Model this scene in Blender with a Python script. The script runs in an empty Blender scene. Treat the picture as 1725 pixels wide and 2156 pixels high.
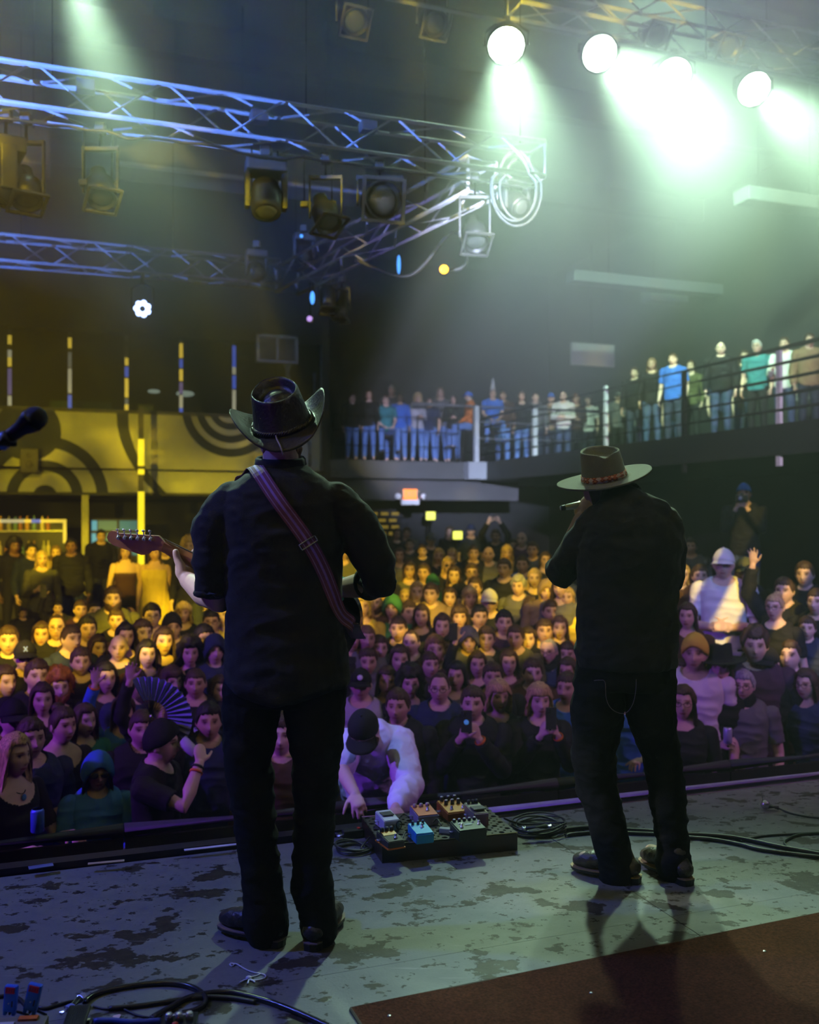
import bpy, bmesh, math, random
import numpy as np
from mathutils import Vector, Matrix, Quaternion, noise as mnoise

random.seed(7)
np.random.seed(7)
SC = bpy.context.scene
COL = SC.collection
PI = math.pi

# ------------------------------------------------------------------ camera
F = 2012.0                      # focal length in pixels of the 1725 x 2156 frame
CX, CY = 862.5, 1090.0          # column of the optical axis, row of the horizon
EYE = 1.42                      # camera height above the stage
cam_data = bpy.data.cameras.new('camera')
cam = bpy.data.objects.new('camera', cam_data)
COL.objects.link(cam)
cam.location = (0, 0, EYE)
cam.rotation_euler = (PI / 2, 0, 0)
cam_data.sensor_fit = 'VERTICAL'
cam_data.sensor_height = 36.0
cam_data.sensor_width = 24.0
cam_data.lens = F / 2156.0 * 36.0
cam_data.shift_y = (CY - 1078.0) / 2156.0
cam_data.clip_start = 0.05
cam_data.clip_end = 200
cam_data.dof.use_dof = True
cam_data.dof.focus_distance = 3.55
cam_data.dof.aperture_fstop = 2.4
SC.camera = cam

# ------------------------------------------------------------------ exposure and renderer
vs = SC.view_settings
vs.view_transform = 'Standard'
vs.look = 'None'
vs.exposure = 0.0
vs.gamma = 1.0
vs.use_curve_mapping = False
cy = SC.cycles
cy.max_bounces = 3
cy.diffuse_bounces = 1
cy.glossy_bounces = 2
cy.transmission_bounces = 3
cy.transparent_max_bounces = 8
cy.volume_bounces = 0
cy.caustics_reflective = False
cy.caustics_refractive = False
cy.use_denoising = True
cy.use_adaptive_sampling = True
cy.adaptive_threshold = 0.03
cy.sample_clamp_indirect = 4.0
cy.use_light_tree = False

# ------------------------------------------------------------------ the air: stage haze
world = bpy.data.worlds.new('hall_air')
SC.world = world
world.use_nodes = True
wn = world.node_tree.nodes
wl = world.node_tree.links
wn.clear()
w_out = wn.new('ShaderNodeOutputWorld')
w_bg = wn.new('ShaderNodeBackground')
w_bg.inputs['Color'].default_value = (0, 0, 0, 1)
w_bg.inputs['Strength'].default_value = 0.0
w_vol = wn.new('ShaderNodeVolumeScatter')
w_vol.inputs['Color'].default_value = (0.9, 0.95, 0.92, 1)
# the haze hangs under the roof and thins out towards the floor
w_geo = wn.new('ShaderNodeNewGeometry')
w_sep = wn.new('ShaderNodeSeparateXYZ')
w_rng = wn.new('ShaderNodeMapRange')
w_rng.interpolation_type = 'SMOOTHSTEP'
w_rng.inputs['From Min'].default_value = 1.9
w_rng.inputs['From Max'].default_value = 4.4
w_rng.inputs['To Min'].default_value = 0.008
w_rng.inputs['To Max'].default_value = 0.07
wl.new(w_geo.outputs['Position'], w_sep.inputs[0])
wl.new(w_sep.outputs['Z'], w_rng.inputs[0])
wl.new(w_rng.outputs[0], w_vol.inputs['Density'])
world.cycles.volume_step_size = 12.0
cy.volume_max_steps = 6
w_vol.inputs['Anisotropy'].default_value = 0.6
wl.new(w_bg.outputs[0], w_out.inputs['Surface'])
wl.new(w_vol.outputs[0], w_out.inputs['Volume'])

# ------------------------------------------------------------------ the hall's own axes
ANG = math.radians(20.0)        # the stage edge runs 20 degrees off the picture plane
UX, UY = math.cos(ANG), math.sin(ANG)


def W(u, v, z=0.0):
    """hall coordinates (u along the stage edge, v towards the audience) -> world"""
    return Vector((u * UX - v * UY, u * UY + v * UX, z))


def UV(X, Y):
    return X * UX + Y * UY, -X * UY + Y * UX


def P(px, py, d):
    """point seen at pixel (px, py) standing d metres out"""
    return Vector(((px - CX) / F * d, d, EYE - (py - CY) / F * d))


def PZ(px, py, z):
    """point seen at pixel (px, py) that lies at height z"""
    d = (EYE - z) * F / (py - CY)
    return P(px, py, d)


def PV(px, v, py=None, z=None):
    """point of the hall plane v = const seen in pixel column px"""
    d = v / (UX - UY * (px - CX) / F)
    X = (px - CX) / F * d
    if z is None:
        z = EYE - (py - CY) / F * d
    return Vector((X, d, z))


# ------------------------------------------------------------------ stage lamps out of the frame
def spot(name, loc, target, watts, color, deg, blend=0.5, radius=0.08, gobo=None):
    ld = bpy.data.lights.new(name, 'SPOT')
    ld.energy = watts
    ld.color = color
    ld.spot_size = math.radians(deg)
    ld.spot_blend = blend
    ld.shadow_soft_size = radius
    ob = bpy.data.objects.new(name, ld)
    COL.objects.link(ob)
    ob.location = loc
    ob.rotation_euler = (Vector(target) - Vector(loc)).to_track_quat('-Z', 'Y').to_euler()
    if gobo:
        ld.use_nodes = True
        nt = ld.node_tree
        em = next(n for n in nt.nodes if n.type == 'EMISSION')
        tc = nt.nodes.new('ShaderNodeTexCoord')
        sep = nt.nodes.new('ShaderNodeSeparateXYZ')
        nt.links.new(tc.outputs['Normal'], sep.inputs[0])
        dv = []
        for a in ('X', 'Y'):
            m = nt.nodes.new('ShaderNodeMath'); m.operation = 'DIVIDE'
            nt.links.new(sep.outputs[a], m.inputs[0]); nt.links.new(sep.outputs['Z'], m.inputs[1])
            dv.append(m)
        cb = nt.nodes.new('ShaderNodeCombineXYZ')
        nt.links.new(dv[0].outputs[0], cb.inputs[0]); nt.links.new(dv[1].outputs[0], cb.inputs[1])
        kind, scale, lo, hi, base = gobo
        mp = nt.nodes.new('ShaderNodeMapping')
        nt.links.new(cb.outputs[0], mp.inputs[0])
        if kind == 'slot':
            mp.inputs['Rotation'].default_value = (0, 0, -lo)
            sp_ = nt.nodes.new('ShaderNodeSeparateXYZ')
            nt.links.new(mp.outputs[0], sp_.inputs[0])
            ab = nt.nodes.new('ShaderNodeMath'); ab.operation = 'ABSOLUTE'
            nt.links.new(sp_.outputs['Y'], ab.inputs[0])
            fac = ab.outputs[0]
            lo, hi = scale * 1.12, scale
            tx = None
        elif kind == 'blobs':
            tx = nt.nodes.new('ShaderNodeTexNoise')
            tx.inputs['Scale'].default_value = scale
            tx.inputs['Detail'].default_value = 1.0
            fac = tx.outputs['Fac']
        else:
            mp.inputs['Rotation'].default_value = (0, 0, math.radians(kind))
            tx = nt.nodes.new('ShaderNodeTexWave')
            tx.inputs['Scale'].default_value = scale
            tx.inputs['Distortion'].default_value = 0.0
            fac = tx.outputs['Fac']
        if tx is not None:
            nt.links.new(mp.outputs[0], tx.inputs['Vector'])
        rg = nt.nodes.new('ShaderNodeMapRange')
        rg.inputs['From Min'].default_value = lo
        rg.inputs['From Max'].default_value = hi
        rg.inputs['To Min'].default_value = base
        rg.inputs['To Max'].default_value = 1.0
        nt.links.new(fac, rg.inputs[0])
        nt.links.new(rg.outputs[0], em.inputs['Strength'])
    return ob


YELLOW = (1.0, 0.71, 0.02)


def aimed(loc, az, el, dist=10.0):
    """target seen from loc at azimuth az (right of straight ahead) and elevation el, degrees"""
    a, e = math.radians(az), math.radians(el)
    return Vector(loc) + Vector((math.sin(a) * math.cos(e), math.cos(a) * math.cos(e), math.sin(e))) * dist


# yellow pattern lamps on the upstage truss: they skim over the musicians' heads into the room
L1 = (-1.5, -2.5, 5.6)
spot('yellow_pattern_lamp', L1, aimed(L1, -9.5, -17.2), 34000, YELLOW, 24.5, 0.12, 0.03, ('blobs', 11.0, 0.44, 0.54, 0.10))
L2 = (1.0, -2.5, 5.6)
spot('yellow_pattern_lamp', L2, aimed(L2, -2.0, -19.5), 24000, YELLOW, 14, 0.25, 0.03, ('blobs', 22.0, 0.44, 0.56, 0.05))
L3 = (2.5, -2.0, 5.6)
spot('yellow_pattern_lamp', L3, aimed(L3, 5.0, -22.5), 13000, YELLOW, 14, 0.2, 0.03, (28, 9.0, 0.5, 0.62, 0.02))
# yellow light added for the mural, an unseen lamp low at the left
spot('yellow_mural_fill', (-4.6, 3.2, 2.3), PV(260, 21.3, py=955), 9000, (1.0, 0.76, 0.02), 19, 0.5, 0.04, ('blobs', 9.0, 0.36, 0.62, 0.18))
# yellow scatter over the rig
spot('yellow_wash_lamp', (-0.5, -2.0, 4.0), P(420, 400, 8.5), 16000, (1.0, 0.78, 0.0), 44, 0.4, 0.05, ('blobs', 20.0, 0.57, 0.62, 0.0))
spot('yellow_wash_lamp', (0.0, -1.0, 3.6), P(1450, 30, 9.4), 26000, (1.0, 0.80, 0.02), 34, 0.4, 0.05, ('blobs', 22.0, 0.54, 0.59, 0.0))
# violet and blue washes from the stage sides along the front rows
spot('violet_wash_lamp', (-6.2, 3.4, 2.6), (-1.6, 6.2, -0.2), 1000, (0.28, 0.05, 1.0), 50, 0.7, 0.10)
spot('violet_wash_lamp', (6.0, 4.4, 3.6), (1.2, 7.2, -0.1), 420, (0.62, 0.22, 0.80), 52, 0.7, 0.10)
spot('violet_side_lamp', (-3.2, 0.4, 1.2), (-0.4, 3.3, 1.25), 32, (0.36, 0.08, 1.0), 28, 0.6, 0.10)
spot('blue_wash_lamp', (-5.4, 3.0, 5.4), (-1.3, 2.6, 0.0), 1300, (0.11, 0.16, 1.0), 46, 0.8, 0.10)
# shuttered blue lamps on the side wall, cut to a strip along each truss
for (pa_, pb_, loc_, watts_, half_) in ((PV(-70, 7.85, z=4.66), PV(1131, 7.85, z=4.66), W(-6.2, 4.4, 4.05), 20000, 0.040),
                                        (PV(-70, 12.5, z=4.64), PV(585, 12.5, z=4.64), W(-7.0, 9.4, 4.1), 7000, 0.034)):
    mid_ = (pa_ + pb_) / 2
    q_ = (mid_ - Vector(loc_)).to_track_quat('-Z', 'Y')
    la_, lb_ = (q_.inverted() @ (p_ - Vector(loc_)) for p_ in (pa_, pb_))
    turn_ = math.atan2(lb_.y / -lb_.z - la_.y / -la_.z, lb_.x / -lb_.z - la_.x / -la_.z)
    spot('blue_truss_lamp', loc_, mid_, watts_, (0.10, 0.25, 1.0), 60, 0.2, 0.02, ('slot', half_, turn_, 0, 0.0))
spot('violet_truss_lamp', W(6.6, 6.4, 4.9), P(780, 490, 10.6), 700, (0.30, 0.25, 1.0), 16, 0.4, 0.04)
spot('blue_wash_lamp', (3.6, -1.4, 4.8), P(1560, 1290, 10), 2600, (0.16, 0.30, 1.0), 18, 0.6, 0.08)
spot('blue_wash_lamp', (-1.0, 5.5, 6.4), P(590, 800, 20), 2200, (0.2, 0.32, 1.0), 14, 0.7, 0.08)
spot('white_side_lamp', (-4.6, 2.9, 4.2), (-0.80, 3.5, 1.24), 800, (0.95, 1.0, 0.9), 7.5, 0.5, 0.05)
spot('blue_accent_lamp', (-3.0, 4.2, 5.2), P(790, 1610, 5.5), 900, (0.22, 0.30, 1.0), 12, 0.5, 0.05)
# unseen green light added above the frame to fill the haze before the side balcony
spot('green_haze_fill', (2.6, 10.5, 8.5), (5.3, 18.0, 5.6), 21000, (0.55, 1.0, 0.62), 52, 1.0, 0.2)
# cool white on the balconies
spot('balcony_wash_lamp', (1.2, -2.5, 3.5), P(990, 880, 23), 100000, (0.60, 0.68, 1.0), 14, 0.6, 0.10)
spot('balcony_wash_lamp', (4.6, -2.0, 4.3), P(1560, 755, 15), 22000, (0.95, 0.72, 1.0), 17, 0.6, 0.10)

# ------------------------------------------------------------------ materials
MATS = {}


def nmat(name):
    m = bpy.data.materials.new(name)
    m.use_nodes = True
    nt = m.node_tree
    b = next(n for n in nt.nodes if n.type == 'BSDF_PRINCIPLED')
    MATS[name] = m
    return m, nt, b


def rgba(c):
    return (c[0], c[1], c[2], 1.0)


def mat(name, color, rough=0.6, metal=0.0, var=0.25, scale=12.0, bump=0.0, bscale=80.0, spec=0.5, sheen=0.0):
    """principled surface with procedural tone variation and fine relief"""
    if name in MATS:
        return MATS[name]
    m, nt, b = nmat(name)
    N, L = nt.nodes, nt.links
    b.inputs['Roughness'].default_value = rough
    b.inputs['Metallic'].default_value = metal
    b.inputs['Specular IOR Level'].default_value = spec
    if sheen:
        b.inputs['Sheen Weight'].default_value = sheen
    tc = N.new('ShaderNodeTexCoord')
    nz = N.new('ShaderNodeTexNoise')
    nz.inputs['Scale'].default_value = scale
    nz.inputs['Detail'].default_value = 3
    L.new(tc.outputs['Object'], nz.inputs['Vector'])
    mx = N.new('ShaderNodeMix'); mx.data_type = 'RGBA'
    mx.inputs[6].default_value = rgba([c * (1 - var) for c in color])
    mx.inputs[7].default_value = rgba([min(1, c * (1 + var)) for c in color])
    L.new(nz.outputs['Fac'], mx.inputs[0])
    L.new(mx.outputs[2], b.inputs['Base Color'])
    if bump:
        n2 = N.new('ShaderNodeTexNoise')
        n2.inputs['Scale'].default_value = bscale
        n2.inputs['Detail'].default_value = 4
        L.new(tc.outputs['Object'], n2.inputs['Vector'])
        bp = N.new('ShaderNodeBump')
        bp.inputs['Strength'].default_value = bump
        bp.inputs['Distance'].default_value = 0.01
        L.new(n2.outputs['Fac'], bp.inputs['Height'])
        L.new(bp.outputs[0], b.inputs['Normal'])
    return m


def objmat(name, rough=0.8, var=0.18, scale=30.0, bump=0.15, bscale=220.0, spec=0.3, sheen=0.0):
    """fabric / hair whose colour is the object's own colour"""
    if name in MATS:
        return MATS[name]
    m, nt, b = nmat(name)
    N, L = nt.nodes, nt.links
    b.inputs['Roughness'].default_value = rough
    b.inputs['Specular IOR Level'].default_value = spec
    b.inputs['Sheen Weight'].default_value = sheen
    oi = N.new('ShaderNodeObjectInfo')
    tc = N.new('ShaderNodeTexCoord')
    nz = N.new('ShaderNodeTexNoise')
    nz.inputs['Scale'].default_value = scale
    L.new(tc.outputs['Object'], nz.inputs['Vector'])
    rg = N.new('ShaderNodeMapRange')
    rg.inputs['To Min'].default_value = 1 - var
    rg.inputs['To Max'].default_value = 1 + var
    L.new(nz.outputs['Fac'], rg.inputs[0])
    mx = N.new('ShaderNodeVectorMath'); mx.operation = 'SCALE'
    L.new(oi.outputs['Color'], mx.inputs[0])
    L.new(rg.outputs[0], mx.inputs['Scale'])
    L.new(mx.outputs[0], b.inputs['Base Color'])
    if bump:
        n2 = N.new('ShaderNodeTexNoise')
        n2.inputs['Scale'].default_value = bscale
        L.new(tc.outputs['Object'], n2.inputs['Vector'])
        bp = N.new('ShaderNodeBump')
        bp.inputs['Strength'].default_value = bump
        bp.inputs['Distance'].default_value = 0.01
        L.new(n2.outputs['Fac'], bp.inputs['Height'])
        L.new(bp.outputs[0], b.inputs['Normal'])
    return m


def glow(name, color, strength):
    if name in MATS:
        return MATS[name]
    m, nt, b = nmat(name)
    b.inputs['Base Color'].default_value = rgba([c * 0.3 for c in color])
    b.inputs['Emission Color'].default_value = rgba(color)
    b.inputs['Emission Strength'].default_value = strength
    m.cycles.emission_sampling = 'NONE'
    return m


def mat_glass(name='window_glass', tint=(0.55, 0.6, 0.62), refl=0.12):
    if name in MATS:
        return MATS[name]
    m, nt, b = nmat(name)
    N, L = nt.nodes, nt.links
    N.remove(b)
    out = next(n for n in N if n.type == 'OUTPUT_MATERIAL')
    tr = N.new('ShaderNodeBsdfTransparent'); tr.inputs[0].default_value = rgba(tint)
    gl = N.new('ShaderNodeBsdfGlossy'); gl.inputs['Roughness'].default_value = 0.4
    fr = N.new('ShaderNodeLayerWeight'); fr.inputs['Blend'].default_value = refl
    mx = N.new('ShaderNodeMixShader')
    L.new(fr.outputs['Fresnel'], mx.inputs[0])
    L.new(tr.outputs[0], mx.inputs[1]); L.new(gl.outputs[0], mx.inputs[2])
    L.new(mx.outputs[0], out.inputs['Surface'])
    return m


# ------------------------------------------------------------------ mesh helpers
def frame(d):
    d = Vector(d).normalized()
    up = Vector((0, 0, 1)) if abs(d.z) < 0.95 else Vector((1, 0, 0))
    a = d.cross(up).normalized()
    return a, a.cross(d).normalized()


class MB:
    def __init__(self):
        self.v, self.f, self.m, self.sm = [], [], [], []
        self.cur = 0

    def add(self, verts, faces, smooth=False):
        o = len(self.v)
        self.v += [tuple(p) for p in verts]
        self.f += [tuple(i + o for i in f) for f in faces]
        self.m += [self.cur] * len(faces)
        self.sm += [smooth] * len(faces)
        return self

    def box(self, c, s, M=None, bev=0.0):
        hx, hy, hz = s[0] / 2, s[1] / 2, s[2] / 2
        c = Vector(c)
        if bev <= 0:
            pts = [Vector((x, y, z)) for x in (-hx, hx) for y in (-hy, hy) for z in (-hz, hz)]
            fs = [(0, 1, 3, 2), (4, 6, 7, 5), (0, 4, 5, 1), (2, 3, 7, 6), (0, 2, 6, 4), (1, 5, 7, 3)]
        else:
            bm = bmesh.new()
            bmesh.ops.create_cube(bm, size=1.0)
            for q in bm.verts:
                q.co = Vector((q.co.x * s[0], q.co.y * s[1], q.co.z * s[2]))
            bmesh.ops.bevel(bm, geom=list(bm.edges), offset=min(bev, 0.45 * min(s)), segments=2, affect='EDGES', profile=0.6)
            bm.verts.index_update()
            pts = [q.co.copy() for q in bm.verts]
            fs = [tuple(q.index for q in f.verts) for f in bm.faces]
            bm.free()
        if M is not None:
            pts = [M @ p for p in pts]
        return self.add([p + c for p in pts], fs)

    def tube(self, pts, r, seg=8, cap=True, closed=False, smooth=True, flat=None):
        pts = [Vector(p) for p in pts]
        n = len(pts)
        rr = r if isinstance(r, (list, tuple)) else [r] * n
        vs_, fs_ = [], []
        prev = None
        for i, p in enumerate(pts):
            if closed:
                d = pts[(i + 1) % n] - pts[i - 1]
            else:
                d = pts[min(i + 1, n - 1)] - pts[max(i - 1, 0)]
            if d.length < 1e-9:
                d = Vector((0, 0, 1))
            d.normalize()
            if prev is None:
                a, b = frame(d)
            else:
                a = prev - d * prev.dot(d)
                a = a.normalized() if a.length > 1e-6 else frame(d)[0]
                b = d.cross(a)
            prev = a
            fa, fb = (1, 1) if flat is None else flat
            for k in range(seg):
                t = 2 * PI * k / seg
                vs_.append(p + a * (math.cos(t) * rr[i] * fa) + b * (math.sin(t) * rr[i] * fb))
        m = n if closed else n - 1
        for i in range(m):
            j = (i + 1) % n
            for k in range(seg):
                l = (k + 1) % seg
                fs_.append((i * seg + k, i * seg + l, j * seg + l, j * seg + k))
        if cap and not closed:
            fs_.append(tuple(reversed(range(seg))))
            fs_.append(tuple((n - 1) * seg + k for k in range(seg)))
        return self.add(vs_, fs_, smooth)

    def lathe(self, prof, seg=20, M=None, smooth=True, sx=1.0, sy=1.0):
        """prof: (r, z) list"""
        vs_, fs_ = [], []
        for (r, z) in prof:
            for k in range(seg):
                t = 2 * PI * k / seg
                vs_.append(Vector((math.cos(t) * r * sx, math.sin(t) * r * sy, z)))
        n = len(prof)
        for i in range(n - 1):
            for k in range(seg):
                l = (k + 1) % seg
                fs_.append((i * seg + k, i * seg + l, (i + 1) * seg + l, (i + 1) * seg + k))
        fs_.append(tuple(reversed(range(seg))))
        fs_.append(tuple((n - 1) * seg + k for k in range(seg)))
        if M is not None:
            vs_ = [M @ p for p in vs_]
        return self.add(vs_, fs_, smooth)

    def prism(self, poly, thick, M=None, smooth=False):
        """poly in local xy, extruded along z from 0 to thick"""
        n = len(poly)
        vs_ = [Vector((x, y, 0)) for x, y in poly] + [Vector((x, y, thick)) for x, y in poly]
        fs_ = [tuple(reversed(range(n))), tuple(range(n, 2 * n))]
        for i in range(n):
            j = (i + 1) % n
            fs_.append((i, j, n + j, n + i))
        if M is not None:
            vs_ = [M @ p for p in vs_]
        return self.add(vs_, fs_, smooth)

    def ball(self, c, r, seg=12, rings=8, M=None):
        r = r if isinstance(r, (list, tuple)) else (r, r, r)
        c = Vector(c)
        vs_, fs_ = [Vector((0, 0, r[2]))], []
        for i in range(1, rings):
            t = PI * i / rings
            for k in range(seg):
                a = 2 * PI * k / seg
                vs_.append(Vector((math.sin(t) * math.cos(a) * r[0], math.sin(t) * math.sin(a) * r[1], math.cos(t) * r[2])))
        vs_.append(Vector((0, 0, -r[2])))
        for k in range(seg):
            fs_.append((0, 1 + k, 1 + (k + 1) % seg))
            fs_.append((len(vs_) - 1, 1 + (rings - 2) * seg + (k + 1) % seg, 1 + (rings - 2) * seg + k))
        for i in range(rings - 2):
            for k in range(seg):
                l = (k + 1) % seg
                fs_.append((1 + i * seg + k, 1 + (i + 1) * seg + k, 1 + (i + 1) * seg + l, 1 + i * seg + l))
        if M is not None:
            vs_ = [M @ p for p in vs_]
        return self.add([p + c for p in vs_], fs_, True)

    def quad(self, a, b, c, d):
        return self.add([a, b, c, d], [(0, 1, 2, 3)])

    def mesh(self, name, mats):
        me = bpy.data.meshes.new(name)
        me.from_pydata([tuple(p) for p in self.v], [], self.f)
        ms = mats if isinstance(mats, (list, tuple)) else [mats]
        for m in ms:
            me.materials.append(m)
        me.polygons.foreach_set('material_index', self.m)
        me.polygons.foreach_set('use_smooth', self.sm)
        me.update()
        return me

    def build(self, name, mats, parent=None, loc=None, rot=None):
        return link(name, self.mesh(name, mats), parent, loc, rot)


def link(name, data, parent=None, loc=None, rot=None):
    o = bpy.data.objects.new(name, data)
    COL.objects.link(o)
    if parent is not None:
        o.parent = parent
    if loc is not None:
        o.location = loc
    if rot is not None:
        if isinstance(rot, (Quaternion, Matrix)):
            o.rotation_euler = rot.to_euler()
        else:
            o.rotation_euler = rot
    return o


def thing(name, label, cat, loc=(0, 0, 0), rot=(0, 0, 0), group=None):
    o = bpy.data.objects.new(name, None)
    COL.objects.link(o)
    o.location = loc
    if isinstance(rot, (Quaternion, Matrix)):
        o.rotation_euler = rot.to_euler()
    else:
        o.rotation_euler = rot
    o.empty_display_size = 0.1
    tag(o, label, cat, group)
    return o


def tag(o, label=None, cat=None, group=None, kind=None):
    if label: o['label'] = label
    if cat: o['category'] = cat
    if group: o['group'] = group
    if kind: o['kind'] = kind
    return o


def struct(o, label=None):
    o['kind'] = 'structure'
    if label: o['label'] = label
    return o


def copy_tree(o, parent=None):
    c = o.copy()
    COL.objects.link(c)
    c.parent = parent
    for ch in list(o.children):
        copy_tree(ch, c)
    return c


def text_part(cu, name, parent, loc, rot):
    """lettering turned into a plain mesh part"""
    tmp = bpy.data.objects.new('tmp', cu)
    COL.objects.link(tmp)
    dg = bpy.context.evaluated_depsgraph_get()
    me = bpy.data.meshes.new_from_object(tmp.evaluated_get(dg))
    if not me.materials and cu.materials:
        me.materials.append(cu.materials[0])
    bpy.data.objects.remove(tmp)
    return link(name, me, parent, loc, rot)


def smooth_path(pts, n=8):
    """Catmull-Rom through the points"""
    pts = [Vector(p) for p in pts]
    out = []
    for i in range(len(pts) - 1):
        p0 = pts[max(i - 1, 0)]; p1 = pts[i]; p2 = pts[i + 1]; p3 = pts[min(i + 2, len(pts) - 1)]
        for k in range(n):
            t = k / n
            out.append(0.5 * ((2 * p1) + (p2 - p0) * t + (2 * p0 - 5 * p1 + 4 * p2 - p3) * t * t + (3 * p1 - p0 - 3 * p2 + p3) * t ** 3))
    out.append(pts[-1])
    return out


# common materials
M_BLACK = mat('black_paint', (0.012, 0.012, 0.014), 0.55, 0, 0.3, 6)
M_BLACKMETAL = mat('black_metal', (0.03, 0.03, 0.032), 0.38, 0.6, 0.3, 20)
M_RUBBER = mat('black_rubber', (0.012, 0.012, 0.013), 0.4, 0, 0.2, 30)
M_ALU = mat('truss_aluminium', (0.62, 0.63, 0.65), 0.45, 0.2, 0.18, 14)
M_CHROME = mat('chrome', (0.85, 0.85, 0.86), 0.22, 0.75, 0.05, 30)
M_STEEL = mat('painted_steel', (0.42, 0.44, 0.46), 0.45, 0.3, 0.15, 10)
M_WALL = mat('black_wall', (0.022, 0.022, 0.024), 0.85, 0, 0.4, 1.5, 0.2, 30)
M_DARKGREY = mat('dark_grey_paint', (0.07, 0.07, 0.075), 0.7, 0, 0.3, 2.0)
M_GREY = mat('grey_panel_paint', (0.35, 0.37, 0.4), 0.6, 0, 0.15, 3.0)
M_PALE = mat('pale_panel', (0.7, 0.72, 0.75), 0.7, 0, 0.08, 3.0)

# ================================================================== THE HALL
ROTU = (0, 0, ANG)


def hall_box(name, u0, u1, v0, v1, z0, z1, m, parent=None):
    """axis-aligned box in hall coordinates, origin at its low corner"""
    mb = MB()
    mb.box(((u1 - u0) / 2, (v1 - v0) / 2, (z1 - z0) / 2), (u1 - u0, v1 - v0, z1 - z0))
    return mb.build(name, m, parent, W(u0, v0, z0) if parent is None else (u0, v0, z0), ROTU if parent is None else None)


# ---- stage deck
def stage_floor_material():
    m, nt, b = nmat('worn_stage_paint')
    b.inputs['Specular IOR Level'].default_value = 0.2
    N, L = nt.nodes, nt.links
    geo = N.new('ShaderNodeNewGeometry')
    mp = N.new('ShaderNodeMapping')
    mp.inputs['Rotation'].default_value = (0, 0, -ANG)
    mp.inputs['Scale'].default_value = (1.0, 1.35, 1.0)
    L.new(geo.outputs['Position'], mp.inputs[0])

    def noise(scale, detail, rough=0.55):
        n = N.new('ShaderNodeTexNoise')
        n.inputs['Scale'].default_value = scale
        n.inputs['Detail'].default_value = detail
        n.inputs['Roughness'].default_value = rough
        L.new(mp.outputs[0], n.inputs['Vector'])
        return n.outputs['Fac']

    def ramp(f, a, b_, lo=0.0, hi=1.0):
        r = N.new('ShaderNodeMapRange')
        r.inputs['From Min'].default_value = a
        r.inputs['From Max'].default_value = b_
        r.inputs['To Min'].default_value = lo
        r.inputs['To Max'].default_value = hi
        L.new(f, r.inputs[0])
        return r.outputs[0]

    def mix(fac, c1, c2):
        x = N.new('ShaderNodeMix'); x.data_type = 'RGBA'
        L.new(fac, x.inputs[0])
        for k, c in ((6, c1), (7, c2)):
            if isinstance(c, tuple): x.inputs[k].default_value = rgba(c)
            else: L.new(c, x.inputs[k])
        return x.outputs[2]

    def mul(a, b_):
        x = N.new('ShaderNodeMath'); x.operation = 'MULTIPLY'
        L.new(a, x.inputs[0]); L.new(b_, x.inputs[1])
        return x.outputs[0]
    base = mix(noise(2.2, 5), (0.12, 0.125, 0.125), (0.235, 0.24, 0.23))
    base = mix(ramp(noise(60, 4), 0.3, 0.7), base, (0.165, 0.17, 0.165))
    worn = ramp(noise(4.6, 6.0, 0.62), 0.555, 0.575)
    worn2 = ramp(noise(15, 4, 0.65), 0.60, 0.62)
    c = mix(worn, base, mix(noise(30, 3), (0.020, 0.016, 0.013), (0.055, 0.044, 0.034)))
    c = mix(worn2, c, (0.03, 0.025, 0.021))
    # pale scuffs: thin stretched noise
    mp2 = N.new('ShaderNodeMapping')
    mp2.inputs['Rotation'].default_value = (0, 0, 0.9)
    mp2.inputs['Scale'].default_value = (3.0, 60.0, 1.0)
    L.new(geo.outputs['Position'], mp2.inputs[0])
    ns = N.new('ShaderNodeTexNoise'); ns.inputs['Scale'].default_value = 1.0; ns.inputs['Detail'].default_value = 2
    L.new(mp2.outputs[0], ns.inputs['Vector'])
    c = mix(ramp(ns.outputs['Fac'], 0.70, 0.74, 0, 0.45), c, (0.32, 0.32, 0.31))
    L.new(c, b.inputs['Base Color'])
    L.new(ramp(noise(9, 3), 0.3, 0.7, 0.38, 0.6), b.inputs['Roughness'])
    bp = N.new('ShaderNodeBump'); bp.inputs['Strength'].default_value = 0.25; bp.inputs['Distance'].default_value = 0.004
    ad = N.new('ShaderNodeMath'); ad.operation = 'ADD'
    L.new(noise(120, 4), ad.inputs[0]); L.new(worn, ad.inputs[1])
    L.new(ad.outputs[0], bp.inputs['Height'])
    L.new(bp.outputs[0], b.inputs['Normal'])
    return m


M_STAGE = stage_floor_material()
V_EDGE = 4.16
deck = hall_box('floor', -7.0, 8.0, -4.5, V_EDGE, -1.5, -0.02, M_BLACK)
struct(deck, 'dark stage platform the two musicians stand on')
panel_mb = MB()
panel_mb.box((1.2185, 0.609, 0.01), (2.437, 1.2185, 0.02))
panel_me = panel_mb.mesh('floor_panel', M_STAGE)
for iu in range(-3, 4):
    for iv in range(7):
        v0 = V_EDGE - 0.06 - 1.22 * (iv + 1)
        u0 = iu * 2.44 - 0.4
        if u0 + 2.44 > 8.05 or v0 < -4.5:
            continue
        o = link('floor_panel', panel_me, deck, (u0 + 7.0, v0 + 4.5, 1.48))

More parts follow.
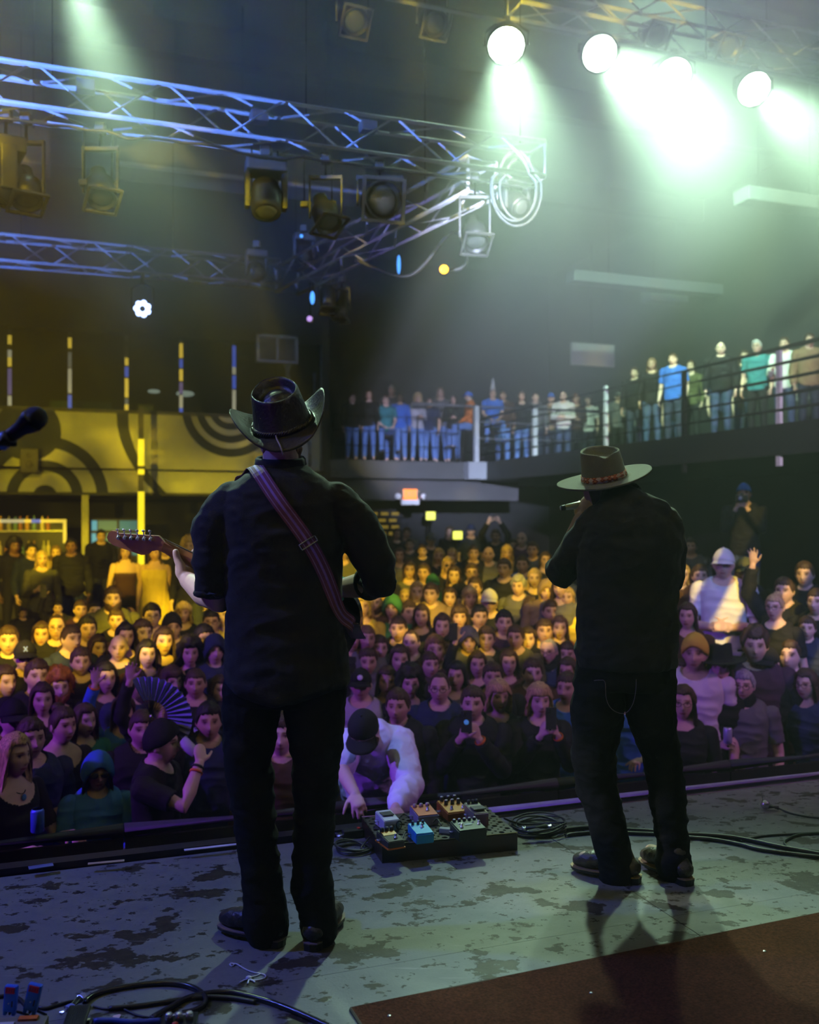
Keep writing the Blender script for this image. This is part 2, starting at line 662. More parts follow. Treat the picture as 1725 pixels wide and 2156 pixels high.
# edge trims along the stage front
mb = MB(); mb.tube([(0, 0, 0), (6.2, 0, 0)], 0.022, 8)
mb.box((3.1, 0.01, -0.03), (6.2, 0.03, 0.05))
t = mb.build('trim_1', mat('scuffed_white_trim', (0.55, 0.52, 0.55), 0.6, 0, 0.35, 6), None, W(1.75, V_EDGE + 0.01, 0.012), ROTU)
struct(t, 'scuffed pale edging strip along the right part of the stage front')
mb = MB(); mb.box((4.2, 0, 0), (8.4, 0.07, 0.035))
t = mb.build('trim_2', mat('black_gaffer', (0.015, 0.015, 0.02), 0.35), None, W(-6.7, V_EDGE - 0.015, 0.01), ROTU)
struct(t, 'black edging strip along the left part of the stage front')
pa, pb = PZ(60, 1829, 0.03), PZ(112, 1822, 0.03)
for k, (a, b_, c) in enumerate(((( 60, 1828), (112, 1820), 'shiny blue strip of tape on the black stage edging'),
                                ((185, 1819), (262, 1812), 'faint tan strip of tape stuck to the stage edging'),
                                ((388, 1790), (505, 1777), 'bright white strip of tape along the stage edge beside the boots'))):
    A, B = PZ(*a, 0.034), PZ(*b_, 0.034)
    mb = MB(); d = B - A
    nrm = Vector((-d.y, d.x, 0)).normalized()
    for s in (0, 1):
        pass
    mb.box((d.length / 2, 0, 0.0), (d.length, 0.022 if k else 0.035, 0.003))
    o = mb.build('tape_strip', [mat('blue_foil_tape', (0.35, 0.45, 0.95), 0.2, 0.6), mat('tan_tape', (0.45, 0.36, 0.22), 0.5), mat('white_tape', (0.85, 0.85, 0.8), 0.35)][k], None, A, (0, 0, math.atan2(d.y, d.x)))
    tag(o, c, 'tape')

# ---- audience floors
M_FLOOR = mat('concrete_floor', (0.06, 0.06, 0.062), 0.8, 0, 0.4, 2)
TIERS = [(V_EDGE, 7.9, -1.5), (7.9, 9.6, -1.2), (9.6, 12.2, -1.0), (12.2, 26.0, -0.75)]
for i, (a, b_, z) in enumerate(TIERS):
    o = hall_box('floor', -9.0, 14.0, a, b_, -2.2, z, M_FLOOR)
    struct(o, ['dark main floor the front rows stand on', 'first raised step of the audience floor', 'second raised step of the audience floor', 'raised rear audience floor under the balcony'][i])
RISER = (4.7, 14.0, 6.25, 12.2, -0.8)
o = hall_box('floor', RISER[0], RISER[1], RISER[2], RISER[3], -1.5, RISER[4], M_FLOOR)
struct(o, 'raised side floor on the right of the hall')
LAND = (7.4, 9.3, 9.0, 10.6, 0.1)
land = hall_box('stair_landing', LAND[0], LAND[1], LAND[2], LAND[3], RISER[4], LAND[4], M_DARKGREY)
struct(land, 'dark stair landing below the side balcony')
for k in range(4):
    hall_box('step', 0.0, 1.0, -0.28 * (k + 1), -0.28 * k, -0.9 + 0.9, 0.9 - 0.18 * (k + 1), M_DARKGREY, land)


def floor_z(u, v):
    if LAND[0] <= u <= LAND[1] and LAND[2] <= v <= LAND[3]:
        return LAND[4]
    if u > RISER[0] and RISER[2] < v < RISER[3]:
        return RISER[4]
    for a, b_, z in TIERS:
        if v < b_:
            return z
    return TIERS[-1][2]


# ---- shell
Z_CEIL = 8.8
struct(hall_box('wall_left', -9.2, -9.0, -4.7, 26.2, -2.2, Z_CEIL, M_WALL), 'black side wall')
struct(hall_box('wall_right', 14.0, 14.2, -4.7, 26.2, -2.2, Z_CEIL, M_WALL), 'black side wall')
struct(hall_box('wall_back', -9.0, 14.0, 26.0, 26.2, -2.2, Z_CEIL, M_WALL), 'dark rear wall of the hall')
struct(hall_box('wall_upstage', -9.0, 14.0, -4.7, -4.5, -2.2, Z_CEIL, M_WALL), 'black wall behind the stage')
struct(hall_box('ceiling', -9.2, 14.2, -4.7, 26.2, Z_CEIL, Z_CEIL + 0.2, M_WALL), 'black ceiling')
for k, v in enumerate((10.5, 14.5, 18.5)):
    struct(hall_box('trim_%d' % (3 + k), -9, 14, v, v + 0.25, Z_CEIL - 0.5, Z_CEIL, M_WALL), 'black steel ceiling beam')

# ---- left balcony: mural parapet, glass front, posts
VB = 21.3


def mural_material(ox, oz, s):
    m, nt, b = nmat('mural_paint')
    N, L = nt.nodes, nt.links
    b.inputs['Roughness'].default_value = 0.75
    tc = N.new('ShaderNodeTexCoord')
    sep = N.new('ShaderNodeSeparateXYZ')
    L.new(tc.outputs['Object'], sep.inputs[0])

    def math_(op, a, b_=None, c=None):
        n = N.new('ShaderNodeMath'); n.operation = op
        for k, x in enumerate((a, b_, c)):
            if x is None: continue
            if isinstance(x, (int, float)): n.inputs[k].default_value = x
            else: L.new(x, n.inputs[k])
        return n.outputs[0]

    def dist(px, py):
        dx = math_('SUBTRACT', sep.outputs['X'], px)
        dz = math_('SUBTRACT', sep.outputs['Z'], py)
        return math_('SQRT', math_('ADD', math_('MULTIPLY', dx, dx), math_('MULTIPLY', dz, dz)))

    def band(d, a, b_):
        return math_('MULTIPLY', math_('GREATER_THAN', d, a), math_('LESS_THAN', d, b_))

    def any_(*xs):
        r = xs[0]
        for x in xs[1:]:
            r = math_('MAXIMUM', r, x)
        return r
    d1 = dist(*s(485, 862))
    d2 = dist(*s(95, 1045))
    d3 = dist(*s(60, 905))
    k = s(100, 0)[0] - s(0, 0)[0]
    px = k / 100.0
    r1 = any_(band(d1, 96 * px, 116 * px), band(d1, 64 * px, 82 * px), band(d1, 34 * px, 50 * px), math_('LESS_THAN', d1, 16 * px))
    r2 = any_(band(d2, 112 * px, 138 * px), band(d2, 58 * px, 82 * px), math_('LESS_THAN', d2, 26 * px))
    r2 = math_('MULTIPLY', r2, math_('GREATER_THAN', d1, 112 * px))
    # slanted sweep of dark paint
    xx = math_('SUBTRACT', sep.outputs['X'], s(246, 0)[0])
    zz = math_('SUBTRACT', s(0, 868)[1], sep.outputs['Z'])
    curve = math_('MULTIPLY', math_('MULTIPLY', zz, zz), 0.30)
    sw = math_('SUBTRACT', xx, curve)
    r3 = band(sw, 0.0, 26 * px)
    left = math_('MULTIPLY', math_('LESS_THAN', sep.outputs['X'], s(150, 0)[0]), math_('LESS_THAN', d3, 70 * px))
    dark = any_(r1, r2, r3, left)
    nz = N.new('ShaderNodeTexNoise'); nz.inputs['Scale'].default_value = 2.5; nz.inputs['Detail'].default_value = 4
    L.new(tc.outputs['Object'], nz.inputs['Vector'])
    mx0 = N.new('ShaderNodeMix'); mx0.data_type = 'RGBA'
    mx0.inputs[6].default_value = (0.42, 0.44, 0.36, 1); mx0.inputs[7].default_value = (0.62, 0.62, 0.5, 1)
    L.new(nz.outputs['Fac'], mx0.inputs[0])
    mx = N.new('ShaderNodeMix'); mx.data_type = 'RGBA'
    L.new(dark, mx.inputs[0]); L.new(mx0.outputs[2], mx.inputs[6]); mx.inputs[7].default_value = (0.03, 0.035, 0.05, 1)
    L.new(mx.outputs[2], b.inputs['Base Color'])
    return m


def uv_of(p):
    return UV(p.x, p.y)


A = PV(-60, VB, py=1037); B = PV(676, VB, py=1037)
uA, uB = uv_of(A)[0], uv_of(B)[0]
zm0, zm1 = PV(250, VB, py=1037).z, PV(250, VB, py=869).z


def mural_xy(px, py):
    q = PV(px, VB, py=py)
    return (uv_of(q)[0] - uA, q.z - zm0)


mural = hall_box('wall_mural', uA, uB, VB, VB + 0.25, zm0, zm1, mural_material(uA, zm0, mural_xy))
struct(mural, 'balcony parapet painted with a mural of dark rings and sweeps')
o = hall_box('wall_balcony', uA, uB, VB + 0.25, 26.0, zm0 - 0.05, zm0 + 0.3, M_DARKGREY)
struct(o, 'slab of the left balcony behind the mural')
z_w1 = PV(250, VB, py=700).z
o = hall_box('wall_balcony_top', uA, uB, VB, VB + 0.4, z_w1, Z_CEIL, M_WALL)
struct(o, 'black wall above the left balcony windows')
struct(hall_box('wall_balcony_side', uB, uB + 0.2, VB, 26.0, zm0, Z_CEIL, M_WALL), 'dark partition at the end of the left balcony')
struct(hall_box('trim_6', uA, uB, VB - 0.04, VB + 0.06, zm1 - 0.01, zm1 + 0.06, M_DARKGREY), 'dark sill on top of the mural parapet')
# dark pipe across the mural
zp = PV(250, VB - 0.5, py=988).z
mb = MB(); mb.tube([(0, 0, 0), (uB - uA, 0, 0)], 0.035, 8)
for k in range(5):
    mb.tube([(1.2 + k * 1.6, 0, 0), (1.2 + k * 1.6, 0.45, 0.05)], 0.012, 6)
o = mb.build('pipe', M_BLACKMETAL, None, W(uA, VB - 0.45, zp), ROTU)
tag(o, 'black horizontal pipe running across the front of the mural', 'pipe')
# small dark speaker hung on the mural
q0, q1 = PV(42, VB - 0.3, py=997), PV(82, VB - 0.3, py=945)
sp = thing('wall_speaker', 'small black loudspeaker hanging in front of the mural', 'speaker', W(uv_of(q0)[0], VB - 0.5, q0.z), ROTU)
wd = uv_of(q1)[0] - uv_of(q0)[0]; hh = q1.z - q0.z
MB().box((wd / 2, 0.12, hh / 2), (wd, 0.24, hh), None, 0.02).build('cabinet', M_BLACK, sp)
mb = MB()
for zz, rr in ((0.36, 0.08), (0.7, 0.05)):
    MB().lathe([(rr * hh * 1.6, 0), (rr * hh * 1.2, 0.012)], 16, Matrix.Translation((wd / 2, -0.001, hh * zz)) @ Matrix.Rotation(PI / 2, 4, 'X')).build('cone', M_DARKGREY, sp)
MB().box((wd / 2, 0.37, hh * 0.6), (0.05, 0.26, 0.05)).build('bracket', M_BLACKMETAL, sp)

# window posts; coloured light falling on them is painted as glowing strips
POSTS = [(20, 705), (147, 710), (267, 716), (382, 722), (494, 727)]
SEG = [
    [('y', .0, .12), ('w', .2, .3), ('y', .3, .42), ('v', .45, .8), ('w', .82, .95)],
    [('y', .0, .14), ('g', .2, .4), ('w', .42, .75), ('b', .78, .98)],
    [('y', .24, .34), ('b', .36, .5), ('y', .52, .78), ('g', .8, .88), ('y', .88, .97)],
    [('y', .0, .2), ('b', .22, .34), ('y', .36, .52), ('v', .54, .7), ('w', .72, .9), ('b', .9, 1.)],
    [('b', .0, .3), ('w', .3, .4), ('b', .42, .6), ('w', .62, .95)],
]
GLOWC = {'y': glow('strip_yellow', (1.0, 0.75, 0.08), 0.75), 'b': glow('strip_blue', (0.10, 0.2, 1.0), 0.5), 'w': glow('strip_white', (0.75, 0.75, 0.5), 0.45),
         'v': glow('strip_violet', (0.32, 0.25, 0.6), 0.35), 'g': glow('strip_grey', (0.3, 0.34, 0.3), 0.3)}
M_WGLASS = mat_glass()
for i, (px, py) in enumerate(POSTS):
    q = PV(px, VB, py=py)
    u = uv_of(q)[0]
    post = thing('window_post', 'slim window post with painted patches of coloured light, %s from the left above the mural' % ['first', 'second', 'third', 'fourth', 'fifth'][i], 'post', W(u, VB + 0.1, zm1), ROTU, 'balcony window posts')
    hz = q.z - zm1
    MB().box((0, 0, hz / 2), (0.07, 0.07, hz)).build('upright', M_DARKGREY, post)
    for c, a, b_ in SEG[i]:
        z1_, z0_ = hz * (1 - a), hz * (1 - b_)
        MB().box((0, -0.045, (z0_ + z1_) / 2), (0.075, 0.02, z1_ - z0_)).build('glow_strip', GLOWC[c], post)
us = [uA] + [uv_of(PV(px, VB, py=800))[0] for px, _ in POSTS] + [uB]
for i in range(len(us) - 1):
    w = us[i + 1] - us[i]
    mb = MB(); mb.box((w / 2, 0, (z_w1 - zm1) / 2), (w - 0.08, 0.02, z_w1 - zm1))
    o = mb.build('window_%d' % (i + 1), M_WGLASS, None, W(us[i], VB + 0.14, zm1), ROTU)
    struct(o, 'dark glass pane of the balcony front, %s from the left' % ['first', 'second', 'third', 'fourth', 'fifth', 'sixth'][i])
# room behind the glass: pendant lamps, tables
for (px, py, wpx, lab) in ((390, 829, 38, 'oval white pendant lamp glowing behind the balcony glass'), (324, 824, 26, 'small dim pendant lamp behind the balcony glass')):
    q = PV(px, VB + 2.0, py=py)
    d = q.y
    r = wpx / 2 / F * d
    t = thing('pendant_lamp', lab, 'lamp', q, (0, 0, 0), 'pendant lamps behind the glass')
    MB().ball((0, 0, 0), (r, r, r * 0.32), 16, 8).build('shade', glow('pendant_glow', (0.9, 1.0, 0.75), 0.85), t)
    MB().tube([(0, 0, r * 0.3), (0, 0, 1.0)], 0.008, 6).build('cord', M_BLACK, t)
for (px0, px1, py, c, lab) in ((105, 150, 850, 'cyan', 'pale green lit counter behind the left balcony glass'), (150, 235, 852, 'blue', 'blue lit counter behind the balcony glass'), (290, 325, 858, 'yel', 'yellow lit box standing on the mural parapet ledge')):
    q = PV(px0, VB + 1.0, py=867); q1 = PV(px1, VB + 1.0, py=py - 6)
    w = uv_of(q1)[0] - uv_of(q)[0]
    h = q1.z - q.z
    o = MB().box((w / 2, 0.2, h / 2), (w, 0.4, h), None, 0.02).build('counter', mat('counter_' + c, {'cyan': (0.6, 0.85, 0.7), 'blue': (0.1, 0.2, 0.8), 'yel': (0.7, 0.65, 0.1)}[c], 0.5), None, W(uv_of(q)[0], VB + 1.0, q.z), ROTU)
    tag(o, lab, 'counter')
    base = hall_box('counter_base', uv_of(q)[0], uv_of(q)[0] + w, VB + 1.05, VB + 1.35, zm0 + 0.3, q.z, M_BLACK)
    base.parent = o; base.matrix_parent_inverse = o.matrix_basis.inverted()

# ---- post in front of the mural, its yellow light painted on as glow
q = PV(297, VB - 1.2, py=1117)
zt = PV(297, VB - 1.2, py=925).z
colm = thing('yellow_lit_post', 'tall slim post with yellow light painted on, in front of the mural', 'column', Vector((q.x, q.y, -0.75)), ROTU)
MB().box((0, 0.02, (zm1 + 0.75) / 2), (0.10, 0.08, zm1 + 0.75)).build('post', M_DARKGREY, colm)
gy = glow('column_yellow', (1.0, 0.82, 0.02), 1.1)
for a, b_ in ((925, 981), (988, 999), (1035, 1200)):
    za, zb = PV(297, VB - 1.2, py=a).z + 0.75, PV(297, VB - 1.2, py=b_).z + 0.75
    MB().box((0, -0.035, (za + zb) / 2), (0.125, 0.03, za - zb), None, 0.01).build('light_patch', gy, colm)

# ---- bar under the left balcony
VBAR = 22.0
q0 = PV(-40, VBAR, py=1118)
bar = thing('back_bar', 'back bar shelf framed with yellow and blue light strips under the left balcony', 'bar', W(uv_of(q0)[0], VBAR, -0.75), ROTU)
wbar = uv_of(PV(140, VBAR, py=1100))[0] - uv_of(q0)[0]
zt = PV(70, VBAR, py=1097).z + 0.75
MB().box((wbar / 2, 0.3, zt / 2), (wbar, 0.4, zt)).build('cabinet', M_BLACK, bar)
x0 = 0
for c, a, b_ in (('y', .0, .22), ('w', .22, .5), ('y', .5, .58), ('b', .58, .69), ('y', .69, 1.0)):
    MB().box((wbar * (a + b_) / 2, 0.06, zt), (wbar * (b_ - a), 0.06, 0.07)).build('glow_strip', GLOWC[c], bar)
MB().box((wbar - 0.035, 0.06, zt - 0.25), (0.07, 0.06, 0.46)).build('glow_strip', GLOWC['y'], bar)
for zs in (0.35, 0.6, 0.85):
    MB().box((wbar / 2, 0.08, zt * zs + 0.1), (wbar - 0.1, 0.12, 0.03)).build('shelf', M_STEEL, bar)
bcols = [(0.7, 0.4, 0.05), (0.5, 0.5, 0.2), (0.2, 0.4, 0.3), (0.8, 0.7, 0.3), (0.5, 0.2, 0.05)]
bot_me = []
for k, c in enumerate(bcols):
    mb = MB(); mb.lathe([(0.04, 0), (0.042, 0.02), (0.042, 0.17), (0.016, 0.22), (0.014, 0.29), (0.016, 0.3)], 10)
    bot_me.append(mb.mesh('bottle', mat('bottle_glass_%d' % k, c, 0.15, 0, 0.1)))
for k in range(16):
    zsh = (0.85, 0.6)[k % 2]
    uu = uv_of(q0)[0] + 0.35 + (k // 2) * (wbar - 0.6) / 8 + random.uniform(0, 0.08)
    o = link('bottle', bot_me[(k * 3 + k // 5) % 5], None, W(uu, VBAR + 0.075, -0.75 + zt * zsh + 0.116), (0, 0, 0))
    tag(o, '%s bottle on the %s shelf of the back bar, %s from the left' % (['amber', 'olive', 'green', 'pale yellow', 'brown'][(k * 3 + k // 5) % 5], ['upper', 'middle'][k % 2], ['first', 'second', 'third', 'fourth', 'fifth', 'sixth', 'seventh', 'eighth'][k // 2]), 'bottle', 'bottles on the back bar')
q = PV(172, VBAR - 0.4, py=1090)
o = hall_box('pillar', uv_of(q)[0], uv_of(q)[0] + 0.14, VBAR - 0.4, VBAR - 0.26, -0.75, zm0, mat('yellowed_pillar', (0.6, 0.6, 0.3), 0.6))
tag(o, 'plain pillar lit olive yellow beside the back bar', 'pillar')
q0, q1 = PV(190, VBAR, py=1140), PV(292, VBAR, py=1092)
scr = thing('drinks_cooler', 'glass drinks cooler glowing cyan behind the yellow column', 'cooler', W(uv_of(q0)[0], VBAR, -0.75), ROTU)
ws = uv_of(q1)[0] - uv_of(q0)[0]; hs = q1.z + 0.75
MB().box((ws / 2, 0.35, hs / 2), (ws, 0.6, hs)).build('cabinet', M_BLACK, scr)
for k, (a, b_, st) in enumerate(((0.03, 0.14, 0.5), (0.16, 0.55, 0.10), (0.6, 0.97, 0.14))):
    for j in range(3):
        MB().box((ws * (a + b_) / 2, 0.04, hs * (0.93 - 0.13 * j)), (ws * (b_ - a), 0.02, hs * 0.10)).build('lit_pane', glow('cooler_%d' % k, (0.12, 0.6, 0.85) if k != 1 else (0.3, 0.7, 0.6), st), scr)

# ---- vent grille on the partition and blue lit pipes
q0, q1 = PV(540, VB - 0.3, py=762), PV(627, VB - 0.3, py=709)
vent = thing('vent_grille', 'wide metal vent grille in two halves above the left balcony', 'vent', W(uv_of(q0)[0], VB - 0.3, q0.z), ROTU)
w = uv_of(q1)[0] - uv_of(q0)[0]; h = q1.z - q0.z
mb = MB()
for (cx, cz, sx, sz) in ((w / 2, 0.03, w, 0.06), (w / 2, h - 0.03, w, 0.06), (0.03, h / 2, 0.06, h), (w - 0.03, h / 2, 0.06, h), (w / 2, h / 2, 0.05, h)):
    mb.box((cx, 0, cz), (sx, 0.08, sz))
mb.build('frame', M_STEEL, vent)
sl = MB().box((0, 0, 0), (w - 0.1, 0.05, 0.018), Matrix.Rotation(0.6, 3, 'X')).mesh('slat', M_STEEL)
for k in range(9):
    link('slat', sl, vent, (w / 2, 0.03, 0.08 + k * (h - 0.16) / 8))
MB().box((w / 2, 0.14, h / 2), (w, 0.1, h)).build('backing', M_DARKGREY, vent)
for (px, y0, y1, r, lab) in ((676, 725, 990, 0.035, 'tall pale blue pipe standing at the end of the mural balcony'), (605, 768, 800, 0.10, 'short blue lit duct right below the vent grille'), (662, 785, 860, 0.045, 'thin blue pipe beside the tall pale blue pipe'), (652, 928, 982, 0.05, 'short blue lit tube behind the cowboy hat brim')):
    q0, q1 = PV(px, VB - 0.35, py=y1), PV(px, VB - 0.35, py=y0)
    mb = MB(); L_ = q1.z - q0.z
    mb.tube([(0, 0, 0), (0, 0, L_)], r, 10)
    for zz in (0.12, 0.88):
        mb.tube([(0, 0, L_ * zz), (0, 0.36, L_ * zz)], 0.015, 6)
    o = mb.build('pipe', mat('blue_grey_pipe', (0.45, 0.55, 0.75), 0.45, 0.2), None, q0)
    tag(o, lab, 'pipe')

# ---- centre balcony
ZB = PV(1000, VB, py=974).z
zs = PV(1000, VB, py=1010).z
u_side = 9.6
M_SLAB = mat('balcony_fascia', (0.30, 0.32, 0.36), 0.6, 0, 0.15, 2)
o = hall_box('floor', uB + 0.2, 14.0, VB, 26.0, zs + 0.02, ZB, M_DARKGREY)
struct(o, 'slab of the centre balcony')
uF0, uF1 = uv_of(PV(975, VB, py=990))[0], uv_of(PV(1182, VB, py=990))[0]
o = hall_box('trim_7', uF0, uF1, VB - 0.35, VB, zs, ZB, M_SLAB)
struct(o, 'pale fascia of the jutting centre balcony platform')
o = hall_box('trim_8', uB + 0.2, uF0, VB - 0.06, VB, zs, ZB, M_DARKGREY)
struct(o, 'dark fascia of the centre balcony')
zso = PV(867, VB + 0.5, py=1053).z
o = hall_box('trim_9', uB - 0.5, uF1 - 1.0, VB + 0.4, VB + 0.7, zso, zs + 0.02, M_DARKGREY)
struct(o, 'grey soffit beam under the centre balcony')

rail = thing('balcony_railing', 'steel railing of the jutting centre balcony platform', 'railing', W(uF0, VB - 0.3, ZB), ROTU)
zr = PV(1060, VB - 0.3, py=858).z - ZB
ur0 = uv_of(PV(868, VB - 0.3, py=860))[0] - uF0
ur1 = uv_of(PV(1272, VB - 0.3, py=860))[0] - uF0
M_RAIL = mat('pale_rail', (0.6, 0.63, 0.68), 0.4, 0.3)
MB().tube([(ur0, 0, zr), (ur1, 0, zr)], 0.045, 8).build('top_rail', M_RAIL, rail)
for k, (a, b_) in enumerate(((0.72, 1), (0.42, 1))):
    MB().tube([(uv_of(PV(1000, VB - 0.3, py=860))[0] - uF0, 0, zr * a), (ur1, 0, zr * a)], 0.02, 6).build('rail', M_RAIL, rail)
for px in (1003, 1126):
    uu = uv_of(PV(px, VB - 0.3, py=860))[0] - uF0
    MB().box((uu, 0, zr / 2), (0.11, 0.11, zr)).build('post', M_RAIL, rail)
rail2 = thing('balcony_railing', 'dark thin railing along the dim left part of the centre balcony', 'railing', W(uB + 0.3, VB + 0.05, ZB), ROTU)
wr = uF0 - uB - 0.4
for k in range(3):
    MB().tube([(0, 0, 0.35 * (k + 1)), (wr, 0, 0.35 * (k + 1))], 0.014, 6).build('rail', M_BLACKMETAL, rail2)
for k in range(4):
    MB().tube([(wr * k / 3, 0, 0), (wr * k / 3, 0, 1.1)], 0.018, 6).build('post', M_BLACKMETAL, rail2)

# ---- right side balcony
o = hall_box('floor', u_side, 14.0, 9.8, VB, ZB - 0.45, ZB, M_BLACK)
struct(o, 'slab of the right side balcony')
rail3 = thing('balcony_railing', 'long black multi-bar railing of the right side balcony', 'railing', W(u_side + 0.05, 9.8, ZB), (0, 0, ANG + PI / 2))
Lr = VB - 9.8
for k in range(5):
    MB().tube([(0, 0, 0.22 * (k + 1) - 0.02), (Lr, 0, 0.22 * (k + 1) - 0.02)], 0.028 if k < 4 else 0.036, 6).build('rail', M_BLACKMETAL, rail3)
for px, hpost in ((1640, 1.1), (1275, 1.15), (1440, 1.08)):
    # column px on plane u = u_side
    kx = (px - CX) / F
    d = (u_side + 0.05) / (kx * UX + UY)
    vv = -kx * d * UY + d * UX
    MB().box((vv - 9.8, -0.01, hpost / 2 - 0.3), (0.085, 0.05, hpost + 0.6)).build('post', M_RAIL if px != 1440 else M_BLACKMETAL, rail3)
for (x0, y0, x1, y1, v, lab) in ((1205, 727, 1307, 768, 22.3, 'pale blue wall panel high behind the balcony crowd'), (1320, 738, 1350, 768, 22.3, 'small pale square panel beside the pale blue wall panel'), (1655, 632, 1682, 660, 20.0, 'small white box hanging high on the right')):
    q0, q1 = PV(x0, v, py=y1), PV(x1, v, py=y0)
    w = uv_of(q1)[0] - uv_of(q0)[0]; h = q1.z - q0.z
    t = thing('wall_panel', lab, 'panel', W(uv_of(q0)[0], v, q0.z), ROTU)
    MB().box((w / 2, 0.06, h / 2), (w, 0.12, h), None, 0.02).build('board', M_PALE, t)
    MB().box((w / 2, 0.2, h * 0.7), (0.06, 0.2, h * 0.2)).build('bracket', M_BLACKMETAL, t)
    MB().tube([(w / 2, 0.28, h * 0.7), (w / 2, 0.28, Z_CEIL - q0.z)], 0.03, 6).build('drop_pipe', M_BLACKMETAL, t)
for (x0, y0, x1, y1, v, lab) in ((1200, 570, 1585, 602, 18.0, 'long pale duct faint in the green haze'), (1560, 395, 1740, 425, 13.0, 'pale duct end high on the right in the haze'), (1360, 612, 1440, 628, 19.0, 'short pale duct piece faint in the haze')):
    q0, q1 = PV(x0, v, py=y0), PV(x1, v, py=y1)
    L_ = uv_of(q1)[0] - uv_of(q0)[0]
    t = thing('duct', lab, 'duct', W(uv_of(q0)[0], v, q0.z - 0.25), ROTU)
    MB().box((L_ / 2, 0, 0.12), (L_, 0.4, 0.24), None, 0.03).build('casing', mat('galvanised_duct', (0.16, 0.17, 0.19), 0.5, 0.2), t)
    for k in range(2):
        MB().tube([(L_ * (0.2 + 0.6 * k), 0, 0.24), (L_ * (0.2 + 0.6 * k), 0, Z_CEIL - q0.z + 0.25)], 0.012, 6).build('hanger', M_BLACKMETAL, t)
# soffit duct behind the near truss on the left
q0, q1 = PV(244, 13.5, py=356), PV(770, 13.5, py=385)
L_ = uv_of(q1)[0] - uv_of(q0)[0]
zd = PV(400, 13.5, py=366).z
t = thing('duct', 'long pale blue duct behind the near truss on the left', 'duct', W(uv_of(q0)[0], 13.5, zd), ROTU)
MB().box((L_ / 2, 0.3, 0.24), (L_, 0.6, 0.48), None, 0.03).build('casing', MATS['galvanised_duct'], t)
MB().box((L_ / 2, -0.02, 0.02), (L_, 0.06, 0.05)).build('lower_edge', M_PALE, t)
for k in range(3):
    MB().tube([(L_ * (0.15 + 0.35 * k), 0.3, 0.48), (L_ * (0.15 + 0.35 * k), 0.3, Z_CEIL - zd)], 0.015, 6).build('hanger', M_BLACKMETAL, t)
q0, q1 = PV(-40, 12.8, py=330), PV(105, 12.8, py=330)
L_ = uv_of(q1)[0] - uv_of(q0)[0]
t = thing('duct', 'short tan topped duct at the far left behind the near truss', 'duct', W(uv_of(q0)[0], 12.8, q0.z), ROTU)
MB().box((L_ / 2, 0.3, 0.22), (L_, 0.6, 0.44), None, 0.03).build('casing', mat('tan_duct', (0.45, 0.38, 0.3), 0.6), t)
for k in range(2):
    MB().tube([(L_ * (0.25 + 0.5 * k), 0.3, 0.44), (L_ * (0.25 + 0.5 * k), 0.3, Z_CEIL - q0.z)], 0.015, 6).build('hanger', M_BLACKMETAL, t)

# ---- exit sign and lit boxes under the centre balcony
q0, q1 = PV(851, VB + 0.3, py=1052), PV(879, VB + 0.3, py=1030)
w = uv_of(q1)[0] - uv_of(q0)[0]; h = q1.z - q0.z
ex = thing('exit_sign', 'glowing orange EXIT sign with two emergency lamp heads under the balcony', 'sign', W(uv_of(q0)[0], VB + 0.3, q0.z), ROTU)
MB().box((w / 2, 0.04, h / 2), (w, 0.08, h), None, 0.01).build('light_box', glow('exit_orange', (1.0, 0.24, 0.03), 2.2), ex)
MB().box((w / 2, 0.05, -0.06), (w * 1.35, 0.1, 0.13), None, 0.02).build('battery_case', M_PALE, ex)
cu = bpy.data.curves.new('lettering', 'FONT')
cu.body = 'EXIT'; cu.size = h * 0.85; cu.align_x = 'CENTER'; cu.align_y = 'CENTER'; cu.extrude = 0.004; cu.space_character = 1.0
cu.materials.append(mat('exit_letter', (0.75, 0.5, 0.25), 0.5))
text_part(cu, 'lettering', ex, (w / 2, -0.006, h / 2), (PI / 2, 0, 0))
for sgn in (-1, 1):
    mb = MB(); mb.lathe([(0.03, 0), (0.075, 0.06), (0.075, 0.09)], 12, Matrix.Translation((w / 2 + sgn * w * 0.86, 0.04, 0.08)) @ Matrix.Rotation(PI / 2, 4, 'X') @ Matrix.Rotation(sgn * 0.5, 4, 'Y'))
    mb.tube([(w / 2 + sgn * w * 0.6, 0.05, 0.0), (w / 2 + sgn * w * 0.86, 0.05, 0.08)], 0.02, 6)
    mb.build('emergency_lamp', M_PALE, ex)
for (px, py, lab) in ((908, 1086, 'square yellow lamp glowing on the rear wall under the exit sign'), (965, 1127, 'square yellow lamp glowing just above the rear crowd')):
    v = 24.0 if px == 908 else 19.5
    q = PV(px, v, py=py)
    r = 9.5 / F * q.y
    t = thing('wall_lamp', lab, 'lamp', q, ROTU, 'square yellow lamps')
    MB().box((0, 0.03, 0), (r * 2, 0.1, r * 1.8), None, 0.02).build('diffuser', glow('square_lamp', (0.95, 1.0, 0.15), 1.5), t)
    MB().box((0, 0.1, 0), (r * 2.3, 0.06, r * 2.1)).build('housing', M_BLACKMETAL, t)
    MB().tube([(0, 0.12, -r), (0, 0.12, -0.75 - q.z)], 0.03, 6).build('stand', M_BLACKMETAL, t)
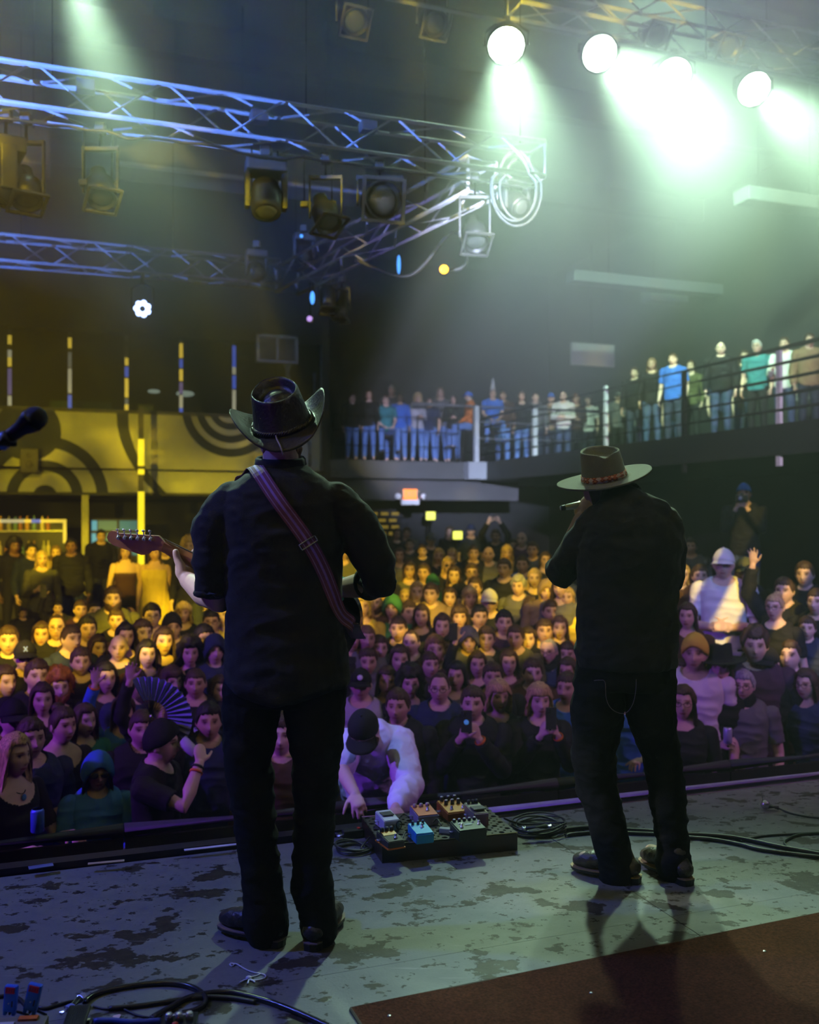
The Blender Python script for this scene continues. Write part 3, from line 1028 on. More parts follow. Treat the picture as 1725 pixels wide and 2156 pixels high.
# rear shelf; its dim light is put into the amber goods as glow
q0 = PV(775, 24.0, py=1130)
sh = thing('rear_shelf', 'dim rear shelf of amber bottles under the centre balcony', 'shelf', W(uv_of(q0)[0], 24.0, -0.75), ROTU)
wsh = uv_of(PV(850, 24.0, py=1130))[0] - uv_of(q0)[0]
MB().box((wsh / 2, 0.35, 1.2), (wsh, 0.3, 2.4)).build('cabinet', M_BLACK, sh)
for k in range(4):
    zz = PV(810, 24.0, py=1128 - 14 * k).z + 0.75
    MB().box((wsh / 2, 0.1, zz), (wsh, 0.25, 0.03)).build('shelf_board', M_DARKGREY, sh)
    for j in range(3):
        MB().box((wsh * (0.12 + 0.3 * j + 0.07 * (k % 2)), 0.08, zz + 0.055), (wsh * 0.17, 0.14, 0.08), None, 0.01).build('amber_glow_box', glow('amber_shelf_glow', (0.6, 0.42, 0.05), 0.32 if (k + j) % 2 else 0.32), sh)

# ---- crowd barrier
VBAR_F = 5.1
ZBAR = -0.15
bw = 1.25
for k in range(7):
    u0 = -2.2 + k * bw
    t = thing('crowd_barrier', 'black crowd barrier section, %s from the left, before the front row' % ['first', 'second', 'third', 'fourth', 'fifth', 'sixth', 'seventh'][k], 'barrier', W(u0, VBAR_F, -1.5), ROTU, 'crowd barrier sections')
    hb = ZBAR + 1.5
    MB().tube([(0.0, 0, hb - 0.03), (bw - 0.005, 0, hb - 0.03)], 0.035, 10).build('top_rail', mat('barrier_rail', (0.03, 0.03, 0.033), 0.7, 0.0), t)
    MB().box((bw / 2, -0.01, hb * 0.55), (bw - 0.01, 0.025, hb * 0.8)).build('front_panel', M_BLACK, t)
    MB().box((bw / 2, 0.19, hb - 0.2), (bw - 0.02, 0.03, 0.02)).build('step_rail', M_BLACKMETAL, t)
    for x in (0.04, bw - 0.045):
        MB().tube([(x, 0.02, 0.0), (x, 0.02, hb - 0.05)], 0.022, 8).build('post', M_BLACKMETAL, t)
    MB().box((bw / 2, -0.25, 0.02), (bw - 0.02, 0.5, 0.03)).build('foot_plate', M_BLACKMETAL, t)

# ================================================================== RIGGING
def truss(name, label, p0, p1, side=0.30, bay=0.46, mchord=None, mlace=None, phase=0):
    """square box truss from p0 to p1 (centre line), chords and lacing as parts"""
    p0, p1 = Vector(p0), Vector(p1)
    d = p1 - p0
    L_ = d.length
    rot = d.to_track_quat('X', 'Z')
    t = thing(name, label, 'truss', p0, rot)
    h = side / 2
    mchord = mchord or M_ALU
    mlace = mlace or M_ALU
    for sy in (-1, 1):
        for sz in (-1, 1):
            MB().tube([(0, sy * h, sz * h), (L_, sy * h, sz * h)], 0.025, 10).build('chord', mchord, t)
    n = max(2, int(round(L_ / bay)))
    b = L_ / n
    lac = {}
    for face, (f0, f1) in enumerate((((-h, -h), (-h, h)), ((h, -h), (h, h)), ((-h, h), (h, h)), ((-h, -h), (h, -h)))):
        for up in (0, 1):
            a, c = (f0, f1) if up == 0 else (f1, f0)
            mb = MB(); mb.tube([(0.03, a[0], a[1]), (b - 0.03, c[0], c[1])], 0.011, 6)
            lac[(face, up)] = mb.mesh('lacing', mlace)
    for k in range(n):
        for face in range(4):
            link('lacing', lac[(face, (k + face + phase) % 2)], t, (k * b, 0, 0))
    for x in (0.0, L_):
        mb = MB()
        for (a, c) in (((-h, -h), (-h, h)), ((h, -h), (h, h)), ((-h, h), (h, h)), ((-h, -h), (h, -h))):
            mb.tube([(x, a[0], a[1]), (x, c[0], c[1])], 0.016, 6)
        mb.build('end_frame', mlace, t)
    return t


ZT = 4.66


def drop_wire(t, x, zlow, ztop):
    MB().tube([(x, 0, zlow), (x, 0, ztop)], 0.006, 5).build('rigging_wire', M_BLACKMETAL, t)


nl = PV(-70, 7.85, z=ZT); nr = PV(1131, 7.85, z=ZT)
near = truss('box_truss', 'near aluminium box truss lit blue, crossing the picture above the cowboy hat', nl, nr, 0.31, 0.47)
for x in (0.6, 2.6, 4.6):
    drop_wire(near, x, 0.16, Z_CEIL - ZT)
bl = PV(-70, 12.5, z=ZT - 0.02); br = PV(585, 12.5, z=ZT - 0.02)
back = truss('box_truss', 'rear box truss, farther and smaller, over the left balcony', bl, br, 0.31, 0.5)
for x in (0.6, 2.4, 4.0):
    drop_wire(back, x, 0.16, Z_CEIL - ZT)
sa = P(1015, 372, 8.75); sb = P(605, 590, 12.6)
sa.z = sb.z = ZT - 0.12
side_t = truss('box_truss', 'slanting violet lit truss joining the near truss to the rear truss', sa, sb, 0.31, 0.62)
drop_wire(side_t, 1.0, 0.16, Z_CEIL - ZT)
ul = PV(1085, 8.35, z=6.5); ur = PV(1800, 8.35, z=6.5)
upper = truss('box_truss', 'upper box truss at the top right corner above the bright lamps', ul, ur, 0.31, 0.5)
for x in (0.8, 3.0):
    drop_wire(upper, x, 0.16, Z_CEIL - 6.5)
# lamp pipe
q0, q1 = PV(560, 7.95, z=5.98), PV(1800, 7.95, z=5.98)
Lp = (q1 - q0).length
pipe = thing('lamp_pipe', 'thin steel pipe carrying the four bright green lamps', 'pipe', q0, ROTU)
MB().tube([(0, 0, 0), (Lp, 0, 0)], 0.024, 10).build('tube', M_STEEL, pipe)
for x in (0.4, Lp * 0.35, Lp * 0.7, Lp - 0.3):
    MB().tube([(x, 0, 0), (x, 0, Z_CEIL - 5.98)], 0.008, 6).build('hanger', M_BLACKMETAL, pipe)


# ---- lamp heads
def led_par(label, loc, target, r, pipe_z, color, watts, deg, group, lit=26.0, light=True):
    t = thing('stage_lamp', label, 'stage lamp', loc, (0, 0, 0), group)
    q = (Vector(target) - Vector(loc)).to_track_quat('-Z', 'Y')
    Mq = q.to_matrix().to_4x4()
    mb = MB()
    mb.lathe([(r * 0.55, r * 1.35), (r * 0.9, r * 1.2), (r * 1.06, r * 0.7), (r * 1.1, 0.0), (r * 1.1, -0.03), (r * 1.0, -0.03), (r * 1.0, 0.0)], 24)
    mb.build('housing', M_BLACKMETAL, t, (0, 0, 0), q)
    # LED cluster: a round plate of 19 lenses
    mb = MB()
    mb.lathe([(r * 0.99, 0.0), (r * 0.99, -0.008)], 24)
    spots = [(0, 0)] + [(r * 0.42 * math.cos(a * PI / 3), r * 0.42 * math.sin(a * PI / 3)) for a in range(6)] + \
            [(r * 0.82 * math.cos(a * PI / 6), r * 0.82 * math.sin(a * PI / 6)) for a in range(12)]
    for (x, y) in spots:
        mb.ball((x, y, -0.01), (r * 0.2, r * 0.2, r * 0.14), 10, 6)
    mb.build('lens_cluster', glow('lamp_%s' % group.replace(' ', '_'), color, lit), t, (0, 0, 0), q)
    # yoke and clamp
    dz = pipe_z - loc[2]
    mb = MB()
    ax = Mq @ Vector((1, 0, 0)); ax.z = 0; ax.normalize()
    pts = []
    for s in (-1, 1):
        pts.append(ax * (s * r * 1.22))
    top = Vector((0, 0, dz - 0.03))
    mb.tube([pts[0], pts[0] + Vector((0, 0, dz * 0.55)), top + pts[0] * 0.5, top + pts[1] * 0.5, pts[1] + Vector((0, 0, dz * 0.55)), pts[1]], 0.014, 6)
    mb.build('yoke', M_BLACKMETAL, t)
    mb = MB(); mb.box((0, 0, dz), (0.07, 0.05, 0.09), None, 0.01)
    mb.build('clamp', M_BLACKMETAL, t)
    if light:
        ld = bpy.data.lights.new('lamp_beam', 'SPOT')
        ld.energy = watts; ld.color = color; ld.spot_size = math.radians(deg); ld.spot_blend = 1.0; ld.shadow_soft_size = r * 0.7
        lo = bpy.data.objects.new('lamp_beam', ld)
        COL.objects.link(lo)
        lo.parent = t
        lo.location = q @ Vector((0, 0, -0.075))
        lo.rotation_euler = q.to_euler()
    return t


GREEN = (0.62, 1.0, 0.66)
LAMPS = [(1066, 95, 0.165, (0.6, 2.5, 0.0), 24, 2100, 'first bright green white lamp from the left, near the truss end'),
         (1262, 112, 0.165, (2.9, 1.5, 0.0), 30, 2400, 'second bright lamp from the left, with the widest glare'),
         (1419, 158, 0.165, (1.45, 2.1, 0.0), 25, 1500, 'third bright lamp from the left, right of the wide glare'),
         (1587, 187, 0.165, (4.0, 2.3, 0.0), 30, 2200, 'rightmost bright green white lamp near the picture edge')]
for (px, py, r, tg, dg, wt, lab) in LAMPS:
    loc = PV(px, 7.95, py=py)
    led_par(lab, loc, tg, r, 5.98, GREEN, wt, dg, 'bright lamps on the pipe')
loc = PV(150, 7.95, z=5.72)
led_par('green stage lamp whose beam falls from above the top left corner', loc, (-0.5, 3.2, 1.35), 0.165, 5.98, GREEN, 1700, 13, 'bright lamps on the pipe')
q0 = PV(20, 7.95, z=5.98); q1 = PV(300, 7.95, z=5.98)
pipe2 = thing('lamp_pipe', 'steel pipe above the top left corner carrying one lamp', 'pipe', q0, ROTU)
MB().tube([(0, 0, 0), ((q1 - q0).length, 0, 0)], 0.024, 10).build('tube', M_STEEL, pipe2)
for x in (0.2, (q1 - q0).length - 0.2):
    MB().tube([(x, 0, 0), (x, 0, Z_CEIL - 5.98)], 0.008, 6).build('hanger', M_BLACKMETAL, pipe2)

# blue LED washer below the rear truss
loc = PV(300, 12.4, py=650)
t = thing('stage_lamp', 'small blue white LED lamp with petal lenses under the rear truss', 'stage lamp', loc)
q = (Vector((0, 0, 1.4)) - loc).to_track_quat('-Z', 'Y')
r = 0.105
mb = MB(); mb.lathe([(r * 0.6, r * 1.4), (r * 1.0, r), (r * 1.12, 0), (r * 1.12, -0.02)], 20)
mb.build('housing', M_BLACKMETAL, t, (0, 0, 0), q)
pet = MB().ball((0, 0, 0), (r * 0.36, r * 0.36, r * 0.2), 10, 6).mesh('lens', glow('blue_led', (0.35, 0.5, 1.0), 7.0))
for k in range(7):
    a = 2 * PI * k / 7
    link('lens', pet, t, q @ Vector((r * 0.68 * math.cos(a), r * 0.68 * math.sin(a), -0.03)), q)
MB().tube([(-r * 1.3, 0, 0), (-r * 1.3, 0, 0.25), (0, 0, 0.32), (r * 1.3, 0, 0.25), (r * 1.3, 0, 0)], 0.012, 6).build('yoke', M_BLACKMETAL, t)
MB().tube([(0, 0, 0.32), (0.019, -0.052, ZT - loc.z - 0.17)], 0.02, 6).build('drop_arm', M_BLACKMETAL, t)


# ---- hung fixtures (unlit, caught by yellow and blue light)
M_FIX = mat('fixture_grey', (0.05, 0.05, 0.046), 0.5, 0.1, 0.3, 25)
M_FIXB = mat('fixture_black', (0.02, 0.02, 0.02), 0.4, 0.1, 0.3, 25)
M_LENS = mat('fixture_lens', (0.05, 0.055, 0.05), 0.15, 0.0, 0.1)


def par_can(label, loc, aim, r=0.11, L_=0.3, hang=0.55, group='hung stage fixtures', barn=False):
    """par can: can body, lens, yoke arms, gel frame, clamp, hanging from above"""
    t = thing('hung_fixture', label, 'stage lamp', loc, (0, 0, 0), group)
    q = Vector(aim).to_track_quat('-Z', 'Y')
    mb = MB(); mb.lathe([(r * 0.35, L_ * 0.62), (r * 0.55, L_ * 0.6), (r * 0.62, L_ * 0.3), (r, L_ * 0.18), (r, -L_ * 0.38), (r * 0.92, -L_ * 0.38), (r * 0.9, -L_ * 0.3)], 20)
    mb.build('can', M_FIXB, t, (0, 0, 0), q)
    mb = MB(); mb.lathe([(r * 0.88, -L_ * 0.28), (r * 0.6, -L_ * 0.33), (r * 0.1, -L_ * 0.35)], 20)
    mb.build('lens', M_LENS, t, (0, 0, 0), q)
    mb = MB(); mb.box((0, 0, -L_ * 0.4), (r * 2.2, r * 2.2, 0.01)) if not barn else None
    mb = MB()
    for s in (-1, 1):
        mb.box((s * r * 1.08, 0, -L_ * 0.4), (r * 0.18, r * 2.3, 0.02), None)
        mb.box((0, s * r * 1.08, -L_ * 0.4), (r * 2.0, r * 0.18, 0.02), None)
    mb.build('gel_frame', M_FIX, t, (0, 0, 0), q)
    for s in (-1, 1):
        MB().box((s * r * 1.18, 0, hang * 0.32), (0.014, 0.035, hang * 0.64 + 0.06)).build('yoke_arm', M_FIX, t)
    MB().box((0, 0, hang * 0.66), (r * 2.5, 0.05, 0.03), None, 0.005).build('yoke_bar', M_FIX, t)
    MB().tube([(0, 0, hang * 0.66), (0, 0, hang)], 0.016, 8).build('stem', M_FIXB, t)
    MB().box((0, 0, hang), (0.08, 0.07, 0.09), None, 0.012).build('clamp', M_FIX, t)
    return t


def moving_head(label, loc, aim, s=1.0, hang=0.3, group='hung stage fixtures'):
    """moving head: base box, two yoke arms, round head with lens"""
    t = thing('hung_fixture', label, 'stage lamp', loc, (0, 0, 0), group)
    q = Vector(aim).to_track_quat('-Z', 'Y')
    ax = q @ Vector((1, 0, 0)); ax.z = 0; ax.normalize()
    az = math.atan2(ax.y, ax.x)
    Rz = Matrix.Rotation(az, 3, 'Z')
    MB().box((0, 0, 0.26 * s), (0.34 * s, 0.26 * s, 0.12 * s), Rz, 0.02).build('base', M_FIX, t)
    for k in (-1, 1):
        MB().box(Rz @ Vector((k * 0.155 * s, 0, 0.08 * s)), (0.045 * s, 0.12 * s, 0.34 * s), Rz, 0.015).build('arm', M_FIX, t)
    mb = MB(); mb.lathe([(0.05 * s, 0.17 * s), (0.11 * s, 0.14 * s), (0.135 * s, 0.05 * s), (0.13 * s, -0.1 * s), (0.12 * s, -0.15 * s), (0.1 * s, -0.15 * s)], 20)
    mb.build('head', M_FIXB, t, (0, 0, 0), q)
    mb = MB(); mb.lathe([(0.105 * s, -0.145 * s), (0.06 * s, -0.165 * s), (0.01, -0.17 * s)], 20)
    mb.build('lens', M_LENS, t, (0, 0, 0), q)
    MB().tube([(0, 0, 0.3 * s), (0, 0, 0.3 * s + hang)], 0.018, 8).build('stem', M_FIXB, t)
    MB().box((0, 0, 0.3 * s + hang), (0.09, 0.07, 0.09), None, 0.012).build('clamp', M_FIX, t)
    return t


VN = 7.95
def at_near(px, py):
    return PV(px, VN, py=py)


FX = [('par', 55, 400, (0.25, -0.35, -1), 'hung stage lamp with a yellow glint at the far left under the near truss'),
      ('mov', 12, 385, (-0.5, -0.3, -1), 'stage fixture cut by the left picture edge under the near truss'),
      ('par', 212, 398, (0.3, -0.5, -1), 'hung stage lamp between twin rods, left third of the near truss'),
      ('mov', 560, 418, (0.1, -0.4, -1), 'boxy yellow lit fixture under the middle of the near truss'),
      ('par', 686, 452, (0.35, -0.45, -1), 'tilted lamp can right of the boxy fixture'),
      ('par', 1000, 494, (0.1, -0.5, -0.8), 'rounded lamp hanging low in the green haze near the truss end')]
for k, (kd, px, py, aim, lab) in enumerate(FX):
    loc = at_near(px, py)
    hang = ZT - 0.16 - loc.z
    if kd == 'par':
        par_can(lab, loc, aim, 0.115, 0.32, hang)
    else:
        moving_head(lab, loc, aim, 1.0, max(0.05, hang - 0.3))
loc = at_near(800, 425)
par_can('large round fresnel lamp facing the stage under the near truss', loc, (0.28, -0.95, -0.2), 0.165, 0.34, ZT - 0.16 - loc.z)
# thin rods of the hung fixtures
for (px, y0, y1) in ((176, 328, 385), (236, 330, 390), (530, 362, 420), (585, 365, 410), (641, 368, 430), (699, 372, 430)):
    a, b_ = at_near(px, y1), at_near(px, y0)
    mb = MB(); mb.tube([(0, 0, 0), (0, 0, ZT - 0.15 - a.z)], 0.008, 6); mb.box((0, 0, 0.0), (0.07, 0.05, 0.05), None, 0.01)
    o = mb.build('hanging_rod', M_FIX, None, a)
    tag(o, 'thin yellow lit rod hanging from the near truss, %s' % {176: 'leftmost of all rods', 236: 'second from the left', 530: 'third from the left', 585: 'fourth from the left', 641: 'fifth from the left', 699: 'rightmost of all rods'}[px], 'rod', 'hanging rods')
# junk boxes clamped inside near truss
for k, (px, py) in enumerate(((180, 182), (545, 247), (775, 268))):
    q = PV(px, 7.85, py=py)
    o = MB().box((0, 0, 0), (0.14, 0.12, 0.09), None, 0.01).build('junction_box', M_DARKGREY, None, q, ROTU)
    tag(o, 'small grey junction box inside the near truss, %s of three' % ['leftmost', 'middle one', 'rightmost'][k], 'junction box', 'boxes inside the near truss')
# cable run under the near truss
pts = []
for k in range(30):
    px = -60 + k * 41
    q = PV(px, 7.78, z=ZT - 0.235 - 0.015 * abs(math.sin(k * 1.3)) - (0.03 if k in (8, 14, 15, 16) else 0))
    pts.append(q)
o = MB().tube(smooth_path(pts, 3), 0.012, 6).build('rig_cable', M_RUBBER)
tag(o, 'black cable bundle sagging along under the near truss', 'cable')
# loops of cable at the truss end
for k, (rx, rz, ph) in enumerate(((0.2, 0.30, 0.0), (0.23, 0.34, 0.3), (0.17, 0.27, -0.3))):
    c = PV(1083, 7.7, py=395)
    pts = []
    for i in range(28):
        a = 2 * PI * i / 28
        sx = rx * math.sin(a) * (1.0 if math.cos(a) < 0.3 else 0.75)
        pts.append(c + Vector((sx + 0.02 * k, 0.02 * k + 0.03 * math.sin(a + ph), rz * math.cos(a))))
    o = MB().tube(pts, 0.011, 6, closed=True).build('cable_loop', mat('grey_cable', (0.06, 0.065, 0.06), 0.5), None)
    tag(o, 'grey cable loop hanging from the right end of the near truss, %s ring' % ['middle', 'largest', 'smallest'][k], 'cable', 'cable loops at the truss end')
loc = PV(1085, 7.95, py=428)
moving_head('moving head lamp hanging inside the cable loops at the truss end', loc, (0.4, -0.7, -0.6), 0.8, ZT - 0.16 - loc.z - 0.24)
# orange lamp with its bracket
loc = PV(935, 10.2, py=568)
t = thing('marker_lamp', 'small glowing orange lamp on a curved bracket in the haze', 'lamp', loc)
r = 0.05
mb = MB(); mb.lathe([(r * 0.5, 0.1), (r * 1.15, 0.06), (r * 1.15, 0), ], 16, Matrix.Rotation(-PI / 2, 4, 'X')); mb.build('housing', M_FIXB, t)
mb = MB(); mb.ball((0, -0.02, 0), (r, r * 0.5, r), 16, 8); mb.build('bulb', glow('orange_bulb', (1.0, 0.42, 0.02), 9.0), t)
MB().tube(smooth_path([(0, 0.05, 0), (0.2, 0.05, 0.03), (0.26, 0.05, 0.16), (0.1, 0.05, 0.45), (-0.4, 0.03, ZT - 0.45 - loc.z), (-1.02, 0.0, ZT - 0.27 - loc.z)]), 0.02, 8).build('bracket', M_FIX, t)
# hanging cluster at the corner of side and rear truss
LEDS = [(658, 627, 'b', (5, 14), 'bright blue vertical light bar at the truss corner'), (840, 557, 'b', (4, 20), 'slim blue light bar right of the slanting truss'), (652, 671, 'v', (6, 6), 'small round violet lamp below the truss corner'), (635, 497, 'b', (3.5, 3.5), 'tiny blue lamp beside the slanting truss')]
for (px, py, c, (rx, ry), lab) in LEDS:
    q = PV(px, 11.8, py=py)
    k = q.y / F
    t = thing('accent_lamp', lab, 'lamp', q, (0, 0, 0), 'small blue and violet lamps')
    MB().ball((0, 0, 0), (rx * k, 0.03, ry * k), 12, 8).build('tube', glow('accent_' + c, (0.08, 0.35, 1.0) if c == 'b' else (0.55, 0.35, 1.0), 2.2 if c == 'b' else 1.2), t)
    MB().box((0, 0.05, 0), (rx * k * 2.3, 0.06, ry * k * 2.2), None, 0.01).build('housing', M_FIXB, t)
    MB().tube([(0, 0.06, ry * k), (0, 0.06, max(ry * k + 0.05, ZT - 0.25 - q.z))], 0.012, 6).build('stem', M_FIXB, t)
loc = PV(690, 11.9, py=625)
par_can('tall narrow fixture hanging from the truss corner beside the blue bar', loc, (0.1, -0.3, -1), 0.1, 0.5, ZT - 0.16 - loc.z)
loc = PV(720, 11.9, py=650)
par_can('second narrow fixture hanging lowest from the truss corner', loc, (-0.1, -0.3, -1), 0.085, 0.4, ZT - 0.16 - loc.z)
for (px, py, lab) in ((540, 570, 'yellow lit fixture sitting inside the rear truss end'), (640, 535, 'dim fixture clamped to the slanting truss end')):
    loc = PV(px, 12.3, py=py)
    moving_head(lab, loc, (0.2, -0.6, -0.5), 0.8, 0.1)
# top edge fixtures
for (px, py, lab) in ((742, 40, 'yellow edged fixture at the top of the picture, left of centre'), (910, 45, 'yellow edged fixture at the top, left of the first bright lamp'), (1375, 70, 'dark fixture hanging between the second and third bright lamps'), (1525, 95, 'fixture hanging from the upper truss above the rightmost lamp')):
    loc = PV(px, 8.25, py=py)
    par_can(lab, loc, (0.3, -0.7, -0.6), 0.12, 0.3, 6.34 - loc.z if px > 1000 else 0.75)
    if px < 1000:
        pass
q0 = PV(600, 8.25, z=PV(742, 8.25, py=40).z + 0.75); q1 = PV(1060, 8.25, z=q0.z)
upipe = thing('lamp_pipe', 'dark pipe along the top edge left of the upper truss', 'pipe', q0, ROTU)
MB().tube([(0, 0, 0), ((q1 - q0).length, 0, 0)], 0.024, 8).build('tube', M_BLACKMETAL, upipe)
for x in (0.2, 1.7):
    MB().tube([(x, 0, 0), (x, 0, Z_CEIL - q0.z)], 0.01, 6).build('hanger', M_BLACKMETAL, upipe)

# ================================================================== FIGURES: tools
def ring_caps(pts, radii, seg=14, flat=None, up=None):
    """closed tapered tube with rounded ends along pts; flat = (across, along-up) scale of the section"""
    pts = [Vector(p) for p in pts]
    n = len(pts)
    P_, R_ = [], []
    d0 = (pts[0] - pts[1]).normalized(); d1 = (pts[-1] - pts[-2]).normalized()
    for c in (0.97, 0.75, 0.4):
        P_.append(pts[0] + d0 * radii[0] * c); R_.append(radii[0] * math.sqrt(max(0.02, 1 - c * c)))
    for p, r in zip(pts, radii):
        P_.append(p); R_.append(r)
    for c in (0.4, 0.75, 0.97):
        P_.append(pts[-1] + d1 * radii[-1] * c); R_.append(radii[-1] * math.sqrt(max(0.02, 1 - c * c)))
    V_, F_ = [], []
    prev = None
    m = len(P_)
    for i in range(m):
        d = P_[min(i + 1, m - 1)] - P_[max(i - 1, 0)]
        d.normalize()
        if up is not None:
            b = Vector(up) - d * Vector(up).dot(d)
            b.normalize()
            a = d.cross(b)
        elif prev is None:
            a, b = frame(d)
        else:
            a = prev - d * prev.dot(d); a.normalize(); b = d.cross(a)
        prev = a
        fa, fb = flat if flat else (1, 1)
        for k in range(seg):
            t = 2 * PI * k / seg
            V_.append(P_[i] + a * math.cos(t) * R_[i] * fa + b * math.sin(t) * R_[i] * fb)
    for i in range(m - 1):
        for k in range(seg):
            l = (k + 1) % seg
            F_.append((i * seg + k, i * seg + l, (i + 1) * seg + l, (i + 1) * seg + k))
    F_.append(tuple(reversed(range(seg))))
    F_.append(tuple((m - 1) * seg + k for k in range(seg)))
    return V_, F_


def loft(rings, seg=24):
    """closed loft through elliptic rings (cx, cy, z, rx, ry[, power])"""
    V_, F_ = [], []
    for rg in rings:
        cx, cy_, z, rx, ry = rg[:5]
        pw = rg[5] if len(rg) > 5 else 1.0
        for k in range(seg):
            t = 2 * PI * k / seg
            c, s = math.cos(t), math.sin(t)
            V_.append(Vector((cx + rx * math.copysign(abs(c) ** pw, c), cy_ + ry * math.copysign(abs(s) ** pw, s), z)))
    n = len(rings)
    for i in range(n - 1):
        for k in range(seg):
            l = (k + 1) % seg
            F_.append((i * seg + k, i * seg + l, (i + 1) * seg + l, (i + 1) * seg + k))
    F_.append(tuple(reversed(range(seg))))
    F_.append(tuple((n - 1) * seg + k for k in range(seg)))
    return V_, F_


def xf(part, M):
    return [M @ v for v in part[0]], part[1]


def remesh(parts, voxel, smooth=4, factor=0.5):
    """one continuous skin over overlapping closed parts -> (verts Nx3, polygons)"""
    mb = MB()
    for v, f in parts:
        mb.add(v, f)
    me = bpy.data.meshes.new('tmp')
    me.from_pydata([tuple(p) for p in mb.v], [], mb.f)
    ob = bpy.data.objects.new('tmp', me)
    COL.objects.link(ob)
    r = ob.modifiers.new('r', 'REMESH')
    r.mode = 'VOXEL'; r.voxel_size = voxel; r.adaptivity = 0
    if smooth:
        s = ob.modifiers.new('s', 'SMOOTH'); s.factor = factor; s.iterations = smooth
    dg = bpy.context.evaluated_depsgraph_get()
    dg.update()
    out = bpy.data.meshes.new_from_object(ob.evaluated_get(dg))
    bpy.data.objects.remove(ob)
    bpy.data.meshes.remove(me)
    return out


def verts_np(me):
    a = np.empty(len(me.vertices) * 3, dtype=np.float32)
    me.vertices.foreach_get('co', a)
    return a.reshape(-1, 3)


def norms_np(me):
    a = np.empty(len(me.vertices) * 3, dtype=np.float32)
    me.vertices.foreach_get('normal', a)
    return a.reshape(-1, 3)


def polys_np(me):
    lt = np.empty(len(me.polygons), dtype=np.int32); me.polygons.foreach_get('loop_total', lt)
    vi = np.empty(len(me.loops), dtype=np.int32); me.loops.foreach_get('vertex_index', vi)
    ls = np.empty(len(me.polygons), dtype=np.int32); me.polygons.foreach_get('loop_start', ls)
    return ls, lt, vi


def set_verts(me, a):
    me.vertices.foreach_set('co', a.astype(np.float32).ravel())
    me.update()


def fold_noise(v, scale, seed=0.0):
    return np.array([mnoise.noise(Vector((float(p[0]) * scale[0] + seed, float(p[1]) * scale[1], float(p[2]) * scale[2]))) for p in v], dtype=np.float32)


def smooth_all(me):
    me.polygons.foreach_set('use_smooth', [True] * len(me.polygons))


def color_attr(me, arr):
    ca = me.color_attributes.new('Col', 'FLOAT_COLOR', 'POINT')
    rgba_ = np.ones((len(arr), 4), dtype=np.float32)
    rgba_[:, :3] = arr
    ca.data.foreach_set('color', rgba_.ravel())


def seg_dist(v, a, b):
    a = np.array(a, dtype=np.float32); b = np.array(b, dtype=np.float32)
    ab = b - a
    t = np.clip(((v - a) @ ab) / max(1e-9, float(ab @ ab)), 0, 1)
    return np.linalg.norm(v - (a + t[:, None] * ab), axis=1), t


# ---- head: lat-long grid shaped into skull, brow, eye sockets, nose, lips, chin
def head_part(jaw=1.0, nose=1.0, fat=1.0, seg=56, rings=44):
    V_, F_ = [], []
    for i in range(rings + 1):
        th = PI * i / rings
        for k in range(seg):
            ph = 2 * PI * k / seg
            nx, ny, nz = math.sin(th) * math.cos(ph), math.sin(th) * math.sin(ph), math.cos(th)
            x, y, z = 0.0765 * nx * fat, 0.098 * ny, 0.118 * nz
            if nz < 0:
                q = (-nz) ** 1.4
                x *= 1 - 0.26 * q / max(jaw, 0.3) * (1 if ny < 0.2 else 0.8)
                if ny > 0:
                    y *= 1 - 0.45 * q
                else:
                    y = y * (1 - 0.02 * q) - 0.012 * q
            if ny < 0:
                front = (-ny)
                y *= 0.93
                ax = abs(x)
                g = lambda dx, sx, dz, sz: math.exp(-(dx / sx) ** 2 - (dz / sz) ** 2)
                y -= nose * 0.025 * g(x, 0.012, z + 0.024, 0.014) * front
                y -= nose * 0.013 * g(x, 0.0085, z - 0.002, 0.024) * front
                y += 0.012 * g(ax - 0.031, 0.017, z - 0.013, 0.012) * front
                y -= 0.006 * g(ax - 0.028, 0.03, z - 0.035, 0.010) * front
                y -= 0.004 * g(ax - 0.046, 0.018, z + 0.018, 0.018) * front
                y -= 0.007 * g(x, 0.023, z + 0.055, 0.0065) * front
                y -= 0.007 * g(x, 0.019, z + 0.068, 0.0065) * front
                y += 0.006 * g(x, 0.024, z + 0.0615, 0.0035) * front
                y -= 0.008 * g(x, 0.02, z + 0.100, 0.014) * front
                x *= 1 - 0.05 * g(0, 1, z - 0.03, 0.03)
            V_.append(Vector((x, y, z)))
    for i in range(rings):
        for k in range(seg):
            l = (k + 1) % seg
            F_.append((i * seg + k, (i + 1) * seg + k, (i + 1) * seg + l, i * seg + l))
    return V_, F_


def ear_parts():
    out = []
    for s in (-1, 1):
        mb = MB(); mb.ball((s * 0.079, 0.008, -0.006), (0.010, 0.019, 0.031), 10, 8, Matrix.Rotation(s * 0.35, 3, 'Z'))
        out.append(([Vector(p) for p in mb.v], mb.f))
    return out


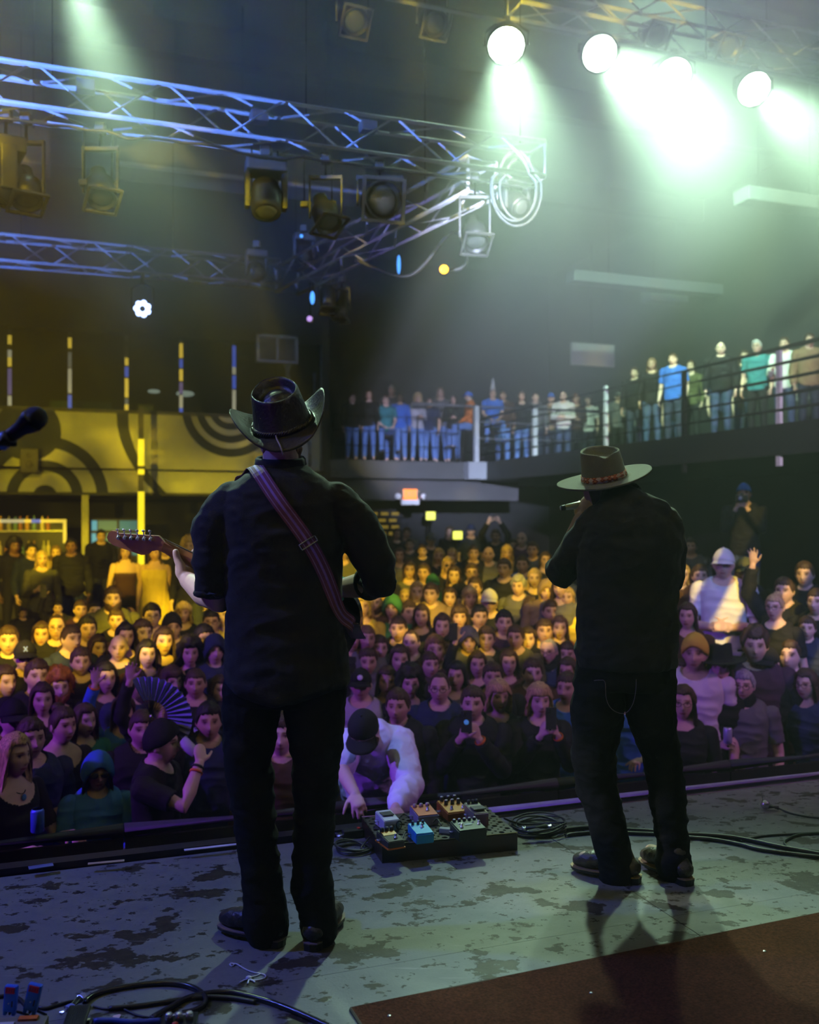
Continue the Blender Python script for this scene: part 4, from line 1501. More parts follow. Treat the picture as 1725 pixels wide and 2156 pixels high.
def hand_parts(wrist, d, palm_n, size=1.0, curl=0.4, spread=0.16, thumb_side=1, thumb_curl=0.3, fr=0.0088):
    """palm and five fingers; d = finger direction, palm_n = out of the palm"""
    d = Vector(d).normalized()
    n = Vector(palm_n); n = (n - d * n.dot(d)).normalized()
    s = d.cross(n) * thumb_side          # towards the thumb
    w = Vector(wrist)
    parts = []
    pl = 0.088 * size
    parts.append(ring_caps([w - d * 0.02 * size, w + d * 0.02 * size, w + d * pl * 0.6, w + d * pl * 0.92], [0.026 * size, 0.032 * size, 0.040 * size, 0.036 * size], 14, (1.0, 0.42), n))
    lens = (0.068, 0.076, 0.071, 0.056)
    for k in range(4):
        off = (1.5 - k) * 0.0205 * size
        base = w + d * (pl * (0.93 if k in (1, 2) else 0.88)) + s * off
        ang = (1.5 - k) * spread
        fd = (d * math.cos(ang) + s * math.sin(ang)).normalized()
        L = lens[k] * size
        p = base - fd * 0.012 * size
        pts = [p]
        a = 0.0
        dirn = fd
        for j, fl in enumerate((0.45, 0.32, 0.26)):
            a = curl * (0.8, 1.25, 0.9)[j]
            ax = fd.cross(n).normalized()
            dirn = (Quaternion(ax, a) @ dirn)
            p = p + dirn * L * fl * 1.15
            pts.append(p)
        r = fr * size * (1.0, 1.03, 1.0, 0.88)[k]
        parts.append(ring_caps(pts, [r * 1.1, r * 1.02, r * 0.95, r * 0.85], 10))
    tb = w + d * 0.022 * size + s * 0.026 * size
    td = (d * 0.62 + s * 0.72 + n * 0.25).normalized()
    p1 = tb + td * 0.042 * size
    td2 = (td + d * (0.35 + thumb_curl) + n * thumb_curl * 0.6).normalized()
    p2 = p1 + td2 * 0.034 * size
    td3 = (td2 + n * thumb_curl * 0.7 + d * thumb_curl * 0.3).normalized()
    p3 = p2 + td3 * 0.026 * size
    r = fr * size
    parts.append(ring_caps([tb, p1, p2, p3], [r * 1.75, r * 1.35, r * 1.12, r * 0.92], 10))
    return parts


def face_colors(v, Minv, brow=(0.12, 0.08, 0.05), lips=(0.75, 0.42, 0.38), stubble=0.0, makeup=0.0):
    """own colours of the face: brows, eyes, lips, redder cheeks; plus painted shade in eye sockets, mouth line, nostrils; v in body space"""
    h = np.c_[v, np.ones(len(v))] @ np.array(Minv).T
    x, y, z = h[:, 0], h[:, 1], h[:, 2]
    ax = np.abs(x)
    front = (y < -0.03) & (np.abs(z) < 0.13) & (ax < 0.085) & (y > -0.16)
    col = np.ones((len(v), 3), dtype=np.float32)

    def put(w, c):
        nonlocal col
        w = np.clip(w, 0, 1)[:, None] * front[:, None]
        col = col * (1 - w) + np.array(c, dtype=np.float32) * w
    put(0.35 * np.exp(-((ax - 0.045) / 0.02) ** 2 - ((z + 0.025) / 0.02) ** 2), (1.0, 0.72, 0.68))
    if stubble:
        put(stubble * np.clip((-0.035 - z) / 0.02, 0, 1), (0.55, 0.5, 0.48))
    put(0.8 * np.exp(-((ax - 0.032) / 0.022) ** 2 - ((z - 0.012) / 0.012) ** 2), (0.6, 0.5, 0.46))  # shade of the eye sockets put into the skin colour
    put(1.4 * np.exp(-((ax - 0.032) / 0.021) ** 4 - ((z - 0.0345 + (ax - 0.03) * 0.15) / 0.0055) ** 2), brow)
    put(0.8 * np.exp(-((ax - 0.032) / 0.013) ** 4 - ((z - 0.012) / 0.0045) ** 2), (0.8, 0.78, 0.76))
    put(1.6 * np.exp(-((ax - 0.032) / 0.0065) ** 2 - ((z - 0.012) / 0.0065) ** 2), (0.05, 0.04, 0.035))
    put(1.2 * np.exp(-((ax - 0.032) / 0.016) ** 4 - ((z - 0.0195) / 0.003) ** 2), (0.15, 0.1, 0.08))
    put(1.2 * np.exp(-(x / 0.021) ** 4 - ((z + 0.061) / 0.0095) ** 2), lips)
    put(1.2 * np.exp(-(x / 0.021) ** 4 - ((z + 0.0612) / 0.003) ** 2), (0.25, 0.12, 0.11))
    put(0.8 * np.exp(-((ax - 0.008) / 0.0045) ** 2 - ((z + 0.036) / 0.004) ** 2), (0.3, 0.2, 0.17))  # nostrils: shade painted in, like the mouth line above
    return np.clip(col, 0, 1.2)


def skin_material():
    m, nt, b = nmat('skin')
    N, L = nt.nodes, nt.links
    b.inputs['Roughness'].default_value = 0.5
    b.inputs['Specular IOR Level'].default_value = 0.4
    b.inputs['Subsurface Weight'].default_value = 0.0
    oi = N.new('ShaderNodeObjectInfo')
    at = N.new('ShaderNodeAttribute'); at.attribute_name = 'Col'
    tc = N.new('ShaderNodeTexCoord')
    nz = N.new('ShaderNodeTexNoise'); nz.inputs['Scale'].default_value = 26; nz.inputs['Detail'].default_value = 4
    L.new(tc.outputs['Object'], nz.inputs['Vector'])
    rg = N.new('ShaderNodeMapRange'); rg.inputs['To Min'].default_value = 0.86; rg.inputs['To Max'].default_value = 1.1
    L.new(nz.outputs['Fac'], rg.inputs[0])
    m1 = N.new('ShaderNodeMix'); m1.data_type = 'RGBA'; m1.blend_type = 'MULTIPLY'; m1.inputs[0].default_value = 1.0
    L.new(oi.outputs['Color'], m1.inputs[6]); L.new(at.outputs['Color'], m1.inputs[7])
    v = N.new('ShaderNodeVectorMath'); v.operation = 'SCALE'
    L.new(m1.outputs[2], v.inputs[0]); L.new(rg.outputs[0], v.inputs['Scale'])
    L.new(v.outputs[0], b.inputs['Base Color'])
    return m


M_SKIN = skin_material()
def hair_material():
    m, nt, b = nmat('hair')
    N, L = nt.nodes, nt.links
    b.inputs['Roughness'].default_value = 0.55
    b.inputs['Specular IOR Level'].default_value = 0.35
    oi = N.new('ShaderNodeObjectInfo')
    tc = N.new('ShaderNodeTexCoord')
    mp = N.new('ShaderNodeMapping'); mp.inputs['Scale'].default_value = (150, 150, 16)
    L.new(tc.outputs['Object'], mp.inputs[0])
    nz = N.new('ShaderNodeTexNoise'); nz.inputs['Scale'].default_value = 1.0; nz.inputs['Detail'].default_value = 3
    L.new(mp.outputs[0], nz.inputs['Vector'])
    rg = N.new('ShaderNodeMapRange'); rg.inputs['From Min'].default_value = 0.3; rg.inputs['From Max'].default_value = 0.7
    rg.inputs['To Min'].default_value = 0.35; rg.inputs['To Max'].default_value = 1.5
    L.new(nz.outputs['Fac'], rg.inputs[0])
    mx = N.new('ShaderNodeVectorMath'); mx.operation = 'SCALE'
    L.new(oi.outputs['Color'], mx.inputs[0]); L.new(rg.outputs[0], mx.inputs['Scale'])
    L.new(mx.outputs[0], b.inputs['Base Color'])
    bp = N.new('ShaderNodeBump'); bp.inputs['Strength'].default_value = 0.8; bp.inputs['Distance'].default_value = 0.006
    L.new(nz.outputs['Fac'], bp.inputs['Height']); L.new(bp.outputs[0], b.inputs['Normal'])
    return m


M_HAIR = hair_material()
M_CLOTH = objmat('cloth', 0.85, 0.15, 9, 0.2, 260, 0.25)
M_DENIM = objmat('denim', 0.85, 0.2, 14, 0.25, 400, 0.2)
M_LEATHER = objmat('leather', 0.42, 0.25, 18, 0.25, 120, 0.5)


def colored(o, c):
    o.color = (c[0], c[1], c[2], 1.0)
    return o

# ================================================================== THE TWO MUSICIANS
def solid(parts, voxel, smooth, name, m, parent, color=None, folds=None):
    me = remesh(parts, voxel, smooth)
    if folds:
        v, n = verts_np(me), norms_np(me)
        dsp = np.zeros(len(v), dtype=np.float32)
        for (amp, sc, seed) in folds:
            f = fold_noise(v, sc, seed)
            dsp += amp * (1 - 2.2 * np.abs(f))          # ridged: cloth creases
        set_verts(me, v + n * dsp[:, None])
    me.materials.append(m)
    smooth_all(me)
    me.name = name
    o = link(name, me, parent)
    if color:
        colored(o, color)
    return o


def foot_outline(s=1.0, w=1.0):
    w = w * 0.9
    pts = [(-0.085, 0), (-0.08, 0.025), (-0.06, 0.036), (-0.01, 0.034), (0.05, 0.036), (0.10, 0.046), (0.15, 0.046), (0.185, 0.033), (0.2, 0.012),
           (0.2, -0.012), (0.185, -0.033), (0.15, -0.045), (0.10, -0.042), (0.05, -0.034), (-0.01, -0.034), (-0.06, -0.036), (-0.08, -0.025)]
    return [(x * s, y * s * w) for x, y in pts]


def boot(parent, loc, yaw, color, welt_color, s=1.0, shaft=0.12):
    sub = solid([ring_caps([(-0.045, 0, 0.06), (0.02, 0, 0.075), (0.08, 0, 0.07), (0.135, 0, 0.058), (0.165, 0, 0.052)], [0.04, 0.042, 0.042, 0.042, 0.034], 14, (1.0, 0.82), (0, 0, 1)),
                 ring_caps([(-0.02, 0, 0.07), (-0.01, 0, shaft)], [0.043, 0.036], 14),
                 ring_caps([(0.0, 0, 0.1), (0.05, 0, 0.085)], [0.043, 0.036], 12)], 0.006, 3, 'boot', M_LEATHER, parent, color, [(0.0025, (25, 25, 25), 3)])
    sub.location = loc; sub.rotation_euler = (0, 0, yaw); sub.scale = (s, s, s)
    MB().prism(foot_outline(1.02, 1.05), 0.010, Matrix.Translation((0, 0, 0.016))).prism([(x, y) for x, y in foot_outline(1.0, 1.02) if x < 0.01] , 0.018).build('sole', M_RUBBER, sub)
    MB().prism(foot_outline(1.03, 1.07), 0.004, Matrix.Translation((0, 0, 0.0255))).build('welt', mat('welt_%d' % int(welt_color[0] * 100), welt_color, 0.6), sub)
    return sub


# ------------------------------------------------------------------ hats
def hat_mesh(kind, name, mats):
    """brim and crown of a hat as a closed shell; local z up, wearer faces -y"""
    mb = MB()
    seg = 48
    if kind == 'cowboy':
        rx0, ry0, rx1, ry1, hgt = 0.098, 0.112, 0.078, 0.092, 0.128
    else:
        rx0, ry0, rx1, ry1, hgt = 0.090, 0.104, 0.078, 0.088, 0.118
    rows = []

    def row(f):
        rows.append([Vector(f(2 * PI * k / seg)) for k in range(seg)])

    def brim(t, dz):
        def f(a):
            c, s = math.cos(a), math.sin(a)
            if kind == 'cowboy':
                ox, oy = 0.172, 0.182
                lift = 0.088 * (abs(c) ** 2.6) * t ** 1.7 - 0.020 * (abs(s) ** 3) * t ** 1.5
                wx = ox - 0.012 * abs(c) ** 3 * t
                return ((rx0 + (wx - rx0) * t) * c, (ry0 + (oy - ry0) * t) * s, lift + dz)
            ox, oy = 0.19, 0.185
            lift = 0.012 * (abs(c) ** 2.0) * t ** 2
            return ((rx0 + (ox - rx0) * t) * c, (ry0 + (oy - ry0) * t) * s, lift + dz)
        return f
    # inside of the crown (hidden), then under the brim, edge, over the brim, crown wall, top
    row(lambda a: (rx0 * 0.9 * math.cos(a), ry0 * 0.9 * math.sin(a), 0.03))
    row(lambda a: (rx0 * 0.97 * math.cos(a), ry0 * 0.97 * math.sin(a), -0.003))
    for t in (0.25, 0.5, 0.75, 0.92, 1.0):
        row(brim(t, -0.0035))
    row(brim(1.012, 0.0))
    for t in (1.0, 0.92, 0.75, 0.5, 0.25, 0.06):
        row(brim(t, 0.0035))

    def wall(t):
        def f(a):
            c, s = math.cos(a), math.sin(a)
            rx, ry = rx0 + (rx1 - rx0) * t, ry0 + (ry1 - ry0) * t
            topz = hgt + (-0.16 * s * ry if kind == 'cowboy' else -0.07 * s * ry + 0.10 * c * rx)
            sag = 0.0
            if kind != 'cowboy':
                sag = 0.016 * math.exp(-((c) / 0.3) ** 2) * (1 if s > 0 else 0) * t * t
            pin = 1 - 0.10 * t * math.exp(-((abs(c) - 0.75) / 0.22) ** 2) * (1 if s < 0 else 0)
            return (rx * c * pin, ry * s, 0.006 + (topz - 0.006) * t - sag)
        return f
    for t in (0.06, 0.2, 0.4, 0.6, 0.8, 0.93, 1.0):
        row(wall(t))

    def top(sv, dz):
        w = wall(1.0)
        def f(a):
            x, y, z = w(a)
            c, s = math.cos(a), math.sin(a)
            zc = hgt
            return (x * sv, y * sv, zc + (z - zc) * sv + dz)
        return f
    if kind == 'cowboy':
        for sv, dz in ((0.96, 0.003), (0.90, -0.004), (0.84, -0.022), (0.74, -0.036), (0.60, -0.030), (0.40, -0.016), (0.2, -0.010), (0.03, -0.009)):
            row(top(sv, dz))
    else:
        for sv, dz in ((0.96, 0.003), (0.88, -0.006), (0.76, -0.026), (0.6, -0.034), (0.4, -0.03), (0.15, -0.026), (0.03, -0.025)):
            row(top(sv, dz))
    V_, F_ = [], []
    for r in rows:
        V_ += r
    for i in range(len(rows) - 1):
        for k in range(seg):
            l = (k + 1) % seg
            F_.append((i * seg + k, i * seg + l, (i + 1) * seg + l, (i + 1) * seg + k))
    F_.append(tuple((len(rows) - 1) * seg + k for k in range(seg)))
    mb.add(V_, F_, True)
    return mb.mesh(name, mats)


M_SHIRT = mat('black_shirt_cotton', (0.0095, 0.0095, 0.0105), 0.8, 0, 0.25, 20, 0.2, 300, 0.25, 0.08)
M_JEANS = mat('black_jeans', (0.005, 0.005, 0.007), 0.85, 0, 0.3, 30, 0.25, 400, 0.2)
SKIN_A = (0.62, 0.42, 0.34)

# ---- guitarist --------------------------------------------------------------
GX, GY = (600 - CX) / F * 3.2, 3.2
g_root = thing('person', 'guitarist seen from behind in cowboy hat, black shirt and black flared jeans', 'person', (GX, GY, 0))
G0 = Vector((GX, GY, 0))


def GP(px, py, dy=0.0):
    return P(px, py, 3.2 + dy) - G0


gh_c = GP(590, 914, 0.025)
Mh = Matrix.Translation(gh_c) @ Matrix.Rotation(PI + 0.35, 4, 'Z') @ Matrix.Rotation(math.radians(-24), 4, 'X')
gb = []
gb.append(xf(head_part(), Mh))
for e in ear_parts():
    gb.append(xf(e, Mh))
gb.append(ring_caps([GP(590, 935, 0.0), GP(592, 985, -0.01), GP(592, 1010, -0.01)], [0.058, 0.062, 0.07], 16))
gb.append(loft([(-0.01, 0, 0.86, 0.10, 0.08), (-0.01, 0, 0.93, 0.15, 0.10), (-0.005, 0, 1.05, 0.14, 0.095), (-0.005, 0, 1.25, 0.15, 0.10), (-0.005, 0, 1.40, 0.16, 0.10), (-0.01, 0, 1.50, 0.13, 0.08), (-0.012, 0, 1.56, 0.06, 0.06)]))
sh_l, sh_r = Vector((-0.195, 0, 1.452)), Vector((0.185, 0, 1.45))
el_l, wr_l = GP(458, 1270, 0.03), GP(396, 1222, 0.27)
el_r, wr_r = GP(800, 1225, 0.03), GP(712, 1240, 0.24)
gb.append(ring_caps([sh_l, sh_l.lerp(el_l, 0.5), el_l, el_l.lerp(wr_l, 0.4), wr_l], [0.055, 0.05, 0.044, 0.047, 0.032], 14))
gb.append(ring_caps([sh_r, sh_r.lerp(el_r, 0.5), el_r, el_r.lerp(wr_r, 0.35), wr_r], [0.055, 0.05, 0.047, 0.048, 0.031], 14))
# fretting hand: thumb up behind the neck, fingers wrapping under to the far side
hd = (GP(384, 1183, 0.36) - wr_l).normalized()
thumb_tip = GP(370, 1162, 0.285)
gb.append(ring_caps([wr_l, wr_l + hd * 0.045, wr_l + hd * 0.085], [0.032, 0.040, 0.034], 14, (1.0, 0.62), (0.5, -1, 0.2)))
gb.append(ring_caps([wr_l + hd * 0.03 + Vector((-0.012, -0.015, 0.012)), GP(381, 1192, 0.28), GP(373, 1176, 0.285), thumb_tip], [0.022, 0.018, 0.0145, 0.0125], 12))
for k in range(4):
    b0 = wr_l + hd * 0.08 + Vector((0.004 + 0.021 * k, 0.01, -0.006 - 0.008 * k))
    p1 = b0 + Vector((0.016, 0.035, 0.012))
    p2 = p1 + Vector((0.004, 0.02, 0.03))
    p3 = p2 + Vector((-0.004, -0.005, 0.025))
    gb.append(ring_caps([b0, p1, p2, p3], [0.0105, 0.0098, 0.009, 0.008], 10))
# picking hand
gb += hand_parts(wr_r, (-0.85, 0.35, -0.25), (0, 0.2, -1), 0.95, 0.55, 0.12, -1, 0.5)
hip_l, hip_r = GP(533, 1450, 0), GP(660, 1450, 0)
kn_l, kn_r = GP(532, 1700, 0.02), GP(664, 1700, 0.02)
an_l, an_r = GP(559, 1930, 0.0), GP(671, 1925, 0.0)
gb.append(ring_caps([hip_l, kn_l, an_l], [0.072, 0.05, 0.036], 14))
gb.append(ring_caps([hip_r, kn_r, an_r], [0.072, 0.05, 0.036], 14))
for an, yw in ((an_l, 2.55), (an_r, 1.35)):
    fd = Vector((math.cos(yw), math.sin(yw), 0))
    gb.append(ring_caps([Vector((an.x, an.y, 0.07)) - fd * 0.03, Vector((an.x, an.y, 0.062)) + fd * 0.13], [0.033, 0.027], 10))
me = remesh(gb, 0.0055, 3)
color_attr(me, face_colors(verts_np(me), Mh.inverted()))
me.materials.append(M_SKIN); smooth_all(me)
colored(link('body', me, g_root), SKIN_A)
# hair at the nape
hp = []
for k in range(26):
    a = -0.9 + 1.8 * k / 25
    p = Mh @ Vector((0.074 * math.sin(a), 0.072 * math.cos(a) + 0.012, -0.03))
    q = Mh @ Vector((0.070 * math.sin(a), 0.062 * math.cos(a) + 0.012, -0.082 - 0.01 * random.random()))
    hp.append(ring_caps([p, q], [0.012, 0.005], 6))
solid(hp, 0.005, 1, 'hair', M_HAIR, g_root, (0.20, 0.10, 0.05))
# shirt
gs = [loft([(0.008, 0.0, 0.862, 0.206, 0.145), (0.006, 0, 0.90, 0.205, 0.145), (0.004, 0, 1.0, 0.196, 0.135), (-0.004, 0, 1.12, 0.188, 0.13), (-0.006, 0, 1.25, 0.19, 0.135), (-0.006, -0.005, 1.37, 0.203, 0.14), (-0.006, -0.008, 1.45, 0.207, 0.135), (-0.008, -0.008, 1.505, 0.187, 0.12), (-0.011, -0.008, 1.55, 0.135, 0.095), (-0.013, -0.004, 1.58, 0.088, 0.075), (-0.014, 0.0, 1.605, 0.070, 0.066)], 32)]
gs.append(ring_caps([sh_l + Vector((0.02, 0, 0.005)), GP(452, 1110, 0.0), GP(450, 1195, 0.01), GP(449, 1226, 0.015)], [0.078, 0.074, 0.066, 0.060], 16))
gs.append(ring_caps([sh_r + Vector((-0.02, 0, 0.005)), GP(752, 1110, 0.0), GP(788, 1180, 0.01), el_r, GP(782, 1226, 0.09)], [0.08, 0.071, 0.064, 0.058, 0.05], 16))
# shirt tail, lower in the middle of the back
gs.append(loft([(-0.01, -0.02, 0.82, 0.10, 0.125), (-0.005, -0.015, 0.84, 0.16, 0.13), (0.0, -0.01, 0.875, 0.2, 0.14)], 24))
shirt_o = solid(gs, 0.0075, 5, 'shirt', M_SHIRT, g_root, None, [(0.008, (6, 6, 11), 1), (0.0035, (16, 16, 26), 5)])
# collar and cuffs
mb = MB()
pts = [Vector((-0.014 + 0.078 * math.cos(a), -0.002 + 0.074 * math.sin(a), 1.600 + 0.014 * math.sin(a))) for a in [2 * PI * k / 28 for k in range(28)]]
mb.tube(pts, 0.02, 8, closed=True, flat=(0.45, 1.2))
mb.build('collar', M_SHIRT, shirt_o)
for (c, d_, r) in ((GP(450, 1247, 0.02), Vector((0.02, 0.05, -1)), 0.056), (GP(777, 1227, 0.10), wr_r - el_r, 0.05)):
    a, b_ = frame(d_)
    pts = [c + a * math.cos(2 * PI * k / 20) * r + b_ * math.sin(2 * PI * k / 20) * r for k in range(20)]
    MB().tube(pts, 0.013, 8, closed=True).build('cuff', M_SHIRT, shirt_o)
# jeans
gj = [loft([(-0.005, 0, 0.80, 0.17, 0.115), (-0.003, 0, 0.85, 0.195, 0.125), (-0.003, 0, 0.93, 0.185, 0.12), (-0.003, 0, 0.99, 0.165, 0.105)], 24)]
def leg(ps):
    return ring_caps([GP(x, y, dy) for (x, y, r, dy) in ps], [r for (x, y, r, dy) in ps], 18)
gj.append(leg([(533, 1450, 0.100, 0), (528, 1500, 0.094, 0), (523, 1600, 0.079, 0.005), (532, 1690, 0.072, 0.01), (545, 1790, 0.063, 0.0), (555, 1880, 0.063, 0), (559, 1930, 0.071, 0), (560, 1952, 0.072, 0)]))
gj.append(leg([(660, 1450, 0.106, 0), (664, 1500, 0.099, 0), (667, 1600, 0.082, 0.005), (664, 1700, 0.068, 0.01), (657, 1800, 0.062, 0), (657, 1866, 0.068, 0), (668, 1930, 0.060, 0), (671, 1956, 0.060, 0)]))
jeans_o = solid(gj, 0.0075, 4, 'jeans', M_JEANS, g_root, None, [(0.006, (8, 8, 14), 11), (0.003, (20, 20, 34), 4)])
BOOT_C = (0.035, 0.028, 0.022)
bt = boot(g_root, (an_l.x - 0.005, an_l.y + 0.0, 0), 2.60, BOOT_C, (0.2, 0.15, 0.13), 0.95)
bt = boot(g_root, (an_r.x, an_r.y - 0.0, 0), 1.30, BOOT_C, (0.2, 0.15, 0.13), 0.95)
# cowboy hat
M_HATL = mat('black_leather_hat', (0.03, 0.028, 0.026), 0.42, 0, 0.35, 16, 0.3, 90, 0.5)
hat_c = GP(596, 896, 0.02)
hat = link('hat', hat_mesh('cowboy', 'hat', M_HATL), g_root, hat_c)
hat.rotation_euler = (Matrix.Rotation(math.radians(-11), 4, 'Y') @ Matrix.Rotation(math.radians(27), 4, 'X') @ Matrix.Rotation(PI + 0.12, 4, 'Z')).to_euler()
for ph in (0, 2 * PI / 3, 4 * PI / 3):
    pts = []
    for k in range(150):
        a = 2 * PI * k / 150
        w = 24 * a + ph
        rr = 0.004 * math.cos(w)
        pts.append(((0.1000 + rr) * math.cos(a), (0.1140 + rr) * math.sin(a), 0.014 + 0.0055 * math.sin(w)))
    MB().tube(pts, 0.0042, 6, closed=True).build('braid', mat('hat_braid', (0.02, 0.018, 0.016), 0.3, 0, 0.2), hat)
MB().tube(smooth_path([(0.03, 0.118, 0.016), (0.03, 0.128, 0.006), (0.028, 0.142, 0.002), (0.024, 0.172, -0.006), (0.022, 0.186, -0.03)]), 0.0028, 6).build('hat_lace', mat('hat_lace', (0.35, 0.32, 0.28), 0.5), hat)
# green bracelet on the picking wrist
a, b_ = frame(wr_r - el_r)
c = wr_r + (el_r - wr_r).normalized() * 0.012
MB().tube([c + a * math.cos(2 * PI * k / 18) * 0.036 + b_ * math.sin(2 * PI * k / 18) * 0.036 for k in range(18)], 0.010, 8, closed=True).build('bracelet', mat('green_bracelet', (0.05, 0.5, 0.35), 0.5), g_root)

# ---- electric guitar --------------------------------------------------------
gA, gB = GP(752, 1340, 0.24) + G0, GP(228, 1133, 0.33) + G0
e1 = (gB - gA).normalized()
e2 = (Vector((0, -0.12, 1)) - e1 * Vector((0, -0.12, 1)).dot(e1)).normalized()
e3 = e1.cross(e2)
Mg = Matrix((e1, e2, e3)).transposed().to_4x4()
Mg.translation = gA
guitar = thing('electric_guitar', 'electric guitar held by the cowboy hat guitarist, maple headstock pointing left', 'guitar')
guitar.matrix_world = Mg
CAMP = Vector((0, 0, EYE))


def gl(px, py):
    """pixel -> point of the guitar's own plane"""
    ray = P(px, py, 1.0) - CAMP
    t = (gA - CAMP).dot(e3) / ray.dot(e3)
    q = CAMP + ray * t - gA
    return (q.dot(e1), q.dot(e2))


M_MAPLE = mat('dark_maple', (0.36, 0.15, 0.06), 0.3, 0, 0.3, 18, 0.1, 40, 0.5)
M_GBODY = mat('black_guitar_lacquer', (0.015, 0.015, 0.016), 0.15, 0, 0.1)
hs = [(333, 1129), (300, 1127), (270, 1125), (247, 1123), (241, 1119), (233, 1118), (227, 1123), (224, 1132), (227, 1140), (237, 1148), (253, 1154), (277, 1162), (297, 1169), (309, 1168), (317, 1161), (330, 1159), (342, 1162), (352, 1170), (362, 1152), (345, 1141)]
MB().prism([gl(*p) for p in hs], 0.014, Matrix.Translation((0, 0, 0.004))).build('headstock', M_MAPLE, guitar)
n0, n1 = gl(335, 1134), gl(349, 1169)
w0 = (n0[1] - n1[1]) / 2
xn = (n0[0] + n1[0]) / 2
yn = (n0[1] + n1[1]) / 2
mb = MB()
V_, F_ = [], []
nseg = 9
ye = 0.012
for (x, yc, w) in ((xn, yn, 0.0235), (xn * 0.75 + 0.09, yn * 0.6 + ye * 0.4, 0.0265), (0.33, ye, 0.03)):
    for k in range(nseg):
        t = PI * k / (nseg - 1)
        V_.append(Vector((x, yc + w * math.cos(t), 0.020 - 0.021 * math.sin(t))))
for i in range(2):
    for k in range(nseg - 1):
        F_.append((i * nseg + k, i * nseg + k + 1, (i + 1) * nseg + k + 1, (i + 1) * nseg + k))
    F_.append((i * nseg + nseg - 1, i * nseg, (i + 1) * nseg, (i + 1) * nseg + nseg - 1))
F_.append(tuple(range(nseg))); F_.append(tuple(reversed(range(2 * nseg, 3 * nseg))))
mb.add(V_, F_, True)
mb.build('neck', M_MAPLE, guitar)
MB().box(((xn + 0.30) / 2, (yn + ye) / 2, 0.0235), (xn - 0.28, 0.046, 0.006), Matrix.Rotation(math.atan2(yn - ye, xn - 0.33), 3, 'Z')).build('fingerboard', mat('rosewood', (0.06, 0.03, 0.02), 0.5), guitar)
body = [(0.0, 0.0), (0.01, 0.07), (0.05, 0.125), (0.12, 0.15), (0.19, 0.135), (0.25, 0.118), (0.31, 0.128), (0.37, 0.14), (0.405, 0.12), (0.40, 0.085), (0.36, 0.045), (0.345, 0.02), (0.345, -0.02), (0.36, -0.05), (0.395, -0.09), (0.385, -0.115), (0.34, -0.125), (0.27, -0.115), (0.2, -0.13), (0.12, -0.165), (0.06, -0.155), (0.015, -0.09)]
body = [(q.x, q.y) for q in smooth_path([Vector((x, y, 0)) for x, y in body] + [Vector((0, 0, 0))], 3)[:-1]]
MB().prism(body, 0.044, Matrix.Translation((0, 0, -0.006))).build('guitar_body', M_GBODY, guitar)
# six tuners along the top edge of the headstock: gear case on the back, button above
for k in range(6):
    px = 251 + k * 13.6
    cx_, cy_ = gl(px - 0.5, 1131 + 0.7 * k)
    tx, ty = gl(px - 3.5, 1116 + 0.6 * k)
    tun = MB().box((cx_, cy_, -0.003), (0.012, 0.015, 0.013), None, 0.003).build('tuner', M_CHROME, guitar)
    MB().ball((cx_, cy_, -0.010), 0.0058, 10, 6).build('gear', M_CHROME, tun)
    MB().tube([(cx_, cy_, -0.002), ((cx_ + tx) / 2, (cy_ + ty) / 2, -0.002), (tx, ty, -0.001)], 0.0024, 6).build('shaft', M_CHROME, tun)
    MB().ball((tx, ty + 0.001, -0.001), (0.0068, 0.0052, 0.0048), 10, 6).build('button', M_CHROME, tun)
for k in range(6):
    yy = -0.018 + 0.0072 * k
    MB().tube([(0.09, yy * 1.3, 0.043), (xn, yn + yy * 0.95, 0.028)], 0.0006, 4).build('string', M_CHROME, guitar)
MB().box((0.09, 0, 0.042), (0.035, 0.08, 0.012), None, 0.003).build('bridge', M_CHROME, guitar)
for x in (0.15, 0.27):
    MB().box((x, 0, 0.041), (0.03, 0.075, 0.012), None, 0.004).build('pickup', M_RUBBER, guitar)
MB().lathe([(0.009, 0), (0.005, 0.006), (0.009, 0.014), (0.006, 0.017)], 14, Matrix.Translation((0.0, 0.0, 0.016)) @ Matrix.Rotation(-PI / 2, 4, 'Y')).build('strap_button', M_CHROME, guitar)

# ---- strap ------------------------------------------------------------------
strap = thing('guitar_strap', 'striped violet guitar strap across the black shirt back with metal slider', 'strap', (GX, GY, 0))
sp = [(505, 1060, 0.14, (-0.2, 1, 0.2)), (510, 1005, 0.085, (-0.3, 0.5, 0.8)), (531, 984, 0.0, (-0.3, -0.2, 1.0)), (549, 1001, -0.075, (-0.25, -0.75, 0.65)), (585, 1053, -0.135, (-0.1, -1, 0.25)), (625, 1108, -0.16, (0, -1, 0.06)), (661, 1160, -0.158, (0.15, -1, 0)), (692, 1212, -0.142, (0.35, -1, 0)), (716, 1258, -0.112, (0.6, -1, 0)), (733, 1295, -0.06, (0.9, -0.8, 0)), (742, 1318, 0.02, (1, -0.5, 0))]
cp = smooth_path([GP(x, y, dy) for x, y, dy, n in sp], 6)
cn = smooth_path([Vector(n).normalized() for x, y, dy, n in sp], 6)
from mathutils.bvhtree import BVHTree
bvh = BVHTree.FromPolygons([v_.co.copy() for v_ in shirt_o.data.vertices], [tuple(p_.vertices) for p_ in shirt_o.data.polygons])
for i_ in range(len(cp)):
    if 8 <= i_ <= 56:
        n_ = cn[i_].normalized()
        hit = bvh.ray_cast(cp[i_] + n_ * 0.25, -n_, 0.5)
        if hit[0] is not None:
            cp[i_] = hit[0] + n_ * 0.003
for it_ in range(3):
    cp = [cp[0]] + [(cp[i_ - 1] + cp[i_] * 2 + cp[i_ + 1]) / 4 for i_ in range(1, len(cp) - 1)] + [cp[-1]]
cp = [p_ + n_.normalized() * 0.003 for p_, n_ in zip(cp, cn)]
